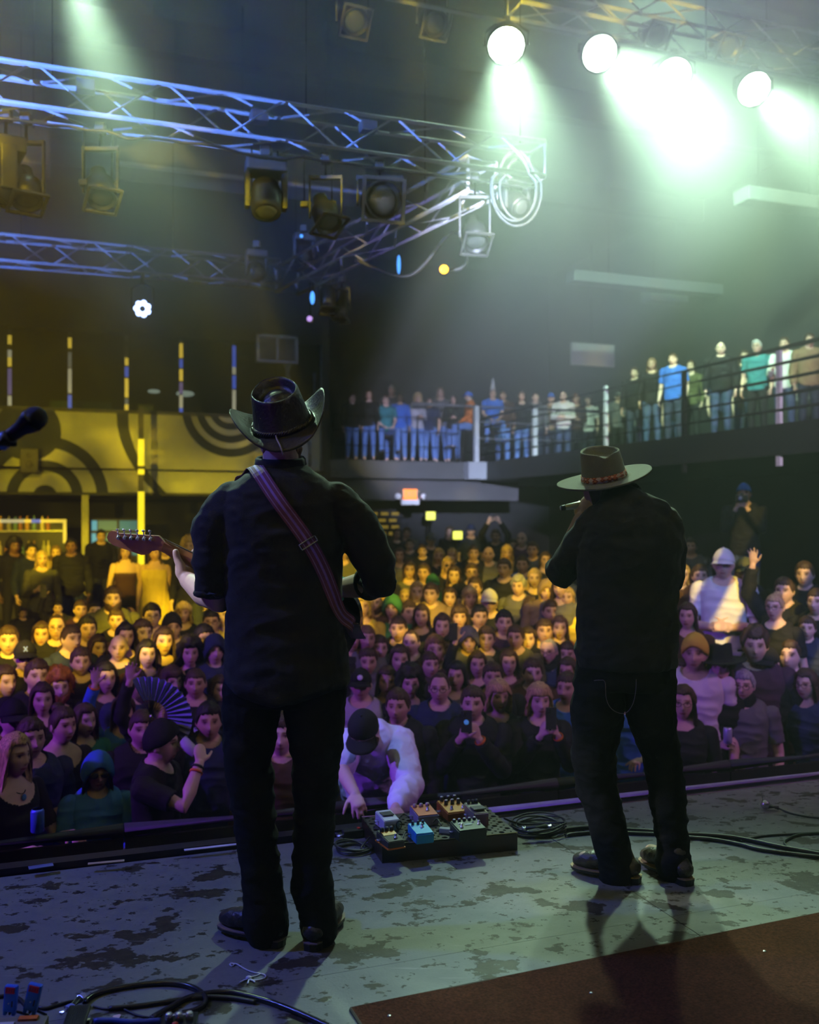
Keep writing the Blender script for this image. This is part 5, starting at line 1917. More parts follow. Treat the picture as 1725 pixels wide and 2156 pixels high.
cols = [-1, -0.72, -0.60, -0.16, 0.16, 0.60, 0.72, 1]
mb = MB()
V_, F_, Mi = [], [], []
hw = 0.024
for i, (p, n) in enumerate(zip(cp, cn)):
    tdir = (cp[min(i + 1, len(cp) - 1)] - cp[max(i - 1, 0)]).normalized()
    sd = tdir.cross(n).normalized()
    for c in cols:
        V_.append(p + sd * hw * c + n.normalized() * 0.004)
    for c in reversed(cols):
        V_.append(p + sd * hw * c + n.normalized() * 0.0012)
nc = 2 * len(cols)
for i in range(len(cp) - 1):
    for k in range(nc):
        l = (k + 1) % nc
        F_.append((i * nc + k, i * nc + l, (i + 1) * nc + l, (i + 1) * nc + k))
        Mi.append({1: 1, 3: 2, 5: 1}.get(k, 0))
mb.add(V_, F_)
mb.m = Mi
mb.build('webbing', [mat('plum_webbing', (0.16, 0.04, 0.10), 0.7, 0, 0.3, 60, 0.3, 300), mat('lilac_stripe', (0.34, 0.2, 0.45), 0.7, 0, 0.2, 60), mat('violet_stripe', (0.30, 0.17, 0.62), 0.65, 0, 0.2, 60)], strap)
# leather end to the strap button
le = [GP(740, 1313, 0.0), GP(748, 1332, 0.10), GP(755, 1343, 0.2), GP(755, 1342, 0.243)]
MB().tube(smooth_path(le, 4), [0.026] * 10 + [0.02] * 3, 12, flat=(1.0, 0.12)).build('leather_end', mat('brown_strap_leather', (0.06, 0.02, 0.03), 0.5), strap)
k = len(cp) * 6 // 10
i = min(range(len(cp)), key=lambda j: (cp[j] - GP(652, 1146, -0.16)).length)
p, n = cp[i], cn[i].normalized()
tdir = (cp[i + 1] - cp[i - 1]).normalized()
sd = tdir.cross(n).normalized()
o_ = p + n * 0.008
cr = [o_ + sd * a * 0.029 + tdir * b_ * 0.0095 for a, b_ in ((-1, -1), (1, -1), (1, 1), (-1, 1))]
pts = []
for j in range(4):
    for q in range(6):
        pts.append(cr[j].lerp(cr[(j + 1) % 4], q / 6))
MB().tube(pts, 0.0024, 6, closed=True).build('slider_buckle', M_CHROME, strap)

# ---- singer -----------------------------------------------------------------
SY = 3.75
SX = (1310 - CX) / F * SY
s_root = thing('person', 'singer seen from behind in flat brimmed hat, black shirt and black jeans', 'person', (SX, SY, 0))
S0 = Vector((SX, SY, 0))


def SP(px, py, dy=0.0):
    return P(px, py, SY + dy) - S0


sh_c = SP(1275, 1030, 0.10)
Mh2 = Matrix.Translation(sh_c) @ Matrix.Rotation(PI - 0.15, 4, 'Z') @ Matrix.Rotation(math.radians(14), 4, 'X') @ Matrix.Rotation(math.radians(10), 4, 'Y')
sb_ = [xf(head_part(), Mh2)]
for e in ear_parts():
    sb_.append(xf(e, Mh2))
sb_.append(ring_caps([SP(1288, 1045, 0.07), SP(1308, 1080, 0.0)], [0.062, 0.075], 16))
sb_.append(loft([(0, 0, 0.86, 0.10, 0.08), (0.01, 0, 0.93, 0.14, 0.10), (0.015, 0, 1.05, 0.14, 0.095), (0.03, 0, 1.25, 0.15, 0.10), (0.03, 0, 1.37, 0.15, 0.10), (0.025, 0, 1.44, 0.12, 0.08), (0.01, 0.01, 1.49, 0.06, 0.06)]))
ssl, ssr = SP(1250, 1105, 0.02), SP(1402, 1105, 0.0)
sel, swl = SP(1180, 1212, 0.16), SP(1222, 1092, 0.32)
ser, swr = SP(1408, 1225, 0.16), SP(1275, 1120, 0.34)
sb_.append(ring_caps([ssl, ssl.lerp(sel, 0.5), sel, sel.lerp(swl, 0.4), swl], [0.05, 0.047, 0.042, 0.043, 0.029], 14))
sb_.append(ring_caps([ssr, ssr.lerp(ser, 0.5), ser, ser.lerp(swr, 0.4), swr], [0.05, 0.047, 0.042, 0.043, 0.029], 14))
sb_ += hand_parts(swl, (0.35, 0.2, 0.9), (0.7, 0.5, -0.3), 0.95, 0.75, 0.05, 1, 0.5)
sb_ += hand_parts(swr, (-0.5, 0.1, 0.85), (-0.6, 0.5, -0.3), 0.95, 0.75, 0.05, -1, 0.5)
shl, shr = SP(1262, 1450, 0), SP(1368, 1450, 0)
skl, skr = SP(1256, 1655, 0.05), SP(1402, 1660, 0.02)
sal, sar = SP(1298, 1822, 0.0), SP(1416, 1805, 0.03)
sb_.append(ring_caps([shl, skl, sal], [0.075, 0.05, 0.036], 14))
sb_.append(ring_caps([shr, skr, sar], [0.075, 0.05, 0.036], 14))
for an, yw in ((sal, 2.62), (sar, 2.0)):
    fd = Vector((math.cos(yw), math.sin(yw), 0))
    sb_.append(ring_caps([Vector((an.x, an.y, 0.07)) - fd * 0.03, Vector((an.x, an.y, 0.062)) + fd * 0.13], [0.033, 0.027], 10))
me = remesh(sb_, 0.0058, 3)
color_attr(me, face_colors(verts_np(me), Mh2.inverted()))
me.materials.append(M_SKIN); smooth_all(me)
colored(link('body', me, s_root), (0.55, 0.36, 0.26))
hp = []
for k in range(24):
    a = -1.0 + 2.0 * k / 23
    p = Mh2 @ Vector((0.073 * math.sin(a), 0.074 * math.cos(a) + 0.012, -0.01))
    q = Mh2 @ Vector((0.071 * math.sin(a), 0.066 * math.cos(a) + 0.012, -0.07))
    hp.append(ring_caps([p, q], [0.012, 0.007], 6))
solid(hp, 0.005, 1, 'hair', M_HAIR, s_root, (0.03, 0.02, 0.015))


def sring(py, x0, x1, ry, cy_=0.0):
    z = EYE - (py - CY) / F * SY
    k = SY / F
    return ((0.5 * (x0 + x1) - 1310) * k, cy_, z, 0.5 * (x1 - x0) * k, ry)


ss = [loft([sring(1402, 1213, 1421, 0.145), sring(1380, 1214, 1422, 0.145), sring(1320, 1218, 1424, 0.135), sring(1250, 1219, 1427, 0.135), sring(1190, 1221, 1431, 0.14), sring(1140, 1224, 1434, 0.14), sring(1105, 1232, 1426, 0.13), sring(1080, 1244, 1402, 0.115, 0.01), sring(1055, 1266, 1368, 0.09, 0.03), sring(1038, 1272, 1346, 0.07, 0.05)], 32)]
ss.append(ring_caps([ssl + Vector((0.02, 0, 0)), SP(1222, 1150, 0.07), sel, SP(1176, 1200, 0.19)], [0.075, 0.066, 0.056, 0.05], 16))
ss.append(ring_caps([ssr + Vector((-0.02, 0, 0)), SP(1408, 1160, 0.05), ser, SP(1380, 1200, 0.24)], [0.074, 0.066, 0.056, 0.048], 16))
ss.append(ring_caps([SP(1300, 1050, 0.03), SP(1330, 1072, -0.01), SP(1375, 1090, -0.01)], [0.07, 0.075, 0.075], 14))
sshirt = solid(ss, 0.0075, 5, 'shirt', M_SHIRT, s_root, None, [(0.009, (6, 6, 10), 31), (0.004, (15, 15, 22), 15)])
a = [2 * PI * k / 28 for k in range(28)]
cc = SP(1302, 1046, 0.045)
Mc = Matrix.Rotation(0.35, 3, 'X') @ Matrix.Rotation(-0.3, 3, 'Y')
MB().tube([cc + Mc @ Vector((0.078 * math.cos(t), 0.074 * math.sin(t), 0.0)) for t in a], 0.022, 8, closed=True, flat=(0.45, 1.2)).build('collar', M_SHIRT, sshirt)
sj = [loft([sring(1445, 1207, 1422, 0.125), sring(1410, 1212, 1421, 0.13), sring(1370, 1225, 1412, 0.12)], 24)]


def sleg(ps):
    return ring_caps([SP(x, y, dy) for (x, y, r, dy) in ps], [r for (x, y, r, dy) in ps], 18)


sj.append(sleg([(1262, 1450, 0.102, 0), (1258, 1505, 0.100, 0.01), (1250, 1590, 0.084, 0.03), (1257, 1655, 0.080, 0.05), (1277, 1725, 0.066, 0.02), (1291, 1790, 0.064, 0), (1297, 1826, 0.066, 0), (1299, 1842, 0.066, 0)]))
sj.append(sleg([(1368, 1450, 0.100, 0), (1374, 1510, 0.092, 0), (1394, 1595, 0.068, 0.01), (1402, 1650, 0.070, 0.02), (1411, 1715, 0.064, 0.02), (1416, 1770, 0.060, 0.03), (1417, 1806, 0.064, 0.015), (1418, 1822, 0.065, 0.01)]))
solid(sj, 0.0075, 4, 'jeans', M_JEANS, s_root, None, [(0.007, (8, 8, 13), 21), (0.0035, (18, 18, 30), 8)])
BOOT_S = (0.06, 0.05, 0.03)
boot(s_root, (sal.x + 0.015, sal.y, 0), 2.62, BOOT_S, (0.38, 0.26, 0.11), 0.98, 0.115)
boot(s_root, (sar.x + 0.005, sar.y - 0.03, 0), 2.05, BOOT_S, (0.38, 0.26, 0.11), 0.96, 0.115)
M_FELT = mat('olive_felt', (0.16, 0.165, 0.12), 0.95, 0, 0.2, 30, 0.35, 300, 0.2, 0.4)
shat = link('hat', hat_mesh('flat', 'hat', M_FELT), s_root, SP(1273, 1009, 0.10))
shat.rotation_euler = (Matrix.Rotation(math.radians(-12.5), 4, 'Y') @ Matrix.Rotation(math.radians(11.5), 4, 'X') @ Matrix.Rotation(PI, 4, 'Z')).to_euler()


def band_material():
    m, nt, b = nmat('woven_band')
    N, L = nt.nodes, nt.links
    b.inputs['Roughness'].default_value = 0.7
    tc = N.new('ShaderNodeTexCoord')
    mp = N.new('ShaderNodeMapping'); mp.inputs['Scale'].default_value = (38, 38, 70)
    L.new(tc.outputs['Object'], mp.inputs[0])
    vo = N.new('ShaderNodeTexVoronoi'); vo.distance = 'MANHATTAN'; vo.inputs['Scale'].default_value = 1.0; vo.inputs['Randomness'].default_value = 0.25
    L.new(mp.outputs[0], vo.inputs['Vector'])
    cr_ = N.new('ShaderNodeValToRGB')
    cr_.color_ramp.interpolation = 'CONSTANT'
    cr_.color_ramp.elements[0].color = (0.75, 0.22, 0.05, 1)
    cr_.color_ramp.elements[1].position = 0.42; cr_.color_ramp.elements[1].color = (0.16, 0.02, 0.02, 1)
    e = cr_.color_ramp.elements.new(0.62); e.color = (0.6, 0.15, 0.04, 1)
    e = cr_.color_ramp.elements.new(0.8); e.color = (0.65, 0.5, 0.4, 1)
    L.new(vo.outputs['Distance'], cr_.inputs[0])
    L.new(cr_.outputs[0], b.inputs['Base Color'])
    return m


mb = MB()
V_, F_ = [], []
for (z, r) in ((0.006, 1.035), (0.03, 1.0), (0.03, 0.98), (0.006, 1.0)):
    for k in range(40):
        t = 2 * PI * k / 40
        V_.append(Vector((0.090 * r * math.cos(t), 0.105 * r * math.sin(t), z)))
for i in range(4):
    for k in range(40):
        l = (k + 1) % 40; j = (i + 1) % 4
        F_.append((i * 40 + k, i * 40 + l, j * 40 + l, j * 40 + k))
mb.add(V_, F_, True)
mb.build('hat_band', band_material(), shat)
# thin wallet cord hanging in a loop at the back pocket
wc = [(1251, 1433, -0.12), (1263, 1432, -0.13), (1274, 1436, -0.135), (1277, 1470, -0.13), (1286, 1490, -0.13), (1303, 1501, -0.13), (1320, 1500, -0.13), (1333, 1482, -0.13), (1339, 1455, -0.14), (1340, 1430, -0.14)]
MB().tube(smooth_path([SP(*q) for q in wc], 6), 0.0014, 6).build('wallet_cord', mat('wallet_cord', (0.2, 0.15, 0.14), 0.5), s_root)
# microphone
mA, mB_ = SP(1181, 1070, 0.36) + S0, SP(1262, 1056, 0.36) + S0
ml = (mB_ - mA)
mic = thing('microphone', 'handheld pale grey microphone held to the mouth by the flat hat singer', 'microphone', mA, ml.to_track_quat('Z', 'Y'))
Lm = ml.length
MB().lathe([(0.006, -0.004), (0.0105, 0.0), (0.0115, 0.025), (0.0135, 0.028), (0.0165, Lm * 0.6), (0.018, Lm)], 18).build('handle', mat('mic_grey', (0.55, 0.58, 0.56), 0.35, 0.3), mic)
MB().lathe([(0.018, Lm), (0.026, Lm + 0.012), (0.027, Lm + 0.02), (0.024, Lm + 0.045), (0.012, Lm + 0.058)], 18).build('grille', M_STEEL, mic)
MB().lathe([(0.0118, 0.0), (0.0118, 0.02)], 18).build('end_cap', M_RUBBER, mic)

# ================================================================== THE AUDIENCE
ARM = {  # elbow, wrist, finger direction, palm normal, curl; for the arm at +x (mirrored for -x)
    'down': ((0.255, 0.03, 1.11), (0.255, -0.07, 0.88), (0, -0.25, -1), (-1, 0, 0), 0.35),
    'fold': ((0.245, -0.03, 1.12), (0.06, -0.25, 1.13), (-0.9, -0.3, 0.1), (0, 0.9, -0.3), 0.5),
    'clap': ((0.235, -0.06, 1.14), (0.055, -0.31, 1.27), (-0.25, -0.3, 0.9), (-1, 0, 0), 0.15),
    'phone': ((0.215, -0.16, 1.19), (0.065, -0.34, 1.44), (-0.35, -0.1, 0.9), (-0.7, 0.6, 0), 0.75),
    'up': ((0.30, -0.12, 1.60), (0.23, -0.20, 1.86), (-0.05, -0.1, 1), (0, -1, 0.1), 0.2),
    'high': ((0.25, -0.10, 1.66), (0.11, -0.16, 1.88), (-0.35, 0, 0.9), (-0.6, -0.7, 0), 0.6),
    'rail': ((0.27, -0.10, 1.09), (0.16, -0.33, 1.185), (-0.45, -0.85, -0.1), (0, -0.1, -1), 0.45),
    'cup': ((0.25, -0.05, 1.11), (0.13, -0.28, 1.19), (-0.55, -0.35, 0.6), (-0.75, 0.2, 0), 0.8),
    'sip': ((0.22, -0.25, 1.33), (0.06, -0.28, 1.53), (-0.5, 0.15, 0.6), (-0.6, 0.5, -0.2), 0.8),
    'lap': ((0.24, -0.02, 1.13), (0.12, -0.30, 0.98), (-0.3, -0.9, -0.2), (0, 0, -1), 0.3),
}
POSES = {'down': ('down', 'down'), 'fold': ('fold', 'fold'), 'clap': ('clap', 'clap'), 'phone': ('phone', 'phone'), 'raise': ('down', 'up'),
         'high': ('high', 'high'), 'rail': ('rail', 'rail'), 'cup': ('down', 'cup'), 'sip': ('down', 'sip'), 'sit': ('lap', 'lap')}
VOX = 0.0088
BODY = {}


def body_data(sex, pose, front=False):
    """remeshed body of stature 1.75 m facing -y, with skeleton for dressing"""
    key = (sex, pose, front)
    if key in BODY:
        return BODY[key]
    f = sex == 'f'
    parts, sk = [], []
    hd = Vector((0, -0.035, 1.625))
    Mh_ = Matrix.Translation(hd) @ Matrix.Rotation(0.06, 4, 'X')
    sc_h = 0.97 if f else 1.0
    Mh_ = Mh_ @ Matrix.Scale(sc_h, 4)
    parts.append(xf(head_part(0.85 if f else 1.1, 0.85 if f else 1.05, 0.98 if f else 1.02), Mh_))
    for e in ear_parts():
        parts.append(xf(e, Mh_))
    sk.append(('head', hd + Vector((0, 0, 0.02)), hd - Vector((0, 0, 0.03)), 0.10))
    nr = 0.049 if f else 0.060
    parts.append(ring_caps([(0, -0.015, 1.56), (0, 0.01, 1.47), (0, 0.012, 1.42)], [nr, nr * 1.06, nr * 1.25], 14))
    sk.append(('neck', Vector((0, -0.012, 1.56)), Vector((0, 0.0, 1.515)), nr * 1.1))
    sit = pose == 'sit'
    if f:
        rings = [(0, 0, 0.84, 0.10, 0.09), (0, 0.01, 0.90, 0.172, 0.118), (0, 0.005, 0.98, 0.160, 0.108), (0, 0, 1.08, 0.128, 0.092), (0, -0.008, 1.18, 0.135, 0.10), (0, -0.02, 1.27, 0.15, 0.118), (0, -0.01, 1.37, 0.165, 0.10), (0, 0.0, 1.435, 0.16, 0.085), (0, 0.008, 1.475, 0.115, 0.07), (0, 0.01, 1.505, 0.068, 0.058), (0, 0.008, 1.53, 0.048, 0.048)]
    else:
        rings = [(0, 0, 0.84, 0.10, 0.09), (0, 0.005, 0.90, 0.165, 0.115), (0, 0, 0.98, 0.165, 0.112), (0, -0.005, 1.08, 0.160, 0.112), (0, -0.005, 1.18, 0.165, 0.115), (0, -0.008, 1.28, 0.178, 0.12), (0, -0.005, 1.385, 0.198, 0.118), (0, 0.0, 1.445, 0.188, 0.10), (0, 0.008, 1.487, 0.14, 0.08), (0, 0.01, 1.515, 0.082, 0.066), (0, 0.008, 1.54, 0.058, 0.055)]
    parts.append(loft(rings, 28))
    sk.append(('torso', Vector((0, 0, 0.95)), Vector((0, 0, 1.40)), 0.15))
    sk.append(('torso', Vector((-0.12, 0, 1.42)), Vector((0.12, 0, 1.42)), 0.07))
    hw = 0.172 if f else 0.198
    ar = 0.85 if f else 1.0
    for s, an in ((1, POSES[pose][0]), (-1, POSES[pose][1])):
        el, wr, fd, pn, cu = ARM[an]
        m = lambda p: Vector((p[0] * s * (0.92 if f else 1.0), p[1], p[2]))
        sh = Vector((s * hw, 0.0, 1.415))
        el, wr = m(el), m(wr)
        parts.append(ring_caps([sh, sh.lerp(el, 0.5), el, el.lerp(wr, 0.35), wr], [0.056 * ar, 0.048 * ar, 0.041 * ar, 0.042 * ar, 0.028 * ar], 12))
        fdv, pnv = Vector((fd[0] * s, fd[1], fd[2])), Vector((pn[0] * s, pn[1], pn[2]))
        ts = 1 if fdv.cross(pnv).dot(Vector((-s, -0.6, 0.8))) > 0 else -1
        parts += hand_parts(wr + (wr - el).normalized() * 0.012, fdv, pnv, 0.9 if f else 1.0, cu, 0.17, ts, 0.3, 0.0085)
        sk.append(('upper', sh, el, 0.048)); sk.append(('fore', el, wr, 0.036)); sk.append(('hand', wr, wr + fdv.normalized() * 0.15, 0.03))
    for s in (-1, 1):
        if sit:
            hp, kn, ank = Vector((s * 0.09, 0, 0.89)), Vector((s * 0.20, -0.43, 0.86)), Vector((s * 0.20, -0.44, 0.42))
        else:
            hp, kn, ank = Vector((s * 0.088, 0.0, 0.88)), Vector((s * 0.105, -0.01, 0.49)), Vector((s * 0.115, 0.025, 0.09))
        parts.append(ring_caps([hp, hp.lerp(kn, 0.5), kn, kn.lerp(ank, 0.35), ank], [0.09, 0.074, 0.054, 0.056, 0.036], 12))
        parts.append(ring_caps([ank + Vector((0, 0.03, -0.05)), ank + Vector((0, -0.15, -0.055))], [0.036, 0.03], 10))
        sk.append(('leg', hp, kn, 0.07)); sk.append(('leg', kn, ank, 0.05)); sk.append(('foot', ank + Vector((0, 0.03, -0.05)), ank + Vector((0, -0.16, -0.055)), 0.03))
    me = remesh(parts, VOX if not front else 0.0062, 2)
    v = verts_np(me)
    color_attr(me, face_colors(v, Mh_.inverted(), (0.22, 0.15, 0.1) if not f else (0.3, 0.2, 0.14), (0.78, 0.5, 0.46) if not f else (0.8, 0.36, 0.38), 0.0 if f else 0.35))
    me.materials.append(M_SKIN); smooth_all(me); me.name = 'body'
    lab = np.zeros(len(v), dtype=np.int32); best = np.full(len(v), 1e9, dtype=np.float32); par = np.zeros(len(v), dtype=np.float32)
    names = []
    for i, (nm, a, b, r) in enumerate(sk):
        d, t = seg_dist(v, a, b)
        d = d - r
        q = d < best
        best[q] = d[q]; lab[q] = i; par[q] = t[q]
        names.append(nm)
    BODY[key] = (me, v, norms_np(me), lab, par, names, Mh_)
    return BODY[key]


def shell(me, v, n, mask, off, name, m, fold=0.0, seed=0.0, fscale=(9, 9, 14)):
    """garment: the masked part of the skin lifted by off, hemmed back to the skin"""
    ls, lt, vi = polys_np(me)
    quads = vi.reshape(-1, 4)                      # the voxel skin is all quads
    quads = quads[mask[quads].all(axis=1)]
    used = np.unique(quads)
    remap = -np.ones(len(v), dtype=np.int64); remap[used] = np.arange(len(used))
    o = np.full(len(used), off, dtype=np.float32)
    if fold:
        o = o + fold * (1 - 2.0 * np.abs(fold_noise(v[used], fscale, seed)))
    vo = v[used] + n[used] * o[:, None]
    fq = remap[quads]
    ea = fq.ravel(); eb = np.roll(fq, -1, axis=1).ravel()
    code = ea * (len(used) + 1) + eb; rev = eb * (len(used) + 1) + ea
    sel = ~np.isin(rev, code)
    faces = fq.tolist()
    inner = {}
    extra = []
    for a, b in zip(ea[sel].tolist(), eb[sel].tolist()):
        for q in (a, b):
            if q not in inner:
                inner[q] = len(used) + len(extra)
                extra.append(v[used[q]] - n[used[q]] * 0.002)
        faces.append((b, a, inner[a], inner[b]))
    allv = np.vstack([vo, np.array(extra)]) if extra else vo
    g = bpy.data.meshes.new(name)
    g.from_pydata(allv.tolist(), [], faces)
    g.materials.append(m)
    g.polygons.foreach_set('use_smooth', [True] * len(g.polygons))
    g.update()
    return g


GARM = {}


def garment(sex, pose, kind, front=False):
    key = (sex, pose, kind, front)
    if key in GARM:
        return GARM[key]
    me, v, n, lab, par, names, Mh_ = body_data(sex, pose, front)
    nm = np.array(names)[lab]
    z = v[:, 2]
    if kind == 'trousers':
        mask = (nm == 'leg') | ((nm == 'torso') & (z < 0.99))
        mask &= ~((nm == 'leg') & (z < 0.12) & (pose != 'sit'))
        g = shell(me, v, n, mask, 0.010, 'trousers', M_DENIM, 0.004, 3)
    elif kind == 'shoes':
        mask = (nm == 'foot')
        g = shell(me, v, n, mask, 0.008, 'shoes', M_LEATHER)
    elif kind == 'dress':
        mask = ((nm == 'torso') & (z < 1.38)) | ((nm == 'leg') & (z > 0.52))
        g = shell(me, v, n, mask, 0.035, 'dress', M_CLOTH, 0.012, 2, (14, 14, 2))
    elif kind == 'strapless':
        mask = (nm == 'torso') & (z < 1.32) & (z > 0.95)
        g = shell(me, v, n, mask, 0.010, 'top', M_CLOTH, 0.003)
    else:
        base = (nm == 'torso') & (z > 0.86)
        neck = np.linalg.norm((v - np.array([0, -0.06 if kind == 'scoop' else -0.02, 1.50])) * np.array([1, 1, 0.9]), axis=1)
        nr = {'scoop': 0.135, 'tee': 0.09, 'long': 0.085, 'jacket': 0.08, 'hoodie': 0.065}[kind]
        mask = base & (neck > nr)
        mask |= (nm == 'upper') & ((par < 0.72) if kind in ('tee', 'scoop') else True)
        if kind in ('long', 'jacket', 'hoodie'):
            mask |= (nm == 'fore') & (par < 0.93)
        g = shell(me, v, n, mask, {'scoop': 0.007, 'tee': 0.011, 'long': 0.012, 'jacket': 0.021, 'hoodie': 0.021}[kind], {'scoop': 'top', 'tee': 'shirt', 'long': 'shirt', 'jacket': 'jacket', 'hoodie': 'hoodie'}[kind], M_CLOTH, 0.009 if kind != 'scoop' else 0.004, 5)
    GARM[key] = g
    return g


# ---- hair, hats, glasses: made in the frame of the head
HX, HY, HZ = 0.0775, 0.0985, 0.1185
WEAR = {}


def cap_shell(name, m, th, front, side, back, noise_amp=0.003, nsc=30, curtain=0.0, flare=1.0, inner=0.9, seed=0, ca=0.55, dome=1.0, jag=0.0):
    """shell over the skull down to a hairline given in degrees from the crown; optional hanging curtain"""
    seg, rows = 44, 12
    V_, F_ = [], []
    grid = []
    for k in range(seg):
        a = 2 * PI * k / seg
        c = math.cos(a)                      # 1 = front, -1 = back
        if c >= 0:
            w_ = max(0.0, min(1.0, (c - 0.22) / 0.4)) if jag else c ** 1.6
            w_ = w_ * w_ * (3 - 2 * w_) if jag else w_
            e = side + (front - side) * w_
        else:
            e = side + (back - side) * (-c) ** 0.8
        if jag:
            e += jag * mnoise.noise(Vector((math.sin(a) * 9 + seed, math.cos(a) * 9, 0.3)))
        dx, dy = math.sin(a), -math.cos(a)
        col = []
        for r in range(rows + 1):
            ph = math.radians(max(1.0, e * r / rows))
            s, zc = math.sin(ph), math.cos(ph)
            t = th * (1.0 if r < rows - 1 else 0.75) if not jag else th * (1.0, 1.0, 1.0, 1.0, 1.0, 1.0, 1.0, 1.0, 0.97, 0.88, 0.72, 0.5, 0.22 if curtain <= 0 or c > ca - 0.1 else 0.9)[r]
            p = Vector((dx * s * (HX + t), dy * s * (HY + t), zc * (HZ + t * 1.1) * (dome if zc > 0 else 1.0)))
            p += Vector((dx * s, dy * s, zc)) * (noise_amp * mnoise.noise(Vector((p.x, p.y, p.z)) * nsc + Vector((seed, 0, 0))))
            col.append(p)
        if curtain > 0:
            w = max(0.0, min(1.0, (ca - c) / 0.25))
            last = col[-1]
            for r in range(1, 9):
                q = r / 8.0
                zz = last.z - curtain * q * w * (1 - 0.12 * mnoise.noise(Vector((a * 3, seed, 0))))
                fl = 1 + (flare - 1) * math.sin(q * PI * 0.6)
                kx = max(abs(last.x), 0.0) * fl
                px_ = math.copysign(kx, last.x) if abs(last.x) > 1e-6 else 0.0
                py_ = last.y * (1.0 if c < 0 else 1 - 0.5 * q) + (0.02 * q if c < 0.2 else 0.0)
                rip = 0.004 * math.sin(a * 17 + q * 5)
                col.append(Vector((px_ * (1 + rip * 6), py_ + rip, zz if w > 0 else last.z - 0.001 * r)))
        grid.append(col)
    n = len(grid[0])
    for col in grid:
        V_ += col
    off = len(V_)
    for col in grid:
        for p in col:
            d = Vector((p.x, p.y, p.z if p.z > 0 else 0)).normalized()
            V_.append(p - d * max(0.004, th * inner))
    for k in range(seg):
        l = (k + 1) % seg
        for r in range(n - 1):
            F_.append((k * n + r, k * n + r + 1, l * n + r + 1, l * n + r))
            F_.append((off + k * n + r, off + l * n + r, off + l * n + r + 1, off + k * n + r + 1))
        F_.append((k * n + n - 1, off + k * n + n - 1, off + l * n + n - 1, l * n + n - 1))
    mb = MB(); mb.add(V_, F_, True)
    return mb.mesh(name, m)


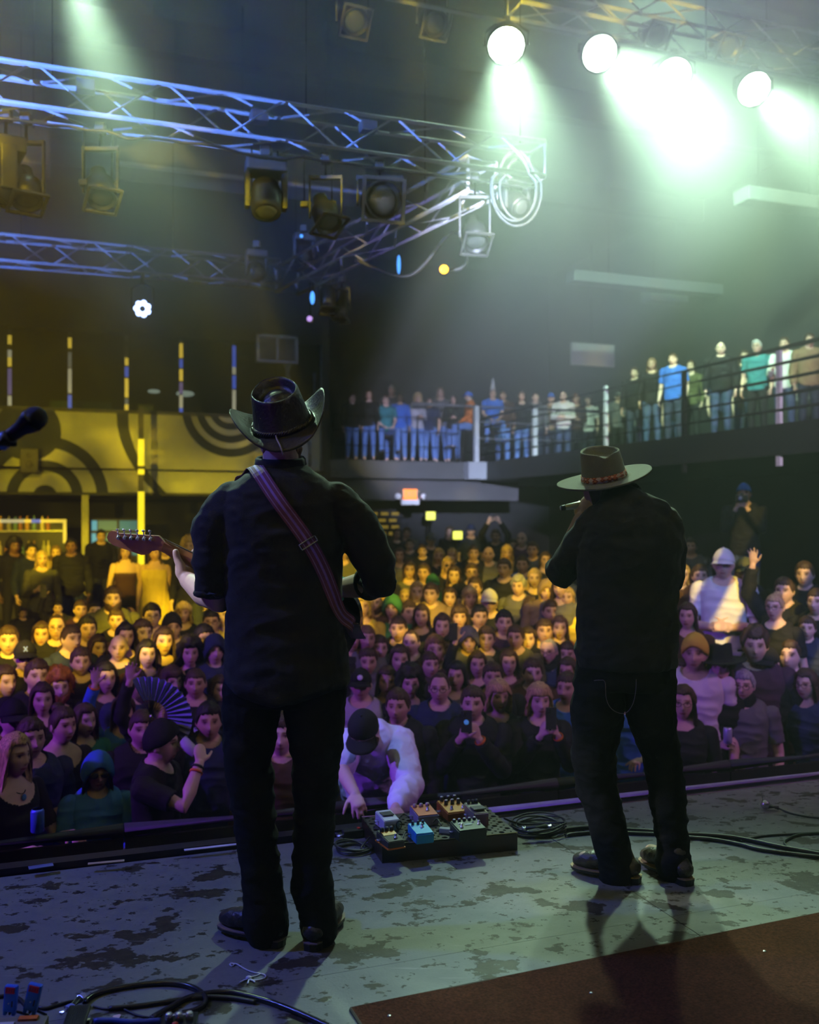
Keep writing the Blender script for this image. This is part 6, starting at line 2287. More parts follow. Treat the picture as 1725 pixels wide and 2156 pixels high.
def wear(kind):
    if kind in WEAR:
        return WEAR[kind]
    if kind == 'short':
        g = cap_shell('hair', M_HAIR, 0.017, 54, 92, 122, 0.010, 42, jag=9)
    elif kind == 'crop':
        g = cap_shell('hair', M_HAIR, 0.010, 57, 90, 118, 0.005, 60, jag=7)
    elif kind == 'balding':
        g = cap_shell('hair', M_HAIR, 0.007, 32, 88, 116, 0.003, 60, jag=6)
    elif kind == 'quiff':
        g = cap_shell('hair', M_HAIR, 0.028, 56, 92, 122, 0.016, 32, 0, 1, 0.8, 4, 0.5, 1.08, 10)
    elif kind == 'long':
        g = cap_shell('hair', M_HAIR, 0.019, 52, 102, 112, 0.008, 30, 0.24, 1.12, 0.85, 1, jag=6)
    elif kind == 'longer':
        g = cap_shell('hair', M_HAIR, 0.021, 50, 106, 112, 0.010, 26, 0.33, 1.25, 0.85, 9, 0.62, jag=6)
    elif kind == 'bob':
        g = cap_shell('hair', M_HAIR, 0.026, 64, 102, 114, 0.012, 28, 0.09, 1.1, 0.85, 2, 0.62, jag=6)
    elif kind == 'curly':
        g = cap_shell('hair', M_HAIR, 0.05, 57, 110, 128, 0.034, 30, 0.05, 1.1, 0.9, 6, 0.5, jag=8)
    elif kind == 'bun':
        g = cap_shell('hair', M_HAIR, 0.012, 54, 92, 118, 0.004, 50, jag=6)
        mb = MB(); mb.v = [tuple(v.co) for v in g.vertices]; mb.f = [tuple(p.vertices) for p in g.polygons]; mb.m = [0] * len(mb.f); mb.sm = [True] * len(mb.f)
        mb.ball((0, 0.07, 0.105), (0.042, 0.042, 0.038), 14, 10)
        g = mb.mesh('hair', M_HAIR)
    elif kind == 'beanie':
        g = cap_shell('beanie', M_CLOTH, 0.020, 60, 92, 108, 0.003, 30, 0, 1, 0.8, 3, 0.5, 1.08)
    elif kind in ('cap', 'backcap'):
        g = cap_shell('cap', M_CLOTH, 0.017, 66, 80, 92, 0.001, 20, 0, 1, 0.8, 0, 0.5, 1.02)
        mb = MB(); mb.v = [tuple(v.co) for v in g.vertices]; mb.f = [tuple(p.vertices) for p in g.polygons]; mb.m = [0] * len(mb.f); mb.sm = [True] * len(mb.f)
        sgn = -1 if kind == 'cap' else 1
        z0 = 0.048 if kind == 'cap' else 0.0
        V_, F_ = [], []
        for dz in (0.004, -0.003):
            for r in range(5):
                q = r / 4
                for k in range(13):
                    a = -1.05 + 2.1 * k / 12
                    rr = 0.0 + 0.072 * q * (1 - 0.35 * (abs(a) / 1.05) ** 2.5)
                    x = math.sin(a) * (0.088 + rr * 0.35)
                    y = sgn * (math.cos(a) * 0.108 + rr)
                    V_.append(Vector((x, y, z0 + dz - 0.02 * q - 0.016 * (a / 1.05) ** 2)))
        for s_ in range(2):
            for r in range(4):
                for k in range(12):
                    i = s_ * 65 + r * 13 + k
                    F_.append((i, i + 1, i + 14, i + 13) if s_ == 0 else (i, i + 13, i + 14, i + 1))
        for r in range(4):
            for k in (0, 12):
                i = r * 13 + k; F_.append((i, i + 13, 65 + i + 13, 65 + i))
        for k in range(12):
            i = 52 + k; F_.append((i, i + 1, 65 + i + 1, 65 + i))
        mb.add(V_, F_, True)
        mb.ball((0, 0, 0.139), 0.008, 8, 6)
        g = mb.mesh('cap', M_CLOTH)
    elif kind == 'hood':
        g = cap_shell('hood', M_CLOTH, 0.034, 62, 120, 140, 0.004, 25, 0.10, 1.05, 0.4, 8, 0.45)
    elif kind == 'hat':
        g = hat_mesh('flat', 'hat', M_CLOTH)
    elif kind == 'cone':
        mb = MB(); mb.lathe([(0.075, 0.06), (0.077, 0.063), (0.05, 0.2), (0.006, 0.38), (0.001, 0.385)], 20); g = mb.mesh('party_hat', M_CLOTH)
    elif kind == 'beard':
        seg, rows = 22, 9
        V_, F_ = [], []
        for lay in (0, 1):
            for i in range(seg + 1):
                a = -1.35 + 2.7 * i / seg
                for r in range(rows + 1):
                    top = 101 + 9 * math.cos(a * 1.1) + (14 * math.exp(-(a / 0.33) ** 2))
                    ph = math.radians(top + (158 - top) * r / rows)
                    t = (0.016 + 0.012 * math.sin(PI * r / rows) + 0.005 * mnoise.noise(Vector((a * 9, r * 0.9, 0)))) if lay == 0 else -0.006
                    s, zc = math.sin(ph), math.cos(ph)
                    jw = 1 - 0.18 * max(0, -zc) ** 1.4
                    V_.append(Vector((math.sin(a) * s * (HX + t) * jw, -math.cos(a) * s * (HY * 0.93 + t) - 0.012 * max(0, -zc), zc * (HZ + t))))
        w = rows + 1; o = (seg + 1) * w
        for i in range(seg):
            for r in range(rows):
                F_.append((i * w + r, (i + 1) * w + r, (i + 1) * w + r + 1, i * w + r + 1))
                F_.append((o + i * w + r, o + i * w + r + 1, o + (i + 1) * w + r + 1, o + (i + 1) * w + r))
            F_.append((i * w, o + i * w, o + (i + 1) * w, (i + 1) * w))
            F_.append((i * w + rows, (i + 1) * w + rows, o + (i + 1) * w + rows, o + i * w + rows))
        mb = MB(); mb.add(V_, F_, True); g = mb.mesh('beard', M_HAIR)
    elif kind in ('glasses', 'shades'):
        mb = MB()
        for s in (-1, 1):
            mb.tube([(s * 0.033 + 0.024 * math.cos(t), -0.104 + 0.004 * abs(math.cos(t)), 0.010 + 0.017 * math.sin(t)) for t in [2 * PI * k / 16 for k in range(16)]], 0.0022, 6, closed=True)
            mb.tube([(s * 0.056, -0.101, 0.014), (s * 0.079, -0.08, 0.014), (s * 0.082, 0.0, 0.01)], 0.002, 6)
            if kind == 'shades':
                mb.ball((s * 0.033, -0.104, 0.009), (0.025, 0.004, 0.018), 12, 8)
        mb.tube([(-0.010, -0.105, 0.013), (0, -0.108, 0.015), (0.010, -0.105, 0.013)], 0.002, 6)
        g = mb.mesh('glasses', mat('glasses_frame', (0.02, 0.02, 0.022), 0.2, 0.2))
    WEAR[kind] = g
    return g


TOPC = {'black': (0.012, 0.012, 0.014), 'navy': (0.02, 0.028, 0.075), 'grey': (0.12, 0.12, 0.13), 'white': (0.75, 0.75, 0.75), 'yellow': (0.65, 0.5, 0.06), 'red': (0.25, 0.03, 0.02),
        'green': (0.05, 0.2, 0.07), 'tan': (0.26, 0.18, 0.10), 'blue': (0.04, 0.14, 0.55), 'brown': (0.07, 0.035, 0.02), 'teal': (0.04, 0.2, 0.22), 'plum': (0.06, 0.025, 0.05), 'olive': (0.09, 0.09, 0.04), 'orange': (0.6, 0.18, 0.03), 'pale': (0.4, 0.4, 0.45)}
HAIRC = {'blk': (0.012, 0.01, 0.01), 'brn': (0.06, 0.035, 0.02), 'lbr': (0.17, 0.10, 0.05), 'bld': (0.50, 0.36, 0.16), 'red': (0.25, 0.08, 0.03), 'gry': (0.34, 0.34, 0.34)}
SKINS = [(0.66, 0.45, 0.36), (0.60, 0.40, 0.31), (0.70, 0.50, 0.41), (0.55, 0.36, 0.26), (0.63, 0.43, 0.33)]
PEOPLE = []
LOOK = Vector((0.2, 3.2, 0))


def make_person(loc, stature, yaw, sex, hair, hairc, top, kind, pose, extras, seed=0, front=False, skin=None, trous=None):
    """one member of the audience at loc (feet), facing yaw (0 = towards -y)"""
    me, v, n, lab, par, names, Mh_ = body_data(sex, pose, front)
    t = bpy.data.objects.new('person', None)
    COL.objects.link(t)
    t.empty_display_size = 0.1
    k = stature / 1.75
    t.location = loc
    t.rotation_euler = (0, 0, yaw)
    t.scale = (k, k, k)
    rnd = random.Random(seed)
    sk = skin or SKINS[rnd.randrange(len(SKINS))]
    colored(link('body', me, t), sk)
    tc = TOPC[top]
    gname = {'scoop': 'top', 'tee': 'shirt', 'long': 'shirt', 'jacket': 'jacket', 'hoodie': 'hoodie', 'dress': 'dress', 'strapless': 'top'}[kind]
    g = garment(sex, pose, kind, front)
    colored(link(gname, g, t), tc)
    if kind != 'dress':
        colored(link('trousers', garment(sex, pose, 'trousers', front), t), trous or rnd.choice([(0.03, 0.035, 0.06), (0.015, 0.015, 0.017), (0.05, 0.07, 0.14)]))
    colored(link('shoes', garment(sex, pose, 'shoes', front), t), (0.03, 0.03, 0.03))
    hc = HAIRC[hairc]
    head_M = Mh_

    def put(kd, col, dz=0.0):
        g_ = wear(kd)
        o = link(g_.name.split('.')[0], g_, t)
        o.matrix_basis = head_M @ Matrix.Translation((0, 0, dz))
        colored(o, col)
        return o
    hats = [e for e in extras if e.split(':')[0] in ('cap', 'backcap', 'beanie', 'hood', 'hat', 'cone')]
    if hair != 'bald':
        hk = hair
        if hats and hair in ('short', 'quiff', 'curly') and hats[0].split(':')[0] != 'cone':
            hk = 'crop'
        put(hk, hc)
    for e in extras:
        q = e.split(':')
        if q[0] in ('cap', 'backcap', 'beanie', 'hood'):
            put(q[0], TOPC[q[1]])
        elif q[0] == 'cone':
            put('cone', TOPC[q[1]], 0.02)
        elif q[0] == 'hat':
            put('hat', TOPC[q[1]], 0.055)
        elif q[0] == 'beard':
            put('beard', hc)
        elif q[0] in ('glasses', 'shades'):
            put(q[0], (0, 0, 0))
    return t


GARW = {'scoop': 'scoop-neck top', 'tee': 't-shirt', 'long': 'long-sleeved shirt', 'jacket': 'jacket', 'hoodie': 'hoodie', 'dress': 'dress', 'strapless': 'strapless top'}
POSW = {'down': 'arms down', 'fold': 'hands folded', 'clap': 'hands clapping', 'phone': 'phone at face', 'raise': 'one arm raised', 'high': 'arms overhead', 'rail': 'forearms forward', 'cup': 'one forearm up', 'sip': 'raising drink', 'sit': 'sitting'}


def wear_words(extras, top):
    for e in extras:
        q = e.split(':')
        if q[0] in ('cap', 'backcap'): return q[1] + ' cap'
        if q[0] in ('beanie', 'hood', 'hat'): return q[1] + ' ' + q[0]
        if q[0] == 'cone': return 'party hat'
    for e in extras:
        if e == 'glasses': return 'glasses'
        if e == 'shades': return 'sunglasses'
    return ''


def solve_floor(px, py, h):
    """distance and stature of someone whose head centre is seen at (px, py), head h pixels tall"""
    d0 = 0.235 * F / h
    best = None
    for i in range(61):
        d = d0 * (0.78 + 0.5 * i / 60)
        q = P(px, py, d)
        u, v = UV(q.x, q.y)
        if v < 5.42:
            continue
        fz = floor_z(u, v)
        H = (q.z - fz) + 0.125
        cost = 2.2 * abs(H - 1.73) + 1.3 * abs(math.log(d / d0)) + (40 * max(0, H - 1.93) + 40 * max(0, 1.52 - H))
        if best is None or cost < best[0]:
            best = (cost, d, H, q, fz)
    if best is None:
        u_ = None
        d = 5.44 / (UX - UY * (px - CX) / F)
        q = P(px, py, d)
        u, v = UV(q.x, q.y)
        fz = floor_z(u, v)
        best = (0, d, q.z - fz + 0.125, q, fz)
    return best[1:]


CROWD = """
150 1150 31 m short blk black jacket down skin:d
118 1165 30 f long lbr tan jacket fold
66 1160 30 m short blk navy jacket down
30 1150 30 m curly blk black long down skin:d
88 1178 30 f long bld olive long cup
264 1162 33 f long brn brown strapless down
326 1164 34 f long brn yellow dress down
348 1160 25 m short brn black jacket down
400 1150 34 f curly bld black long down
213 1128 28 m short blk black jacket down
237 1262 42 m short brn olive jacket down beard
48 1300 30 m short blk black jacket down
122 1288 32 m short blk black long raise
170 1287 36 m crop brn plum long down
200 1290 36 m short blk black hoodie down
222 1296 34 f long blk yellow jacket fold
120 1322 54 m balding brn black long down glasses
184 1326 42 m short blk brown jacket down
245 1310 40 m short brn black tee down
273 1304 36 m crop lbr tan long down
264 1342 50 f long blk black long down
320 1297 52 m short blk yellow long down glasses
362 1322 56 m crop brn tan jacket down beanie:black
387 1294 38 f bob bld black long down
445 1310 56 m crop blk yellow long down glasses
468 1294 40 m short brn green long down
53 1385 60 m short brn black jacket down cap:black
250 1367 46 m bald brn black tee down
309 1380 58 f long blk plum long down
400 1378 62 f curly blk black long down
452 1372 62 m short blk navy hoodie down hood:navy
170 1397 50 m short brn black tee down
222 1428 58 f longer blk black long down
255 1408 42 f long brn black tee down
412 1440 66 m crop brn black tee down
462 1455 48 f long brn black long down
122 1448 58 m curly red black tee down beard
89 1474 58 f long brn black tee down
28 1515 60 m crop brn black jacket down cap:black
260 1500 54 f long brn blue long raise
342 1496 56 f longer blk black long raise
178 1520 56 f longer brn teal tee down
133 1528 70 f bun brn black scoop rail
31 1592 74 f longer bld black scoop rail
206 1632 66 f long blk blue hoodie rail shades,hood:blue
592 1548 68 m short brn brown jacket down
857 1122 26 m short brn grey long down
836 1124 25 f long brn black long down
863 1147 26 m crop brn black tee down
890 1161 28 m crop brn black jacket down
908 1137 26 m short gry black tee down cap:grey
947 1119 26 f long brn black long down
992 1116 27 m short brn navy tee down cap:navy
1044 1128 30 m short brn black long high
1099 1134 30 m bald brn plum tee down
1082 1150 28 f long brn black long down
925 1172 32 f longer bld black long down
953 1172 31 m short bld black jacket down
997 1165 34 m crop brn black jacket down
1029 1168 34 m bald brn grey tee down
1068 1165 32 f bob bld tan long down
1122 1158 33 m short brn navy jacket down
1148 1180 32 f long brn black long down
842 1170 28 f long brn grey tee down
724 1165 32 f long lbr olive long down
944 1191 29 f long bld black tee down shades
1101 1190 32 m short brn blue long down
893 1206 36 m short brn black jacket down
911 1232 40 m crop brn green jacket down cap:green
956 1212 36 f long brn black long down
994 1207 36 m short brn black tee down glasses
878 1248 34 f longer bld black long down
854 1260 30 f long bld plum long down
908 1252 36 m short brn tan jacket down
947 1260 36 f long brn black long cup
989 1260 38 f bob bld olive long down
1031 1266 46 m crop brn black tee down cap:white
1059 1228 30 m short brn plum tee down
1092 1238 44 m quiff gry grey long down
1119 1284 56 m quiff brn black tee down glasses
1152 1248 40 m short lbr tan hoodie down hood:tan
1180 1240 38 f long brn grey long down
1195 1262 38 f long bld yellow long down
790 1272 44 m bald brn brown jacket down beard
826 1280 38 f long brn green hoodie down hood:green
763 1276 38 f curly bld yellow long down
812 1250 34 f long brn black tee down
932 1320 46 f long brn black long clap
1062 1312 46 m short blk plum jacket down
1086 1345 46 m short brn olive tee down
1146 1330 42 m crop brn black tee down
1179 1324 40 f long lbr orange long down
839 1325 44 m crop brn black jacket down
866 1356 52 m balding brn plum long down
799 1368 50 m short brn black tee down
775 1394 50 m short brn grey tee down
842 1388 52 f long brn black long down
917 1366 58 m short lbr plum jacket down
947 1367 42 f long blk black long down
986 1352 50 m short gry grey hoodie down hood:grey
1071 1396 54 f longer brn brown long down
1155 1372 60 m balding gry navy long down glasses
1194 1378 54 m crop brn black jacket down
1038 1427 54 m short brn black jacket down
1005 1400 46 f long brn black long raise
760 1443 60 m crop brn pale tee down cap:black
863 1440 72 f curly blk black long down
926 1450 68 m balding brn navy long down glasses
996 1482 82 m short brn black jacket phone
1050 1468 60 f bob bld black long down
1136 1476 78 f bob bld black jacket phone
1195 1450 62 m short brn blue tee down
1455 1150 38 m short brn grey tee down
1524 1186 56 m crop brn white tee fold cap:white
1569 1204 54 m crop brn black tee down cap:olive,glasses
1436 1212 50 f longer bld yellow jacket down
1474 1214 44 m short brn brown tee down
1632 1282 58 f bun bld black tee down glasses
1695 1210 52 m short brn black hoodie clap
1652 1246 44 m short brn black jacket raise
1464 1372 56 m crop brn white tee down beanie:yellow
1590 1356 60 m quiff brn plum jacket down
1616 1396 70 m crop brn black jacket down cap:black,beard
1518 1402 56 f long brn black long down hat:black
1441 1418 56 f long brn plum long down
1439 1480 58 f longer brn black tee cup glasses
1566 1444 78 m short gry grey tee cup glasses
1698 1442 66 f longer brn navy jacket down glasses
1429 1372 44 m short brn orange tee down
1700 1330 56 m short brn navy hoodie down
1322 1455 64 m short brn blue tee rail
300 1334 46 m short brn black jacket down
150 1346 46 m crop brn navy tee down
345 1352 48 f long brn black long down
430 1346 48 m short blk black jacket down
18 1350 48 m short brn black hoodie down
88 1338 42 f long brn brown long down
78 1422 52 m short brn black jacket down
205 1368 44 f long brn grey tee down
285 1440 54 m short brn navy jacket down
362 1436 54 f bob brn black tee down
10 1436 54 f long brn black long down
440 1520 62 m short blk navy jacket down
376 1520 60 f long brn black long down
300 1536 62 m crop brn black hoodie down
66 1556 64 m short brn navy tee down
815 1436 56 f long brn black tee down
905 1400 50 m crop brn black jacket down
962 1424 50 f long blk grey long down
1122 1418 52 m short brn brown jacket down
1196 1415 50 f long brn black long down
888 1298 40 f long brn black long down
1010 1300 42 m short blk navy jacket down
1160 1288 42 m crop brn black tee down
968 1300 38 f bob brn plum long down
862 1290 38 m short brn black tee down
746 1312 44 f long brn black tee down
740 1345 46 m short brn black jacket down
772 1346 46 m crop lbr grey long down
1112 1348 46 f long brn black long down
1024 1348 46 m short brn black tee down
1000 1238 34 m short brn tan jacket down
1126 1220 34 f long bld black long down
1170 1205 32 m short brn navy tee down
820 1216 32 m short brn black jacket down
862 1200 30 f long brn olive long down
1062 1198 32 m short brn black tee down
838 1488 66 m short brn black hoodie down
1448 1302 48 f long brn brown long down
1662 1376 58 m short brn black jacket down
1718 1386 60 m short brn grey long down
1720 1270 50 m crop brn black jacket down
"""

ORD = ['first', 'second', 'third', 'fourth', 'fifth', 'sixth', 'seventh', 'eighth', 'ninth', 'tenth', 'eleventh', 'twelfth', 'thirteenth', 'fourteenth', 'fifteenth', 'sixteenth', 'seventeenth', 'eighteenth', 'nineteenth', 'twentieth', 'twenty-first', 'twenty-second', 'twenty-third', 'twenty-fourth']
SPECIAL = {}
rows = []
for ln, line in enumerate(x for x in CROWD.strip().splitlines() if x.strip()):
    w = line.split()
    px, py, h = float(w[0]), float(w[1]), float(w[2])
    sex, hair, hc, top, kind, pose = w[3:9]
    extras = w[9].split(',') if len(w) > 9 else []
    d, H, q, fz = solve_floor(px, py, h)
    skin = (0.22, 0.12, 0.08) if 'skin:d' in extras else None
    extras = [e for e in extras if not e.startswith('skin')]
    head = Vector((q.x, q.y, 0))
    to = LOOK - head
    yaw = math.atan2(to.y, to.x) + PI / 2 + random.Random(ln * 7 + 1).uniform(-0.3, 0.3)
    k = H / 1.75
    off = Matrix.Rotation(yaw, 3, 'Z') @ Vector((0, -0.035 * k, 0))
    t = make_person(Vector((q.x - off.x, q.y - off.y, fz)), H, yaw, sex, hair, hc, top, kind, pose, extras, ln * 13 + 5, h >= 64, skin)
    u, v = UV(q.x, q.y)
    rows.append((px, py, v, t, top, kind, pose, extras))
    SPECIAL[(int(px), int(py))] = t


def label_rows(rows, region_of, row_of, group_of):
    b = {}
    for r in rows:
        b.setdefault((region_of(r), row_of(r)), []).append(r)
    for (reg, rw), rs in b.items():
        rs.sort(key=lambda r: r[0])
        for i, (px, py, v, t, top, kind, pose, extras) in enumerate(rs):
            ww = wear_words(extras, top)
            first = 'person in %s %s' % (top, GARW[kind])
            if ww:
                first += ' and ' + ww
            pose_w = (', ' + POSW[pose]) if pose != 'down' else ''
            nth = 'leftmost' if i == 0 else ('rightmost' if i == len(rs) - 1 else ORD[i] + ' from left')
            if len(rs) == 1:
                nth = ''
            lab = '%s%s, %s %s%s' % (first, pose_w, rw, reg, (', ' + nth) if nth else '')
            if len(lab.split()) > 16:
                lab = '%s, %s %s%s' % (first, rw, reg, (', ' + nth) if nth else '')
            tag(t, lab, 'person', group_of(r))


def region(r):
    px = r[0]
    if px < 520: return 'left of guitarist'
    if px < 660: return "between guitarist's legs"
    if px < 1235: return 'between musicians'
    if px < 1400: return "between singer's legs"
    return 'right of singer'


def rown(r):
    v = r[2]
    for lim, w in ((6.45, 'front row'), (7.1, 'second row'), (7.9, 'third row'), (8.8, 'fourth row'), (10.2, 'fifth row'), (12.4, 'sixth row'), (99, 'rear row')):
        if v < lim:
            return w


label_rows(rows, region, rown, lambda r: 'audience on the floor')

# ---- balcony audience
BALC = """
742 840 25 m short brn black jacket down
777 832 24 f long brn black long down
813 842 25 m short brn teal tee sit
826 820 24 m short gry grey tee down
843 838 25 f long brn blue long down
880 840 26 f curly bld pale long fold
928 826 28 f long lbr grey tee down
987 834 26 m short brn orange long sit cap:blue
1038 828 27 m short brn blue tee sit cone:pale
1059 822 26 m crop brn brown jacket down
1099 820 27 f longer brn black long down
1128 818 27 m crop brn grey jacket down
1161 818 26 m short brn tan tee down cap:blue
1186 834 27 m bald brn white long fold
1213 820 27 f longer red brown long fold
1238 818 26 f bob blk white tee down
955 842 24 f long blk black long fold
905 848 24 m short brn navy tee down
1302 836 30 m short brn grey tee down cap:grey
1336 786 30 m crop brn black jacket down
1335 830 30 m short brn grey long fold
1373 768 34 f longer lbr black long down
1417 757 36 m crop brn blue tee down
1418 818 32 m short brn black tee down cap:grey
1455 772 32 f long brn olive long down
1518 735 42 m bald brn black jacket down
1518 790 36 m short brn navy tee down cap:white
1550 794 36 f long brn black long down glasses
1567 752 36 f long brn black long fold
1594 731 42 m short gry teal tee down glasses
1652 726 42 m short brn white long cup
1705 718 42 m short brn tan jacket down
1690 760 40 m short brn grey tee down cap:tan
1698 822 40 m short brn white tee fold cap:blue
"""
rows2 = []
for ln, line in enumerate(x for x in BALC.strip().splitlines() if x.strip()):
    w = line.split()
    px, py, h = float(w[0]), float(w[1]), float(w[2])
    sex, hair, hc, top, kind, pose = w[3:9]
    extras = w[9].split(',') if len(w) > 9 else []
    kx = (px - CX) / F
    if px < 1290:
        v0 = VB + (0.55 if py > 826 else 1.1)
        if pose == 'sit':
            v0 = VB + 0.3 if px > 1000 else VB + 0.5
        q = PV(px, v0, py=py)
    else:
        best = None
        for i in range(40):
            uu = u_side + 0.45 + 0.08 * i
            d = uu / (kx * UX + UY)
            qq = P(px, py, d)
            H = qq.z - ZB + 0.125
            c = abs(H - 1.72) + 0.05 * i * 0.08
            if best is None or c < best[0]:
                best = (c, qq)
        q = best[1]
    H = q.z - ZB + 0.125
    fz = ZB
    if pose == 'sit':
        k = 1.0
        fz = q.z - 1.64
        H = 1.75
    else:
        H2 = max(1.45, min(1.95, H))
        fz = ZB
        H = H2
    u, v = UV(q.x, q.y)
    yaw = math.atan2((LOOK - q).y, (LOOK - q).x) + PI / 2 + random.Random(ln * 3).uniform(-0.35, 0.35)
    if (px, pose) == (987, 'sit'):
        yaw -= 1.2
    off = Matrix.Rotation(yaw, 3, 'Z') @ Vector((0, -0.035, 0))
    t = make_person(Vector((q.x - off.x, q.y - off.y, fz)), H, yaw, sex, hair, hc, top, kind, pose, extras, ln * 17 + 400, False, None, (0.12, 0.22, 0.5) if px < 1100 else None)
    if pose == 'sit':
        # bar stool under the sitter, standing on the balcony slab
        st = thing('bar_stool', 'bar stool under the balcony sitter in %s %s' % (top, GARW[kind]), 'stool', Vector((q.x - off.x, q.y - off.y, ZB)), (0, 0, yaw), 'balcony bar stools')
        hz = fz + 0.775 - ZB
        MB().lathe([(0.16, hz - 0.05), (0.17, hz - 0.04), (0.17, hz), (0.15, hz + 0.01)], 16).build('seat', M_BLACK, st)
        for sx in (-1, 1):
            for sy in (-1, 1):
                MB().tube([(sx * 0.17, sy * 0.17, 0), (sx * 0.09, sy * 0.09, hz - 0.05)], 0.014, 6).build('leg', M_BLACKMETAL, st)
        MB().tube([(0.145 * math.cos(a_ * PI / 6), 0.145 * math.sin(a_ * PI / 6), hz * 0.35) for a_ in range(12)], 0.01, 6, closed=True).build('foot_ring', M_BLACKMETAL, st)
    rows2.append((px, py, v, t, top, kind, pose, extras))
label_rows(rows2, lambda r: 'on centre balcony' if r[0] < 1290 else 'on side balcony', lambda r: 'upper line' if (r[1] < 827 if r[0] < 1290 else r[1] < 762) else 'lower line', lambda r: 'audience on the balconies')

# ================================================================== THINGS ON THE STAGE
# ---- pedalboard in the middle of the stage front
bA, bB = PZ(805, 1818, 0.0), PZ(1087, 1790, 0.0)
bang = math.atan2(bB.y - bA.y, bB.x - bA.x)
BW, BD, BH = 0.595, 0.385, 0.075
board = thing('pedalboard', 'black perforated pedalboard at the stage front carrying seven effect pedals', 'pedalboard', bA, (0, 0, bang))
M_BOARD = mat('pedalboard_black', (0.05, 0.045, 0.03), 0.45, 0, 0.25, 30)
mb = MB()
for (x0, x1, y0, y1) in ((0, BW, 0, 0.014), (0, BW, BD - 0.014, BD), (0, 0.014, 0.014, BD - 0.014), (BW - 0.014, BW, 0.014, BD - 0.014)):
    mb.box(((x0 + x1) / 2, (y0 + y1) / 2, BH / 2 - 0.003), (x1 - x0, y1 - y0, BH - 0.006))
mb.build('frame', mat('dark_wood_frame', (0.035, 0.018, 0.012), 0.3, 0, 0.3, 12), board)
MB().box((BW / 2, BD / 2, 0.006), (BW - 0.03, BD - 0.03, 0.008)).build('inner_base', M_BLACK, board)
NXc, NYc = 14, 9
cw, ch = BW / NXc, BD / NYc
mb = MB()
for i in range(NXc):
    for j in range(NYc):
        cx_, cy_ = (i + 0.5) * cw, (j + 0.5) * ch
        ring_o, ring_i = [], []
        for k in range(12):
            t = 2 * PI * k / 12
            c, s = math.cos(t), math.sin(t)
            m_ = max(abs(c) / (cw / 2), abs(s) / (ch / 2))
            ring_o.append((cx_ + c / m_, cy_ + s / m_))
            rr = 0.0125 if (i + j) % 2 == 0 else 0.005
            ring_i.append((cx_ + c * rr, cy_ + s * rr))
        V_ = [(x, y, BH) for x, y in ring_o] + [(x, y, BH) for x, y in ring_i] + [(x, y, BH - 0.008) for x, y in ring_i]
        F_ = []
        for k in range(12):
            l = (k + 1) % 12
            F_.append((k, l, 12 + l, 12 + k)); F_.append((12 + k, 12 + l, 24 + l, 24 + k))
        # square corners
        V_ += [(cx_ + a * cw / 2, cy_ + b_ * ch / 2, BH) for a, b_ in ((1, 1), (-1, 1), (-1, -1), (1, -1))]
        mb.add(V_, F_)
mb.build('perforated_top', M_BOARD, board)
for y in (0.0, BD):
    MB().tube([(0, y, BH), (BW, y, BH)], 0.003, 6).build('edge_trim', mat('board_trim', (0.3, 0.24, 0.12), 0.35, 0.4), board)


def bl_local(px, py, z):
    q = PZ(px, py, z) - bA
    c, s = math.cos(-bang), math.sin(-bang)
    return (q.x * c - q.y * s, q.x * s + q.y * c)


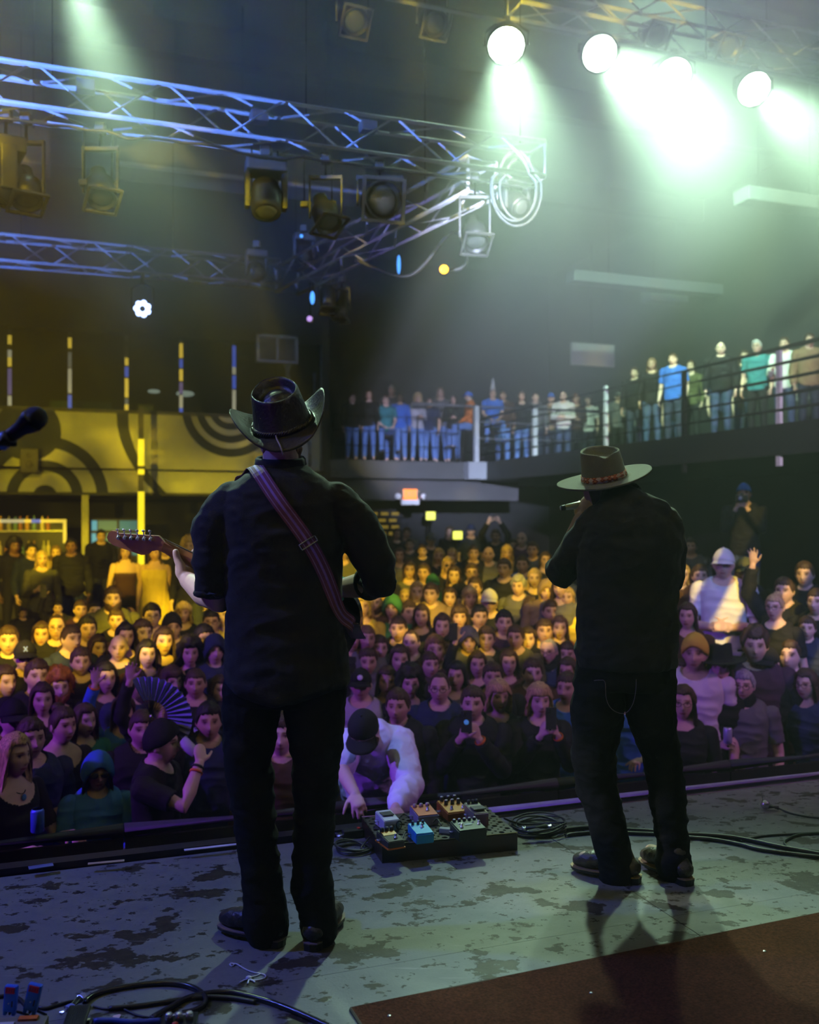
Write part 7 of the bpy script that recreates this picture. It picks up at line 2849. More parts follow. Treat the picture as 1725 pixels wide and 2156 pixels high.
def pedal(label, px, py, w, dpt, h, body_c, knobs, switches, yaw=0.0, wedge=0.012, extra=None, top_c=None, knob_c=(0.02, 0.02, 0.022), cap_c=(0.8, 0.8, 0.8), front_c=None):
    """stompbox whose top centre is seen at (px, py), standing on the board"""
    z0 = BH + 0.001
    x, y = bl_local(px, py, z0 + h)
    c, s = math.cos(bang), math.sin(bang)
    wp = bA + Vector((x * c - y * s, x * s + y * c, z0))
    wp.z = z0
    t = thing('effect_pedal', label, 'effect pedal', wp, (0, 0, bang + yaw), 'effect pedals on the board')
    V_ = []
    hw, hd = w / 2, dpt / 2
    pts = [(-hw, -hd, 0), (hw, -hd, 0), (hw, hd, 0), (-hw, hd, 0), (-hw, -hd, h - wedge), (hw, -hd, h - wedge), (hw, hd, h + wedge), (-hw, hd, h + wedge)]
    bm = bmesh.new()
    bv = [bm.verts.new(p) for p in pts]
    for f in ((3, 2, 1, 0), (4, 5, 6, 7), (0, 1, 5, 4), (1, 2, 6, 5), (2, 3, 7, 6), (3, 0, 4, 7)):
        bm.faces.new([bv[i] for i in f])
    bmesh.ops.bevel(bm, geom=list(bm.edges), offset=0.003, segments=2, affect='EDGES')
    me = bpy.data.meshes.new('enclosure'); bm.to_mesh(me); bm.free()
    nm = 'pedal_%s' % label.split()[0]
    me.materials.append(mat(nm, body_c, 0.35, 0.1, 0.12, 20))
    link('enclosure', me, t)
    zt = lambda yy: h + wedge * (yy / hd)
    if top_c:
        MB().box((0, 0.0, h + 0.0012), (w * 0.94, dpt * 0.92, 0.003), Matrix.Rotation(math.atan2(2 * wedge, dpt), 3, 'X')).build('face_plate', mat(nm + '_top', top_c, 0.4, 0, 0.12, 20), t)
    if front_c:
        MB().box((0, -hd - 0.0012, (h - wedge) / 2), (w * 0.92, 0.003, (h - wedge) * 0.9)).build('front_plate', mat(nm + '_front', front_c, 0.4), t)
    for (kx, ky, r, kh) in knobs:
        o = MB().lathe([(r, 0), (r, kh * 0.8), (r * 0.85, kh)], 14).build('knob', mat('knob_%d' % int(knob_c[0] * 100), knob_c, 0.35), t, (kx * hw, ky * hd, zt(ky * hd)))
        MB().lathe([(r * 0.78, kh), (r * 0.7, kh + 0.002)], 14).build('knob_cap', mat('kcap_%d' % int(cap_c[1] * 100), cap_c, 0.35, 0.2), o)
    for (sx, sy) in switches:
        MB().lathe([(0.009, 0), (0.009, 0.004), (0.0055, 0.005), (0.0055, 0.016), (0.004, 0.018)], 12).build('footswitch', M_CHROME, t, (sx * hw, sy * hd, zt(sy * hd)))
    for s_ in (-1, 1):
        MB().tube([(s_ * hw, hd * 0.3, h * 0.5), (s_ * (hw + 0.016), hd * 0.3, h * 0.5)], 0.006, 8).build('jack_plug', M_CHROME, t)
    if extra:
        extra(t, w, dpt, h, zt)
    return t


def x_white(t, w, d_, h, zt):
    MB().box((0, 0.008, h + 0.004), (w * 0.72, d_ * 0.42, 0.004), None, 0.001).build('rubber_pad', mat('pad_olive', (0.10, 0.10, 0.075), 0.7), t)
    MB().tube([(w * 0.42 + 0.012 * math.cos(a_ * PI / 6), -d_ / 2 - 0.004, h * 0.45 + 0.018 * math.sin(a_ * PI / 6)) for a_ in range(12)], 0.003, 6, closed=True).build('patch_lead', M_RUBBER, t)
    MB().lathe([(0.006, 0), (0.006, 0.008)], 10, Matrix.Translation((0.0, -d_ / 2, h * 0.4)) @ Matrix.Rotation(PI / 2, 4, 'X')).build('thumb_screw', M_RUBBER, t)


def x_orange_rim(t, w, d_, h, zt):
    MB().box((0, 0, 0.004), (w + 0.008, d_ + 0.008, 0.006), None, 0.002).build('base_plate', mat('orange_base', (0.85, 0.2, 0.02), 0.4), t)
    MB().box((0, 0.012, h + 0.0035), (w * 0.82, d_ * 0.24, 0.002), Matrix.Rotation(0.2, 3, 'X')).build('orange_band', mat('orange_band', (0.85, 0.36, 0.03), 0.4), t)


def x_green(t, w, d_, h, zt):
    MB().box((0.0, -0.0, h + 0.0025), (w * 0.26, d_ * 0.16, 0.003)).build('display', mat('pale_display', (0.45, 0.55, 0.5), 0.3), t)
    for sx in (-0.55, -0.35, 0.45):
        MB().ball((sx * w / 2, 0.012, h + 0.004), 0.005, 8, 6).build('toggle', M_CHROME, t)


pedal('white compact effect pedal with dark rubber pad, left rear of the board', 816, 1716, 0.072, 0.115, 0.052, (0.85, 0.85, 0.88), [], [], 0.12, 0.006, x_white)
pedal('black effect pedal with orange band and orange base plate', 822, 1758, 0.072, 0.125, 0.040, (0.07, 0.065, 0.05), [(-0.6, 0.55, 0.009, 0.018), (0, 0.55, 0.009, 0.018), (0.6, 0.55, 0.009, 0.018)], [(0.25, -0.55)], 0.18, 0.006, x_orange_rim, None, (0.02, 0.02, 0.022), (0.15, 0.15, 0.15))
pedal('bright cyan blue effect pedal at the front of the board', 886, 1744, 0.078, 0.115, 0.046, (0.03, 0.42, 0.80), [(-0.6, 0.6, 0.006, 0.017), (0, 0.6, 0.006, 0.017), (0.55, 0.6, 0.006, 0.017)], [(0.2, 0.1)], 0.05, 0.006, None, (0.12, 0.62, 0.85), (0.02, 0.05, 0.1), (0.1, 0.3, 0.5))
pedal('coral red effect pedal with three pink knobs', 893, 1706, 0.095, 0.12, 0.050, (0.40, 0.33, 0.45), [(-0.62, 0.62, 0.0095, 0.014), (0, 0.62, 0.0095, 0.014), (0.62, 0.62, 0.0095, 0.014)], [(0.3, -0.15)], 0.06, 0.007, None, (0.85, 0.20, 0.08), (0.75, 0.45, 0.5), (0.8, 0.6, 0.62))
pedal('orange effect pedal with six white capped knobs', 954, 1697, 0.105, 0.135, 0.046, (0.45, 0.12, 0.02), [(-0.6, 0.8, 0.009, 0.022), (0, 0.8, 0.009, 0.022), (0.6, 0.8, 0.009, 0.022), (-0.5, 0.25, 0.009, 0.022), (0.08, 0.25, 0.009, 0.022), (0.65, 0.25, 0.009, 0.022)], [(-0.4, -0.5), (0.65, -0.5)], 0.10, 0.010, None, (0.88, 0.36, 0.03), (0.015, 0.015, 0.016), (0.85, 0.85, 0.8))
pedal('tan topped effect pedal with violet front, right rear of the board', 1003, 1700, 0.068, 0.12, 0.066, (0.30, 0.28, 0.20), [(-0.5, 0.75, 0.008, 0.014), (0.1, 0.75, 0.008, 0.014), (0.6, 0.75, 0.008, 0.014)], [], 0.06, 0.008, lambda t, w, d_, h, zt: MB().box((0.0, -0.02, h + 0.004), (w * 0.86, d_ * 0.4, 0.006), None, 0.002).build('treadle', mat('dark_treadle', (0.08, 0.07, 0.08), 0.5), t), None, (0.02, 0.02, 0.02), (0.1, 0.1, 0.1), (0.22, 0.12, 0.38))
pedal('dark green effect pedal with five knobs in a row', 986, 1737, 0.125, 0.105, 0.050, (0.02, 0.028, 0.024), [(-0.75 + 0.37 * k, 0.75, 0.0075, 0.012) for k in range(5)], [(-0.6, -0.35), (0.75, -0.1)], 0.08, 0.006, x_green, (0.035, 0.06, 0.048), (0.02, 0.02, 0.022), (0.82, 0.82, 0.8))
x, y = bl_local(938, 1744, BH + 0.02)
c, s = math.cos(bang), math.sin(bang)
o = MB().box((0, 0, 0.011), (0.05, 0.028, 0.022), None, 0.004).build('power_block', mat('grey_block', (0.4, 0.42, 0.38), 0.5), None, bA + Vector((x * c - y * s, x * s + y * c, BH + 0.0005)), (0, 0, bang - 0.5))
tag(o, 'small grey power block between the cyan and the dark green pedals', 'power block')
for k, (a_, b_) in enumerate((((862, 1722), (838, 1725)), ((930, 1738), (912, 1732)), ((862, 1758), (846, 1768)))):
    A_, B_ = PZ(*a_, BH + 0.02), PZ(*b_, BH + 0.02)
    mid = (A_ + B_) / 2 + Vector((0, 0.03, 0.012))
    o = MB().tube(smooth_path([A_, mid, B_], 8), 0.0035, 6).build('patch_cable', M_RUBBER)
    tag(o, ['short black patch cable beside the white pedal', 'short black patch cable between the coral and cyan pedals', 'short black patch cable between the orange banded and cyan pedals'][k], 'cable', 'patch cables on the board')


def floor_path(pts, r=0.005, lift=None):
    out = []
    for i, p in enumerate(pts):
        q = PZ(p[0], p[1], r if len(p) < 3 else p[2])
        out.append(q)
    return smooth_path(out, 7)


def cable(label, pts, r=0.005, m=None, cat='cable', name='cable', group=None):
    o = MB().tube(floor_path(pts, r), r, 8).build(name, m or M_RUBBER)
    tag(o, label, cat, group)
    return o


def coil(label, px, py, rad, n, r=0.004, tail=None, seed=1):
    rnd = random.Random(seed)
    c0 = PZ(px, py, 0.0)
    pts = []
    for i in range(n):
        ox, oy = rnd.uniform(-1, 1) * rad * 0.16, rnd.uniform(-1, 1) * rad * 0.12
        rr = rad * rnd.uniform(0.72, 1.05)
        for k in range(18):
            a_ = 2 * PI * k / 18
            pts.append(c0 + Vector((ox + rr * math.cos(a_), oy + rr * 0.92 * math.sin(a_), r + 0.006 * i * (0.6 + 0.4 * math.sin(a_ + i)))))
    if tail:
        pts += [PZ(a_, b_, z_) for a_, b_, z_ in tail]
    o = MB().tube(smooth_path(pts, 2), r, 6).build('cable_coil', mat('cable_sheath', (0.03, 0.03, 0.03), 0.35, 0, 0.2, 40))
    tag(o, label, 'cable coil')
    return o


coil('large coil of black cable lying right of the pedalboard', 1128, 1748, 0.125, 9, 0.0042, [(1100, 1735, 0.02), (1062, 1723, 0.08)], 4)
coil('small coil of black cable lying left of the pedalboard', 742, 1790, 0.082, 6, 0.004, [(760, 1785, 0.01), (788, 1752, 0.05)], 9)
# plug lying in the large coil
q = PZ(1130, 1741, 0.055)
t = thing('cable_plug', 'short fat black cable plug with shiny ends lying on the large coil', 'plug', q, (0, 0, 0.2))
MB().tube([(-0.05, 0, 0), (0.045, 0, 0)], 0.012, 12).build('barrel', M_RUBBER, t)
for s_ in (-1, 1):
    MB().tube([(s_ * 0.05, 0, 0), (s_ * 0.066, 0, 0)], 0.010, 12).build('metal_end', M_CHROME, t)
# connector heap left of the pedalboard
q = PZ(742, 1763, 0.0)
t = thing('connector_box', 'small black connector box with plugged leads left of the pedalboard', 'connector box', q, (0, 0, 0.35))
MB().box((0, 0, 0.018), (0.09, 0.045, 0.036), None, 0.006).build('case', M_BLACK, t)
for k in range(3):
    MB().tube([(-0.045, -0.014 + 0.014 * k, 0.02), (-0.075, -0.02 + 0.018 * k, 0.02)], 0.006, 8).build('plug', M_CHROME if k == 0 else M_RUBBER, t)
MB().box((0.03, 0, 0.038), (0.012, 0.02, 0.004)).build('red_tab', mat('red_tab', (0.7, 0.05, 0.03), 0.4), t)
cable('black lead running left from the connector box behind the guitarist', [(728, 1768), (700, 1778), (672, 1776), (640, 1790)], 0.004)
# cable run to the right
cable('upper black cable of the bundle running right behind the singer', [(1180, 1748), (1240, 1742), (1300, 1746), (1345, 1748), (1400, 1752), (1450, 1756), (1520, 1760), (1580, 1769), (1640, 1782), (1740, 1800)], 0.0095, None, 'cable', 'cable', 'cable bundle on the right')
cable('lower black cable of the bundle running right behind the singer', [(1190, 1758), (1260, 1752), (1330, 1754), (1400, 1757), (1440, 1762), (1500, 1767), (1560, 1778), (1610, 1790), (1740, 1806)], 0.0085, None, 'cable', 'cable', 'cable bundle on the right')
cable('greenish thin cable looping at the right edge of the stage', [(1740, 1754), (1690, 1756), (1664, 1764), (1652, 1774), (1664, 1784), (1700, 1790), (1740, 1794)], 0.006, mat('green_black_cable', (0.05, 0.075, 0.05), 0.35))
cable('short cable joining the loop to the bundle on the right', [(1560, 1770), (1610, 1760), (1670, 1756), (1740, 1752)], 0.005)
# stray microphone capsule on the floor
q = PZ(1612, 1696, 0.022)
t = thing('floor_microphone', 'small microphone with silver ball head lying near the stage front right', 'microphone', q, (0, 0, -0.25))
MB().ball((0, 0, 0.004), 0.022, 14, 10).build('grille', M_CHROME, t)
MB().tube([(0.008, 0, 0), (0.06, -0.004, -0.006)], [0.016, 0.011], 12).build('handle', M_RUBBER, t)
MB().tube([(-0.012, 0, 0.015), (-0.014, 0, 0.045)], 0.003, 6).build('clip', M_RUBBER, t)
cable('thin cable trailing right from the floor microphone', [(1638, 1701, 0.014), (1665, 1712), (1700, 1719), (1745, 1724)], 0.0045)

# ---- rug
rC0, rC1 = PZ(740, 2130, 0.0), PZ(1725, 1929, 0.0)
rd = (rC1 - rC0).normalized()
rn = Vector((rd.y, -rd.x, 0))


def rug_material():
    m, nt, b = nmat('rug_pile')
    N, L = nt.nodes, nt.links
    b.inputs['Roughness'].default_value = 0.95
    b.inputs['Specular IOR Level'].default_value = 0.08
    tc = N.new('ShaderNodeTexCoord')
    a_ = N.new('ShaderNodeTexNoise'); a_.inputs['Scale'].default_value = 120; a_.inputs['Detail'].default_value = 3
    b2 = N.new('ShaderNodeTexNoise'); b2.inputs['Scale'].default_value = 5; b2.inputs['Detail'].default_value = 4
    L.new(tc.outputs['Object'], a_.inputs['Vector']); L.new(tc.outputs['Object'], b2.inputs['Vector'])
    mx = N.new('ShaderNodeMix'); mx.data_type = 'RGBA'
    mx.inputs[6].default_value = (0.004, 0.0015, 0.001, 1); mx.inputs[7].default_value = (0.18, 0.062, 0.034, 1)
    L.new(a_.outputs['Fac'], mx.inputs[0])
    mx2 = N.new('ShaderNodeMix'); mx2.data_type = 'RGBA'; mx2.blend_type = 'MULTIPLY'; mx2.inputs[0].default_value = 0.6
    L.new(mx.outputs[2], mx2.inputs[6]); L.new(b2.outputs['Fac'], mx2.inputs[7])
    L.new(mx2.outputs[2], b.inputs['Base Color'])
    bp = N.new('ShaderNodeBump'); bp.inputs['Strength'].default_value = 0.9; bp.inputs['Distance'].default_value = 0.006
    L.new(a_.outputs['Fac'], bp.inputs['Height']); L.new(bp.outputs[0], b.inputs['Normal'])
    return m


rug = thing('rug', 'dark brown rug lying across the bottom right corner of the stage', 'rug', rC0, (0, 0, math.atan2(rd.y, rd.x)))
mb = MB()
nx_, ny_ = 40, 24
V_, F_ = [], []
for j in range(ny_ + 1):
    for i in range(nx_ + 1):
        x, y = 3.4 * i / nx_, -2.0 * j / ny_
        V_.append((x, y, 0.013 + 0.002 * mnoise.noise(Vector((x * 4, y * 4, 0)))))
for j in range(ny_):
    for i in range(nx_):
        a_ = j * (nx_ + 1) + i
        F_.append((a_, a_ + nx_ + 1, a_ + nx_ + 2, a_ + 1))
mb.add(V_, F_, True)
mb.build('pile', rug_material(), rug)
MB().box((1.7, -1.0, 0.004), (3.41, 2.01, 0.007)).build('backing', M_BLACK, rug)
mb = MB(); mb.tube([(0, -2.0, 0.007), (0, 0, 0.007), (3.4, 0, 0.007)], 0.0065, 6)
mb.build('binding', mat('rug_binding', (0.05, 0.03, 0.02), 0.8), rug)
for k, (x, y) in enumerate(((820, 2140), (1245, 2092), (1610, 2004))):
    q = PZ(x, y, 0.012)
    o = MB().lathe([(0.006, 0), (0.0055, 0.003), (0.004, 0.004)], 12).build('metal_cap', M_CHROME, None, q)
    tag(o, ['tiny silver cap lying near the left corner of the rug', 'tiny silver cap lying in the middle of the rug', 'tiny silver cap lying on the right part of the rug'][k], 'cap')

# ---- white string on the floor
st = [(484, 2031), (489, 2034), (493, 2030), (487, 2028), (484, 2031), (493, 2029), (501, 2031), (512, 2038), (524, 2044), (537, 2048), (549, 2050), (557, 2052), (560, 2056), (556, 2060), (546, 2063), (532, 2064), (526, 2062)]
M_STR = mat('white_string', (0.85, 0.82, 0.8), 0.7)
sg = thing('string', 'knotted piece of white string on the stage floor below the guitarist', 'string', PZ(524, 2062, 0.0))
o0 = sg.location.copy()
MB().tube([p - o0 for p in floor_path(st, 0.003)], 0.0022, 6).build('strand', M_STR, sg)
MB().tube([p - o0 for p in floor_path([(549, 2050), (541, 2054), (530, 2057), (524, 2062)], 0.003)], 0.002, 6).build('strand', M_STR, sg)
for e in ((506, 2068), (522, 2071), (537, 2068)):
    MB().tube([p - o0 for p in floor_path([(525, 2061), ((525 + e[0]) / 2, (2061 + e[1]) / 2 - 1), e], 0.003)], 0.0024, 6).build('loose_end', M_STR, sg)
MB().ball((0, 0, 0.005), (0.010, 0.008, 0.006), 10, 6).build('knot', M_STR, sg)

# ---- gear at the bottom left corner
zb = 0.06
q = PZ(-60, 2150, 0.0)
gA0, gB0 = PZ(-90, 2146, zb), PZ(104, 2136, zb)
gd = (gB0 - gA0)
ga = math.atan2(gd.y, gd.x)
gear = thing('pedalboard', 'cream topped equipment board cut by the bottom left picture corner', 'pedalboard', Vector((gA0.x, gA0.y, 0)), (0, 0, ga))
Lg = gd.length
MB().box((Lg / 2, -0.19, zb / 2), (Lg, 0.38, zb), None, 0.006).build('case', mat('olive_tan_case', (0.22, 0.2, 0.13), 0.6, 0, 0.35, 25), gear)
MB().box((Lg / 2 - 0.02, -0.115, zb + 0.002), (Lg - 0.12, 0.16, 0.004), None, 0.001).build('cream_plate', mat('cream_plate', (0.7, 0.68, 0.58), 0.5), gear)
MB().box((Lg - 0.05, -0.02, zb + 0.003), (0.05, 0.02, 0.006)).build('orange_tab', mat('orange_tab', (0.8, 0.2, 0.03), 0.5), gear)
M_BLUEP = mat('blue_plastic', (0.02, 0.14, 0.75), 0.3, 0, 0.12, 20)
for k, (x0, y0, x1, y1, wpx, lab) in enumerate(((20, 2137, 25, 2075, 27, 'upright blue radio pack with red tape, left of the pair'), (62, 2134, 76, 2072, 29, 'tilted blue radio pack with red tape, right of the pair'))):
    b0 = PZ(x0, y0 + 0, zb)
    dd = b0.y
    top = P(x1, y1, dd)
    ax = (top - b0)
    hh = ax.length
    ww = wpx / F * dd
    Mz = ax.normalized()
    Mx = Vector((1, 0, 0)); Mx = (Mx - Mz * Mx.dot(Mz)).normalized()
    My = Mz.cross(Mx)
    R = Matrix((Mx, My, Mz)).transposed()
    t = thing('radio_pack', lab, 'radio pack', b0 + Vector((0, 0, 0.001)), R, 'blue radio packs')
    MB().box((0, 0, hh * 0.56), (ww, 0.018, hh * 0.88), None, 0.005).build('case', M_BLUEP, t)
    for s_ in (-1, 1):
        MB().box((s_ * ww * 0.33, 0, hh * 0.08), (ww * 0.3, 0.015, hh * 0.17), None, 0.004).build('prong', M_BLUEP, t)
    MB().box((0.0, -0.0095, hh * 0.87), (ww * 0.72, 0.002, hh * 0.2)).build('red_tape', mat('red_tape', (0.8, 0.02, 0.04), 0.5), t)
    MB().box((ww * 0.22, -0.0095, hh * 0.42), (ww * 0.1, 0.002, hh * 0.2), None, 0.0005).build('slot', M_RUBBER, t)
    MB().prism([(-ww * 0.12, hh * 0.43), (ww * 0.02, hh * 0.46), (-ww * 0.02, hh * 0.40)], 0.001, Matrix.Translation((0, -0.0088, 0)) @ Matrix.Rotation(PI / 2, 4, 'X')).build('arrow_mark', mat('pale_mark', (0.6, 0.75, 0.9), 0.4), t)
    for j in range(4):
        MB().box((-ww * 0.25 + j * 0.007, -0.0108, hh * 0.87), (0.0012, 0.0008, hh * (0.07 if j % 2 else 0.1))).build('pen_stroke', M_RUBBER, t)
    MB().tube(smooth_path([(0, 0, 0.002), (0.002, 0.02, -0.0), (0.03, 0.06, -0.03)], 5), 0.004, 6).build('lead', M_RUBBER, t)
# volume pedal with ribbed rubber top
qa, qb = PZ(146, 2120, 0.075), PZ(192, 2117, 0.075)
w = (qb - qa).length
t = thing('treadle_pedal', 'black treadle pedal with ribbed rubber top at the bottom left', 'effect pedal', Vector((qa.x, qa.y, 0)), (0, 0, math.atan2(qb.y - qa.y, qb.x - qa.x)))
MB().box((w / 2, -0.11, 0.02), (w + 0.012, 0.23, 0.04), None, 0.005).build('base', M_BLACKMETAL, t)
Rx = Matrix.Rotation(0.12, 3, 'X')
MB().box((w / 2, -0.11, 0.062), (w, 0.22, 0.012), Rx, 0.003).build('treadle', mat('treadle_grey', (0.03, 0.03, 0.036), 0.5, 0.1), t)
for k in range(12):
    MB().box((w * (k + 0.8) / 12.6, -0.11, 0.0695), (w / 26, 0.205, 0.003), Rx).build('rib', mat('rib_rubber', (0.012, 0.012, 0.015), 0.6), t)
MB().tube([(w / 2 - 0.03, -0.02, 0.045), (w / 2 + 0.03, -0.02, 0.045)], 0.006, 8).build('hinge', M_CHROME, t)
# black pedal with three chrome knobs
qa, qb = PZ(342, 2136, 0.05), PZ(418, 2131, 0.05)
w = (qb - qa).length
t = thing('effect_pedal', 'black effect pedal with three chrome knobs at the bottom edge', 'effect pedal', Vector((qa.x, qa.y, 0)), (0, 0, math.atan2(qb.y - qa.y, qb.x - qa.x)))
MB().box((w / 2, -0.06, 0.025), (w, 0.13, 0.05), None, 0.004).build('enclosure', mat('gloss_black', (0.01, 0.01, 0.012), 0.2), t)
for k in range(3):
    o = MB().lathe([(0.011, 0), (0.010, 0.016), (0.008, 0.019), (0.004, 0.0195)], 16).build('knob', M_CHROME, t, (w * (0.22 + 0.28 * k), -0.032, 0.05))
MB().box((w * 0.52, -0.008, 0.0505), (w * 0.5, 0.006, 0.002)).build('white_lettering_strip', mat('white_print', (0.75, 0.75, 0.75), 0.5), t)
for k in range(9):
    MB().box((w * (0.30 + 0.05 * k), -0.008, 0.0516), (0.0012, 0.005, 0.0006)).build('letter_gap', M_BLACK, t)
MB().ball((w * 0.42, -0.058, 0.052), (0.009, 0.006, 0.005), 10, 6).build('red_button', mat('red_button', (0.8, 0.05, 0.03), 0.3), t)
MB().lathe([(0.009, 0), (0.006, 0.014)], 12).build('footswitch', M_CHROME, t, (w * 0.55, -0.10, 0.05))
CB = lambda x, y: (x / 2.006, 1750 + y / 2.006)
cable('black cable arching high over the floor at the bottom left', [CB(355, 722), CB(400, 690), CB(470, 668), CB(560, 652), CB(640, 643), CB(720, 642), CB(790, 652), CB(840, 674), CB(868, 705), CB(860, 735), CB(820, 757), CB(770, 768)], 0.0085, mat('gloss_cable', (0.02, 0.02, 0.025), 0.22))
cable('black cable with a shiny end running towards the bottom centre', [CB(640, 790), CB(720, 745), CB(790, 706), CB(870, 686), CB(960, 680), CB(1040, 694), CB(1130, 718), CB(1220, 750), CB(1300, 784), CB(1400, 830)], 0.009, MATS['gloss_cable'])
cable('straight black cable crossing below the arch at the bottom left', [CB(455, 748), CB(560, 740), CB(680, 724), CB(780, 708), CB(880, 700), CB(980, 705), CB(1080, 722)], 0.007)
cable('thin black lead curling towards the three knob pedal', [CB(395, 740), CB(450, 752), CB(510, 748), CB(560, 770), CB(600, 782), CB(660, 790)], 0.0035)
cable('blue black flat cable along the bottom edge', [CB(395, 800), CB(480, 800), CB(560, 806), CB(680, 800)], 0.008, mat('blue_cable', (0.02, 0.05, 0.3), 0.3))
cable('black lead looping left of the treadle pedal', [CB(150, 740), CB(190, 748), CB(240, 735), CB(290, 722), CB(330, 716)], 0.005)
cable('black lead at the far left behind the blue radio packs', [CB(-20, 700), CB(40, 695), CB(80, 708), CB(110, 740)], 0.006)
q0, q1 = PZ(128, 2134, 0.02), PZ(176, 2098, 0.03)
t = thing('jack_plug', 'black jack plug with chrome tips beside the treadle pedal', 'plug', q0, (q1 - q0).to_track_quat('X', 'Z'))
Lq = (q1 - q0).length
MB().tube([(Lq * 0.25, 0, 0), (Lq * 0.85, 0, 0)], 0.011, 12).build('barrel', M_RUBBER, t)
MB().tube([(0, 0, 0), (Lq * 0.25, 0, 0)], 0.006, 10).build('tip', M_CHROME, t)
MB().tube([(Lq * 0.85, 0, 0), (Lq, 0, 0)], 0.013, 12).build('collar', M_CHROME, t)
# guitar pick
q = PZ(247, 2142, 0.012)
o = MB().prism([(0.0, -0.014), (0.012, 0.006), (0.008, 0.012), (-0.008, 0.012), (-0.012, 0.006)], 0.002).build('guitar_pick', mat('pink_pick', (0.75, 0.5, 0.55), 0.4), None, PZ(247, 2142, 0.002), (0.0, 0, 0.5))
tag(o, 'pale pink guitar pick on the floor by the treadle pedal', 'guitar pick')

# ---- microphone on its boom stand at the left edge
dm = 2.05
hc, tl = P(74, 881, dm), P(-30, 955, dm + 0.02)
ax = (tl - hc).normalized()
ms = thing('microphone_stand', 'black boom microphone stand entering from the left picture edge', 'microphone stand', Vector((-1.62, dm + 0.1, 0)))
so = ms.location.copy()
clipp = P(12, 926, dm)
el = Vector((-1.62, dm + 0.1, 1.22))
MB().lathe([(0.14, 0), (0.14, 0.015), (0.02, 0.03)], 24).build('base', M_BLACKMETAL, ms)
MB().tube([(0, 0, 0.02), (0, 0, 1.22)], 0.010, 10).build('pole', M_BLACKMETAL, ms)
MB().tube([el - so, clipp + ax * 0.02 - so], 0.008, 10).build('boom', M_BLACKMETAL, ms)
MB().ball(el - so, 0.022, 12, 8).build('joint', M_RUBBER, ms)
MB().tube([clipp - ax * 0.012 - so + Vector((0, 0, -0.004)), clipp + ax * 0.045 - so + Vector((0, 0, -0.004))], 0.0205, 14).build('clip', M_RUBBER, ms)
mc = thing('microphone', 'black vocal microphone with round head at the left picture edge', 'microphone', hc, ax.to_track_quat('Z', 'Y'))
MB().ball((0, 0, 0), (0.0255, 0.0255, 0.0265), 20, 14).build('grille', mat('dark_grille', (0.015, 0.015, 0.02), 0.45, 0.5, 0.2, 200, 0.6, 900), mc)
MB().lathe([(0.0255, 0.002), (0.0262, 0.010), (0.0225, 0.022), (0.0165, 0.04), (0.0145, 0.07), (0.0125, 0.14), (0.011, 0.17)], 20).build('handle', mat('mic_black', (0.012, 0.012, 0.014), 0.35, 0.3), mc)
MB().lathe([(0.0172, 0.075), (0.0178, 0.08), (0.0178, 0.096), (0.0172, 0.10)], 20).build('colour_ring', mat('blue_ring', (0.05, 0.15, 0.9), 0.3), mc)
MB().tube(smooth_path([tl - hc, tl - hc + Vector((-0.1, 0.02, -0.12)), Vector((-1.62, dm + 0.1, 0.6)) - hc, Vector((-1.7, dm + 0.15, 0.012)) - hc], 6), 0.004, 6).build('lead', M_RUBBER, mc)
mc.children[-1].matrix_parent_inverse = mc.matrix_basis.inverted() @ Matrix.Translation(hc)

# ================================================================== WHAT THE AUDIENCE HOLDS AND WEARS
bpy.context.view_layer.update()


def wm(t, loc, rot=None):
    M = t.matrix_world @ Matrix.Translation(loc)
    if rot is not None:
        M = M @ rot
    return M


def held(name, label, cat, t, loc, rot=None, group=None):
    M = wm(t, loc, rot)
    o = thing(name, label, cat, M.to_translation(), M.to_quaternion(), group)
    return o


def phone(t, loc, label, rot=None, screen=None, w=0.075, h=0.15, disc=False):
    o = held('phone', label, 'phone', t, loc, rot, 'phones held by the audience')
    MB().box((0, 0, 0), (w, 0.009, h), None, 0.003).build('case', mat('phone_case', (0.03, 0.03, 0.035), 0.3), o)
    MB().box((0, 0.0052, 0), (w * 0.92, 0.001, h * 0.94)).build('screen', screen or glow('phone_screen', (0.25, 0.35, 0.6), 0.25), o)
    MB().box((-w * 0.25, -0.006, h * 0.34), (w * 0.4, 0.003, h * 0.2), None, 0.001).build('camera_bump', M_BLACKMETAL, o)
    for k in range(2):
        MB().lathe([(0.007, 0), (0.006, 0.002)], 12, Matrix.Translation((-w * 0.25, -0.0075, h * (0.30 + 0.085 * k))) @ Matrix.Rotation(PI / 2, 4, 'X')).build('lens', M_LENS, o)
    if disc:
        MB().lathe([(0.017, 0), (0.016, 0.003)], 16, Matrix.Translation((0, -0.0045, -0.005)) @ Matrix.Rotation(PI / 2, 4, 'X')).build('ring_grip', glow('blue_grip', (0.1, 0.35, 1.0), 0.35), o)
    return o


phone(SPECIAL[(996, 1482)], (-0.02, -0.40, 1.575), 'black phone with blue disc held up between the musicians', None, None, 0.075, 0.15, True)
phone(SPECIAL[(1136, 1476)], (0.0, -0.40, 1.575), 'dark phone held before the face by the blond person near the singer')
phone(SPECIAL[(1044, 1128)], (0, -0.17, 2.0), 'blue lit phone held overhead in the rear crowd', Matrix.Rotation(PI / 2, 4, 'Y'), None, 0.09, 0.17)
phone(SPECIAL[(1005, 1400)], (-0.235, -0.24, 1.95), 'phone raised in one hand between the musicians')
phone(SPECIAL[(122, 1288)], (-0.235, -0.24, 1.95), 'phone raised in one hand at the left, catching yellow light')


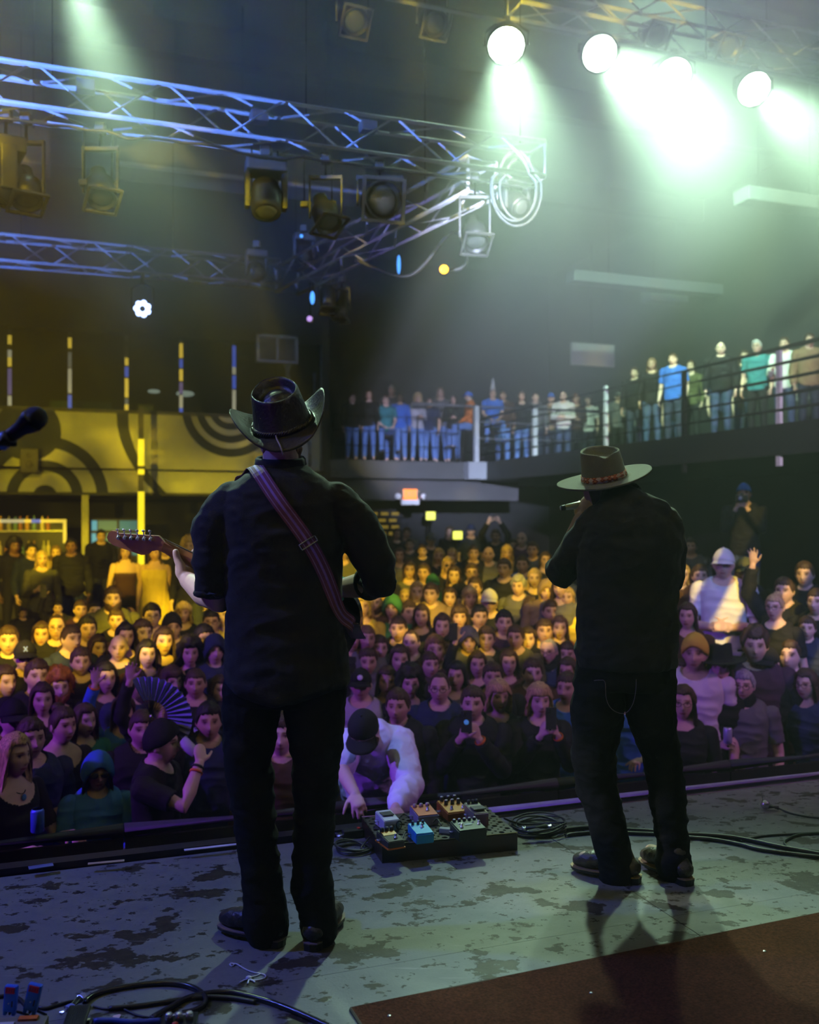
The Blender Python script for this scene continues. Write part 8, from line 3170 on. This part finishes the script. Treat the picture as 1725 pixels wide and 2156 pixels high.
def can(t, loc, label, c, r=0.032, h=0.12):
    o = held('drink_can', label, 'drink can', t, loc, None, 'drinks held by the audience')
    MB().lathe([(r * 0.8, 0), (r, 0.008), (r, h * 0.9), (r * 0.82, h)], 18).build('body', mat('can_%d' % int(c[2] * 100), c, 0.3, 0.4), o)
    MB().lathe([(r * 0.8, h), (r * 0.72, h - 0.003), (r * 0.1, h - 0.003)], 18).build('lid', M_CHROME, o)
    MB().box((0, -r * 0.3, h), (0.012, 0.02, 0.002)).build('pull_tab', M_CHROME, o)
    return o


can(SPECIAL[(1566, 1444)], (-0.065, -0.375, 1.235), 'pale blue white drink can held by the grey shirted person on the right', (0.6, 0.68, 0.95))
can(SPECIAL[(1439, 1480)], (-0.065, -0.375, 1.225), 'dark drink can held right beside the singer', (0.06, 0.05, 0.05))
q = PV(79, VBAR_F + 0.0, z=ZBAR)
o = thing('drink_can', 'blue drink can standing on the crowd barrier at the far left', 'drink can', q + Vector((0, 0, 0.004)), (0, 0, 0), 'drinks held by the audience')
MB().lathe([(0.026, 0), (0.033, 0.008), (0.033, 0.105), (0.027, 0.118)], 18).build('body', mat('can_blue', (0.08, 0.16, 0.9), 0.25, 0.4), o)
MB().lathe([(0.026, 0.118), (0.024, 0.115), (0.003, 0.115)], 18).build('lid', M_CHROME, o)

# ---- drinker in profile at the left
d, H, q, fz = solve_floor(342, 1566, 80)
head = Vector((q.x, q.y, 0))
tD = make_person(Vector((q.x - 0.035, q.y, fz)), H, 1.45, 'm', 'crop', 'brn', 'black', 'tee', 'sip', ['beanie:black'], 77, True)
tag(tD, 'person in black t-shirt and black beanie in profile, drinking, front row left of guitarist', 'person', 'audience on the floor')
bpy.context.view_layer.update()
o = held('cup', 'clear plastic cup tipped to the mouth of the drinking person', 'cup', tD, (0.0, -0.24, 1.575), Matrix.Rotation(-0.9, 4, 'X'), 'drinks held by the audience')
MB().lathe([(0.028, 0), (0.030, 0.003), (0.040, 0.11), (0.0385, 0.11), (0.028, 0.005)], 18).build('wall', mat('clear_plastic', (0.5, 0.52, 0.6), 0.1, 0, 0.05), o)
MB().lathe([(0.029, 0.006), (0.035, 0.06)], 18).build('drink', mat('dark_drink', (0.06, 0.03, 0.02), 0.1), o)


def band(t, arm_name, side, m, at=0.86, r=0.034, sex='m'):
    el, wr, _, _, _ = ARM[arm_name]
    k = 0.92 if sex == 'f' else 1.0
    e, w_ = Vector((el[0] * side * k, el[1], el[2])), Vector((wr[0] * side * k, wr[1], wr[2]))
    c = e.lerp(w_, at)
    a_, b_ = frame(w_ - e)
    MB().tube([c + (a_ * math.cos(2 * PI * j / 16) + b_ * math.sin(2 * PI * j / 16)) * r for j in range(16)], 0.008, 6, closed=True, flat=(0.5, 1.0)).build('wristband', m, t)


M_OB = mat('orange_wristband', (0.95, 0.22, 0.03), 0.5)
band(tD, 'sip', -1, M_OB, 0.80, 0.036)
band(tD, 'sip', -1, M_RUBBER, 0.92, 0.034)
band(SPECIAL[(1136, 1476)], 'phone', 1, M_OB, 0.97, 0.034, 'f')
band(SPECIAL[(996, 1482)], 'phone', 1, M_OB, 0.97, 0.037)
band(SPECIAL[(260, 1500)], 'up', -1, M_OB, 0.95, 0.036, 'f')
band(SPECIAL[(1566, 1444)], 'cup', -1, M_RUBBER, 0.85, 0.036)

# ---- folding hand fan
fc = P(318, 1508, 5.62)
fan = thing('hand_fan', 'large pleated blue folding fan held up beside the long dark hair at left', 'hand fan', fc, (0.25, 0, -0.1))
R1 = 88 / F * 5.62
R0 = 36 / F * 5.62
nb = 15
M_FAN = mat('blue_fan_cloth', (0.22, 0.25, 0.62), 0.7, 0, 0.1)
for k in range(nb):
    a0 = math.radians(112 - k * 150 / nb)
    a1 = math.radians(112 - (k + 1) * 150 / nb)
    am = (a0 + a1) / 2
    pt = lambda a_, r, y: (math.cos(a_) * r, y, math.sin(a_) * r)
    mb = MB()
    V_ = [pt(a0, R0, 0.0), pt(am, R0, 0.008), pt(a1, R0, 0.0), pt(a0, R1, 0.0), pt(am, R1, 0.02), pt(a1, R1, 0.0)]
    V_ += [(x, y + 0.0015, z) for x, y, z in V_]
    mb.add(V_, [(0, 1, 4, 3), (1, 2, 5, 4), (6, 9, 10, 7), (7, 10, 11, 8), (3, 4, 10, 9), (4, 5, 11, 10), (0, 6, 7, 1), (1, 7, 8, 2)])
    mb.build('pleat', M_FAN, fan)
    MB().tube([pt(a0, 0.0, 0.001), pt(a0, R1 * 0.92, -0.003)], 0.0022, 5).build('rib', M_RUBBER, fan)
MB().ball((0, 0, 0), 0.010, 10, 6).build('pivot', M_CHROME, fan)
MB().tube([(0, 0.002, 0), (-0.02, 0.01, -0.06)], 0.008, 8).build('grip', M_RUBBER, fan)

# ---- printed t-shirt front
tP = SPECIAL[(412, 1440)]
gm = garment('m', 'down', 'tee', True)
bv = BVHTree.FromPolygons([v_.co.copy() for v_ in gm.vertices], [tuple(p_.vertices) for p_ in gm.polygons])


def on_chest(me, lift):
    for v_ in me.vertices:
        hit = bv.ray_cast(Vector((v_.co.x, -0.5, v_.co.z)), Vector((0, 1, 0)))
        if hit[0] is not None:
            v_.co.y = hit[0].y - lift
    me.update()


def blot(cx_, cz_, rx, rz, seed, m, lift, name):
    V_, F_ = [(cx_, 0, cz_)], []
    n = 40
    for ring in (0.5, 1.0):
        for k in range(n):
            a_ = 2 * PI * k / n
            rr = ring * (1 + 0.28 * mnoise.noise(Vector((math.cos(a_) * 3 + seed, math.sin(a_) * 3, 0))) * ring)
            V_.append((cx_ + rx * rr * math.cos(a_), 0, cz_ + rz * rr * math.sin(a_)))
    for k in range(n):
        l = (k + 1) % n
        F_.append((0, 1 + k, 1 + l)); F_.append((1 + k, 1 + n + k, 1 + n + l, 1 + l))
    mb = MB(); mb.add(V_, F_, True)
    me = mb.mesh(name, m)
    on_chest(me, lift)
    return link(name, me, tP)


blot(0.0, 1.215, 0.125, 0.085, 2, mat('print_pale', (0.5, 0.52, 0.85), 0.8), 0.003, 'shirt_print')
blot(-0.045, 1.13, 0.04, 0.035, 5, mat('print_orange', (0.7, 0.2, 0.05), 0.8), 0.005, 'shirt_print')
blot(0.05, 1.12, 0.035, 0.03, 8, mat('print_blue', (0.1, 0.2, 0.9), 0.8), 0.005, 'shirt_print')
cu = bpy.data.curves.new('lettering', 'FONT')
cu.body = 'TUNE'; cu.size = 0.075; cu.align_x = 'CENTER'; cu.align_y = 'CENTER'
cu.materials.append(mat('print_dark', (0.05, 0.02, 0.06), 0.8))
lt_ = text_part(cu, 'lettering', tP, (0, 0, 0), (0, 0, 0))
for v_ in lt_.data.vertices:
    v_.co = Vector((v_.co.x, 0, v_.co.y + 1.215))
on_chest(lt_.data, 0.006)

# ---- necklace of the blond person at the far left
tN = SPECIAL[(31, 1592)]
npts = [(0.062 * math.sin(a_), 0.012 - 0.075 * math.cos(a_) - 0.035 * max(0, math.cos(a_)), 1.475 - 0.055 * max(0, math.cos(a_)) ** 1.5) for a_ in [2 * PI * k / 28 for k in range(28)]]
nk = MB().tube(npts, 0.0028, 6, closed=True).build('necklace', M_RUBBER, tN)
MB().ball((0, -0.108, 1.40), (0.016, 0.007, 0.019), 12, 8).build('pendant', mat('blue_stone', (0.1, 0.3, 0.7), 0.15), nk)

# ---- emblem on the black cap between guitarist and pedalboard
tC = SPECIAL[(760, 1443)]
Mh_ = BODY[('m', 'down', False)][6]
o = MB().lathe([(0.022, 0), (0.021, 0.002)], 18, Matrix.Rotation(PI / 2, 4, 'X')).build('cap_badge', mat('white_badge', (0.75, 0.78, 0.85), 0.5), tC)
o.matrix_basis = Mh_ @ Matrix.Translation((0, -0.104, 0.085)) @ Matrix.Rotation(-0.5, 4, 'X')
tX = SPECIAL[(53, 1385)]
for s_ in (-1, 1):
    o = MB().box((0, 0, 0), (0.009, 0.003, 0.05)).build('cap_emblem', mat('blue_emblem', (0.15, 0.25, 0.95), 0.5), tX)
    o.matrix_basis = Mh_ @ Matrix.Translation((0.0, -0.106, 0.085)) @ Matrix.Rotation(-0.5, 4, 'X') @ Matrix.Rotation(s_ * 0.6, 4, 'Y')

# ---- person with a camera on the stair landing
q = P(1568, 1040, 11.8)
yaw = math.atan2((LOOK - q).y, (LOOK - q).x) + PI / 2
tK = make_person(Vector((q.x, q.y, LAND[4])), q.z - LAND[4] + 0.125, yaw, 'm', 'short', 'brn', 'black', 'long', 'phone', ['backcap:blue'], 91)
tag(tK, 'person in black shirt and blue cap raising a camera, alone on the stair landing', 'person', 'audience on the floor')
bpy.context.view_layer.update()
o = held('camera', 'black camera held to the face on the stair landing', 'camera', tK, (0, -0.36, 1.56))
MB().box((0, 0, 0), (0.14, 0.06, 0.09), None, 0.012).build('body', M_BLACKMETAL, o)
MB().lathe([(0.038, 0), (0.04, 0.06), (0.036, 0.09)], 18, Matrix.Translation((0, -0.03, 0)) @ Matrix.Rotation(PI / 2, 4, 'X')).build('lens_barrel', M_BLACKMETAL, o)
MB().ball((0, -0.115, 0), (0.033, 0.008, 0.033), 14, 8).build('front_glass', mat('coated_glass', (0.35, 0.45, 0.75), 0.05, 0.6), o)
MB().box((0, 0, 0.055), (0.05, 0.045, 0.03), None, 0.008).build('prism_hump', M_BLACKMETAL, o)

# ---- person in a white sweater leaning over the barrier
LB = Vector((P(770, 1560, 6.0).x, 6.05, -1.5))
tL = thing('person', 'person in white sweater and black cap leaning over the barrier behind the pedalboard', 'person', LB, (0, 0, 0), 'audience on the floor')


def LP(px, py, d_):
    return P(px, py, d_) - LB


hc_ = LP(766, 1538, 5.42)
MhL = Matrix.Translation(hc_) @ Matrix.Rotation(-0.1, 4, 'Z') @ Matrix.Rotation(0.75, 4, 'X')
shl_, shr_ = LP(735, 1562, 5.72), LP(838, 1562, 5.70)
ell, wrl = LP(722, 1625, 5.42), LP(748, 1672, 5.08)
elr, wrr = LP(862, 1655, 5.35), LP(834, 1700, 5.02)
bp_ = [xf(head_part(1.1, 1.05, 1.02), MhL)] + [xf(e, MhL) for e in ear_parts()]
mid = (shl_ + shr_) / 2
hipc = Vector((0.0, 0.06, 0.95))
bp_.append(ring_caps([hc_ + Vector((0, 0.05, -0.05)), mid + Vector((0, 0.0, 0.03))], [0.06, 0.07], 14))
bp_.append(ring_caps([hipc, hipc.lerp(mid, 0.5), mid + Vector((0, 0.0, -0.03))], [0.13, 0.135, 0.12], 20, (1.15, 0.75), (0, -1, 0.6)))
bp_.append(ring_caps([shl_, ell, ell.lerp(wrl, 0.4), wrl], [0.052, 0.042, 0.04, 0.028], 14))
bp_.append(ring_caps([shr_, elr, elr.lerp(wrr, 0.4), wrr], [0.052, 0.042, 0.04, 0.028], 14))
bp_ += hand_parts(wrl, (wrl - ell) + Vector((0, 0, -0.1)), (0, 0.5, -0.6), 1.0, 0.4, 0.1, -1, 0.3)
bp_ += hand_parts(wrr, (wrr - elr) + Vector((0, 0, -0.1)), (0, 0.5, -0.6), 1.0, 0.4, 0.1, 1, 0.3)
for s_ in (-1, 1):
    bp_.append(ring_caps([hipc + Vector((s_ * 0.09, 0, -0.05)), Vector((s_ * 0.1, 0.03, 0.5)), Vector((s_ * 0.11, 0.05, 0.09))], [0.09, 0.056, 0.037], 14))
    bp_.append(ring_caps([Vector((s_ * 0.11, 0.08, 0.045)), Vector((s_ * 0.11, -0.10, 0.04))], [0.036, 0.03], 10))
me = remesh(bp_, 0.0065, 3)
color_attr(me, face_colors(verts_np(me), MhL.inverted()))
me.materials.append(M_SKIN); smooth_all(me)
colored(link('body', me, tL), SKINS[0])
sw = [ring_caps([hipc + Vector((0, 0, -0.02)), hipc.lerp(mid, 0.5), mid + Vector((0, 0, -0.02))], [0.17, 0.18, 0.165], 22, (1.12, 0.85), (0, -1, 0.6)),
      ring_caps([shl_.lerp(mid, 0.3), shl_, shl_.lerp(ell, 0.75)], [0.10, 0.092, 0.07], 16),
      ring_caps([shr_.lerp(mid, 0.3), shr_, shr_.lerp(elr, 0.5), elr, elr.lerp(wrr, 0.55), wrr.lerp(elr, 0.12)], [0.10, 0.095, 0.084, 0.076, 0.070, 0.045], 16)]
solid(sw, 0.008, 4, 'sweater', mat('white_sweater', (0.72, 0.74, 0.85), 0.9, 0, 0.1, 8, 0.25, 220, 0.2), tL, None, [(0.012, (9, 9, 7), 2), (0.004, (26, 26, 22), 6)])
solid([ring_caps([hipc + Vector((s_ * 0.09, 0, -0.02)), Vector((s_ * 0.1, 0.03, 0.5)), Vector((s_ * 0.11, 0.05, 0.11))], [0.105, 0.075, 0.07], 14) for s_ in (-1, 1)], 0.01, 3, 'trousers', M_DENIM, tL, (0.03, 0.03, 0.05))
solid([ring_caps([Vector((s_ * 0.11, 0.09, 0.05)), Vector((s_ * 0.11, -0.12, 0.045))], [0.046, 0.04], 10) for s_ in (-1, 1)], 0.01, 2, 'shoes', M_LEATHER, tL, (0.03, 0.03, 0.03))
for kd, col in (('cap', TOPC['black']), ('beard', HAIRC['brn']), ('crop', HAIRC['brn'])):
    g_ = wear(kd)
    o = link(g_.name.split('.')[0], g_, tL)
    o.matrix_basis = MhL
    colored(o, col)
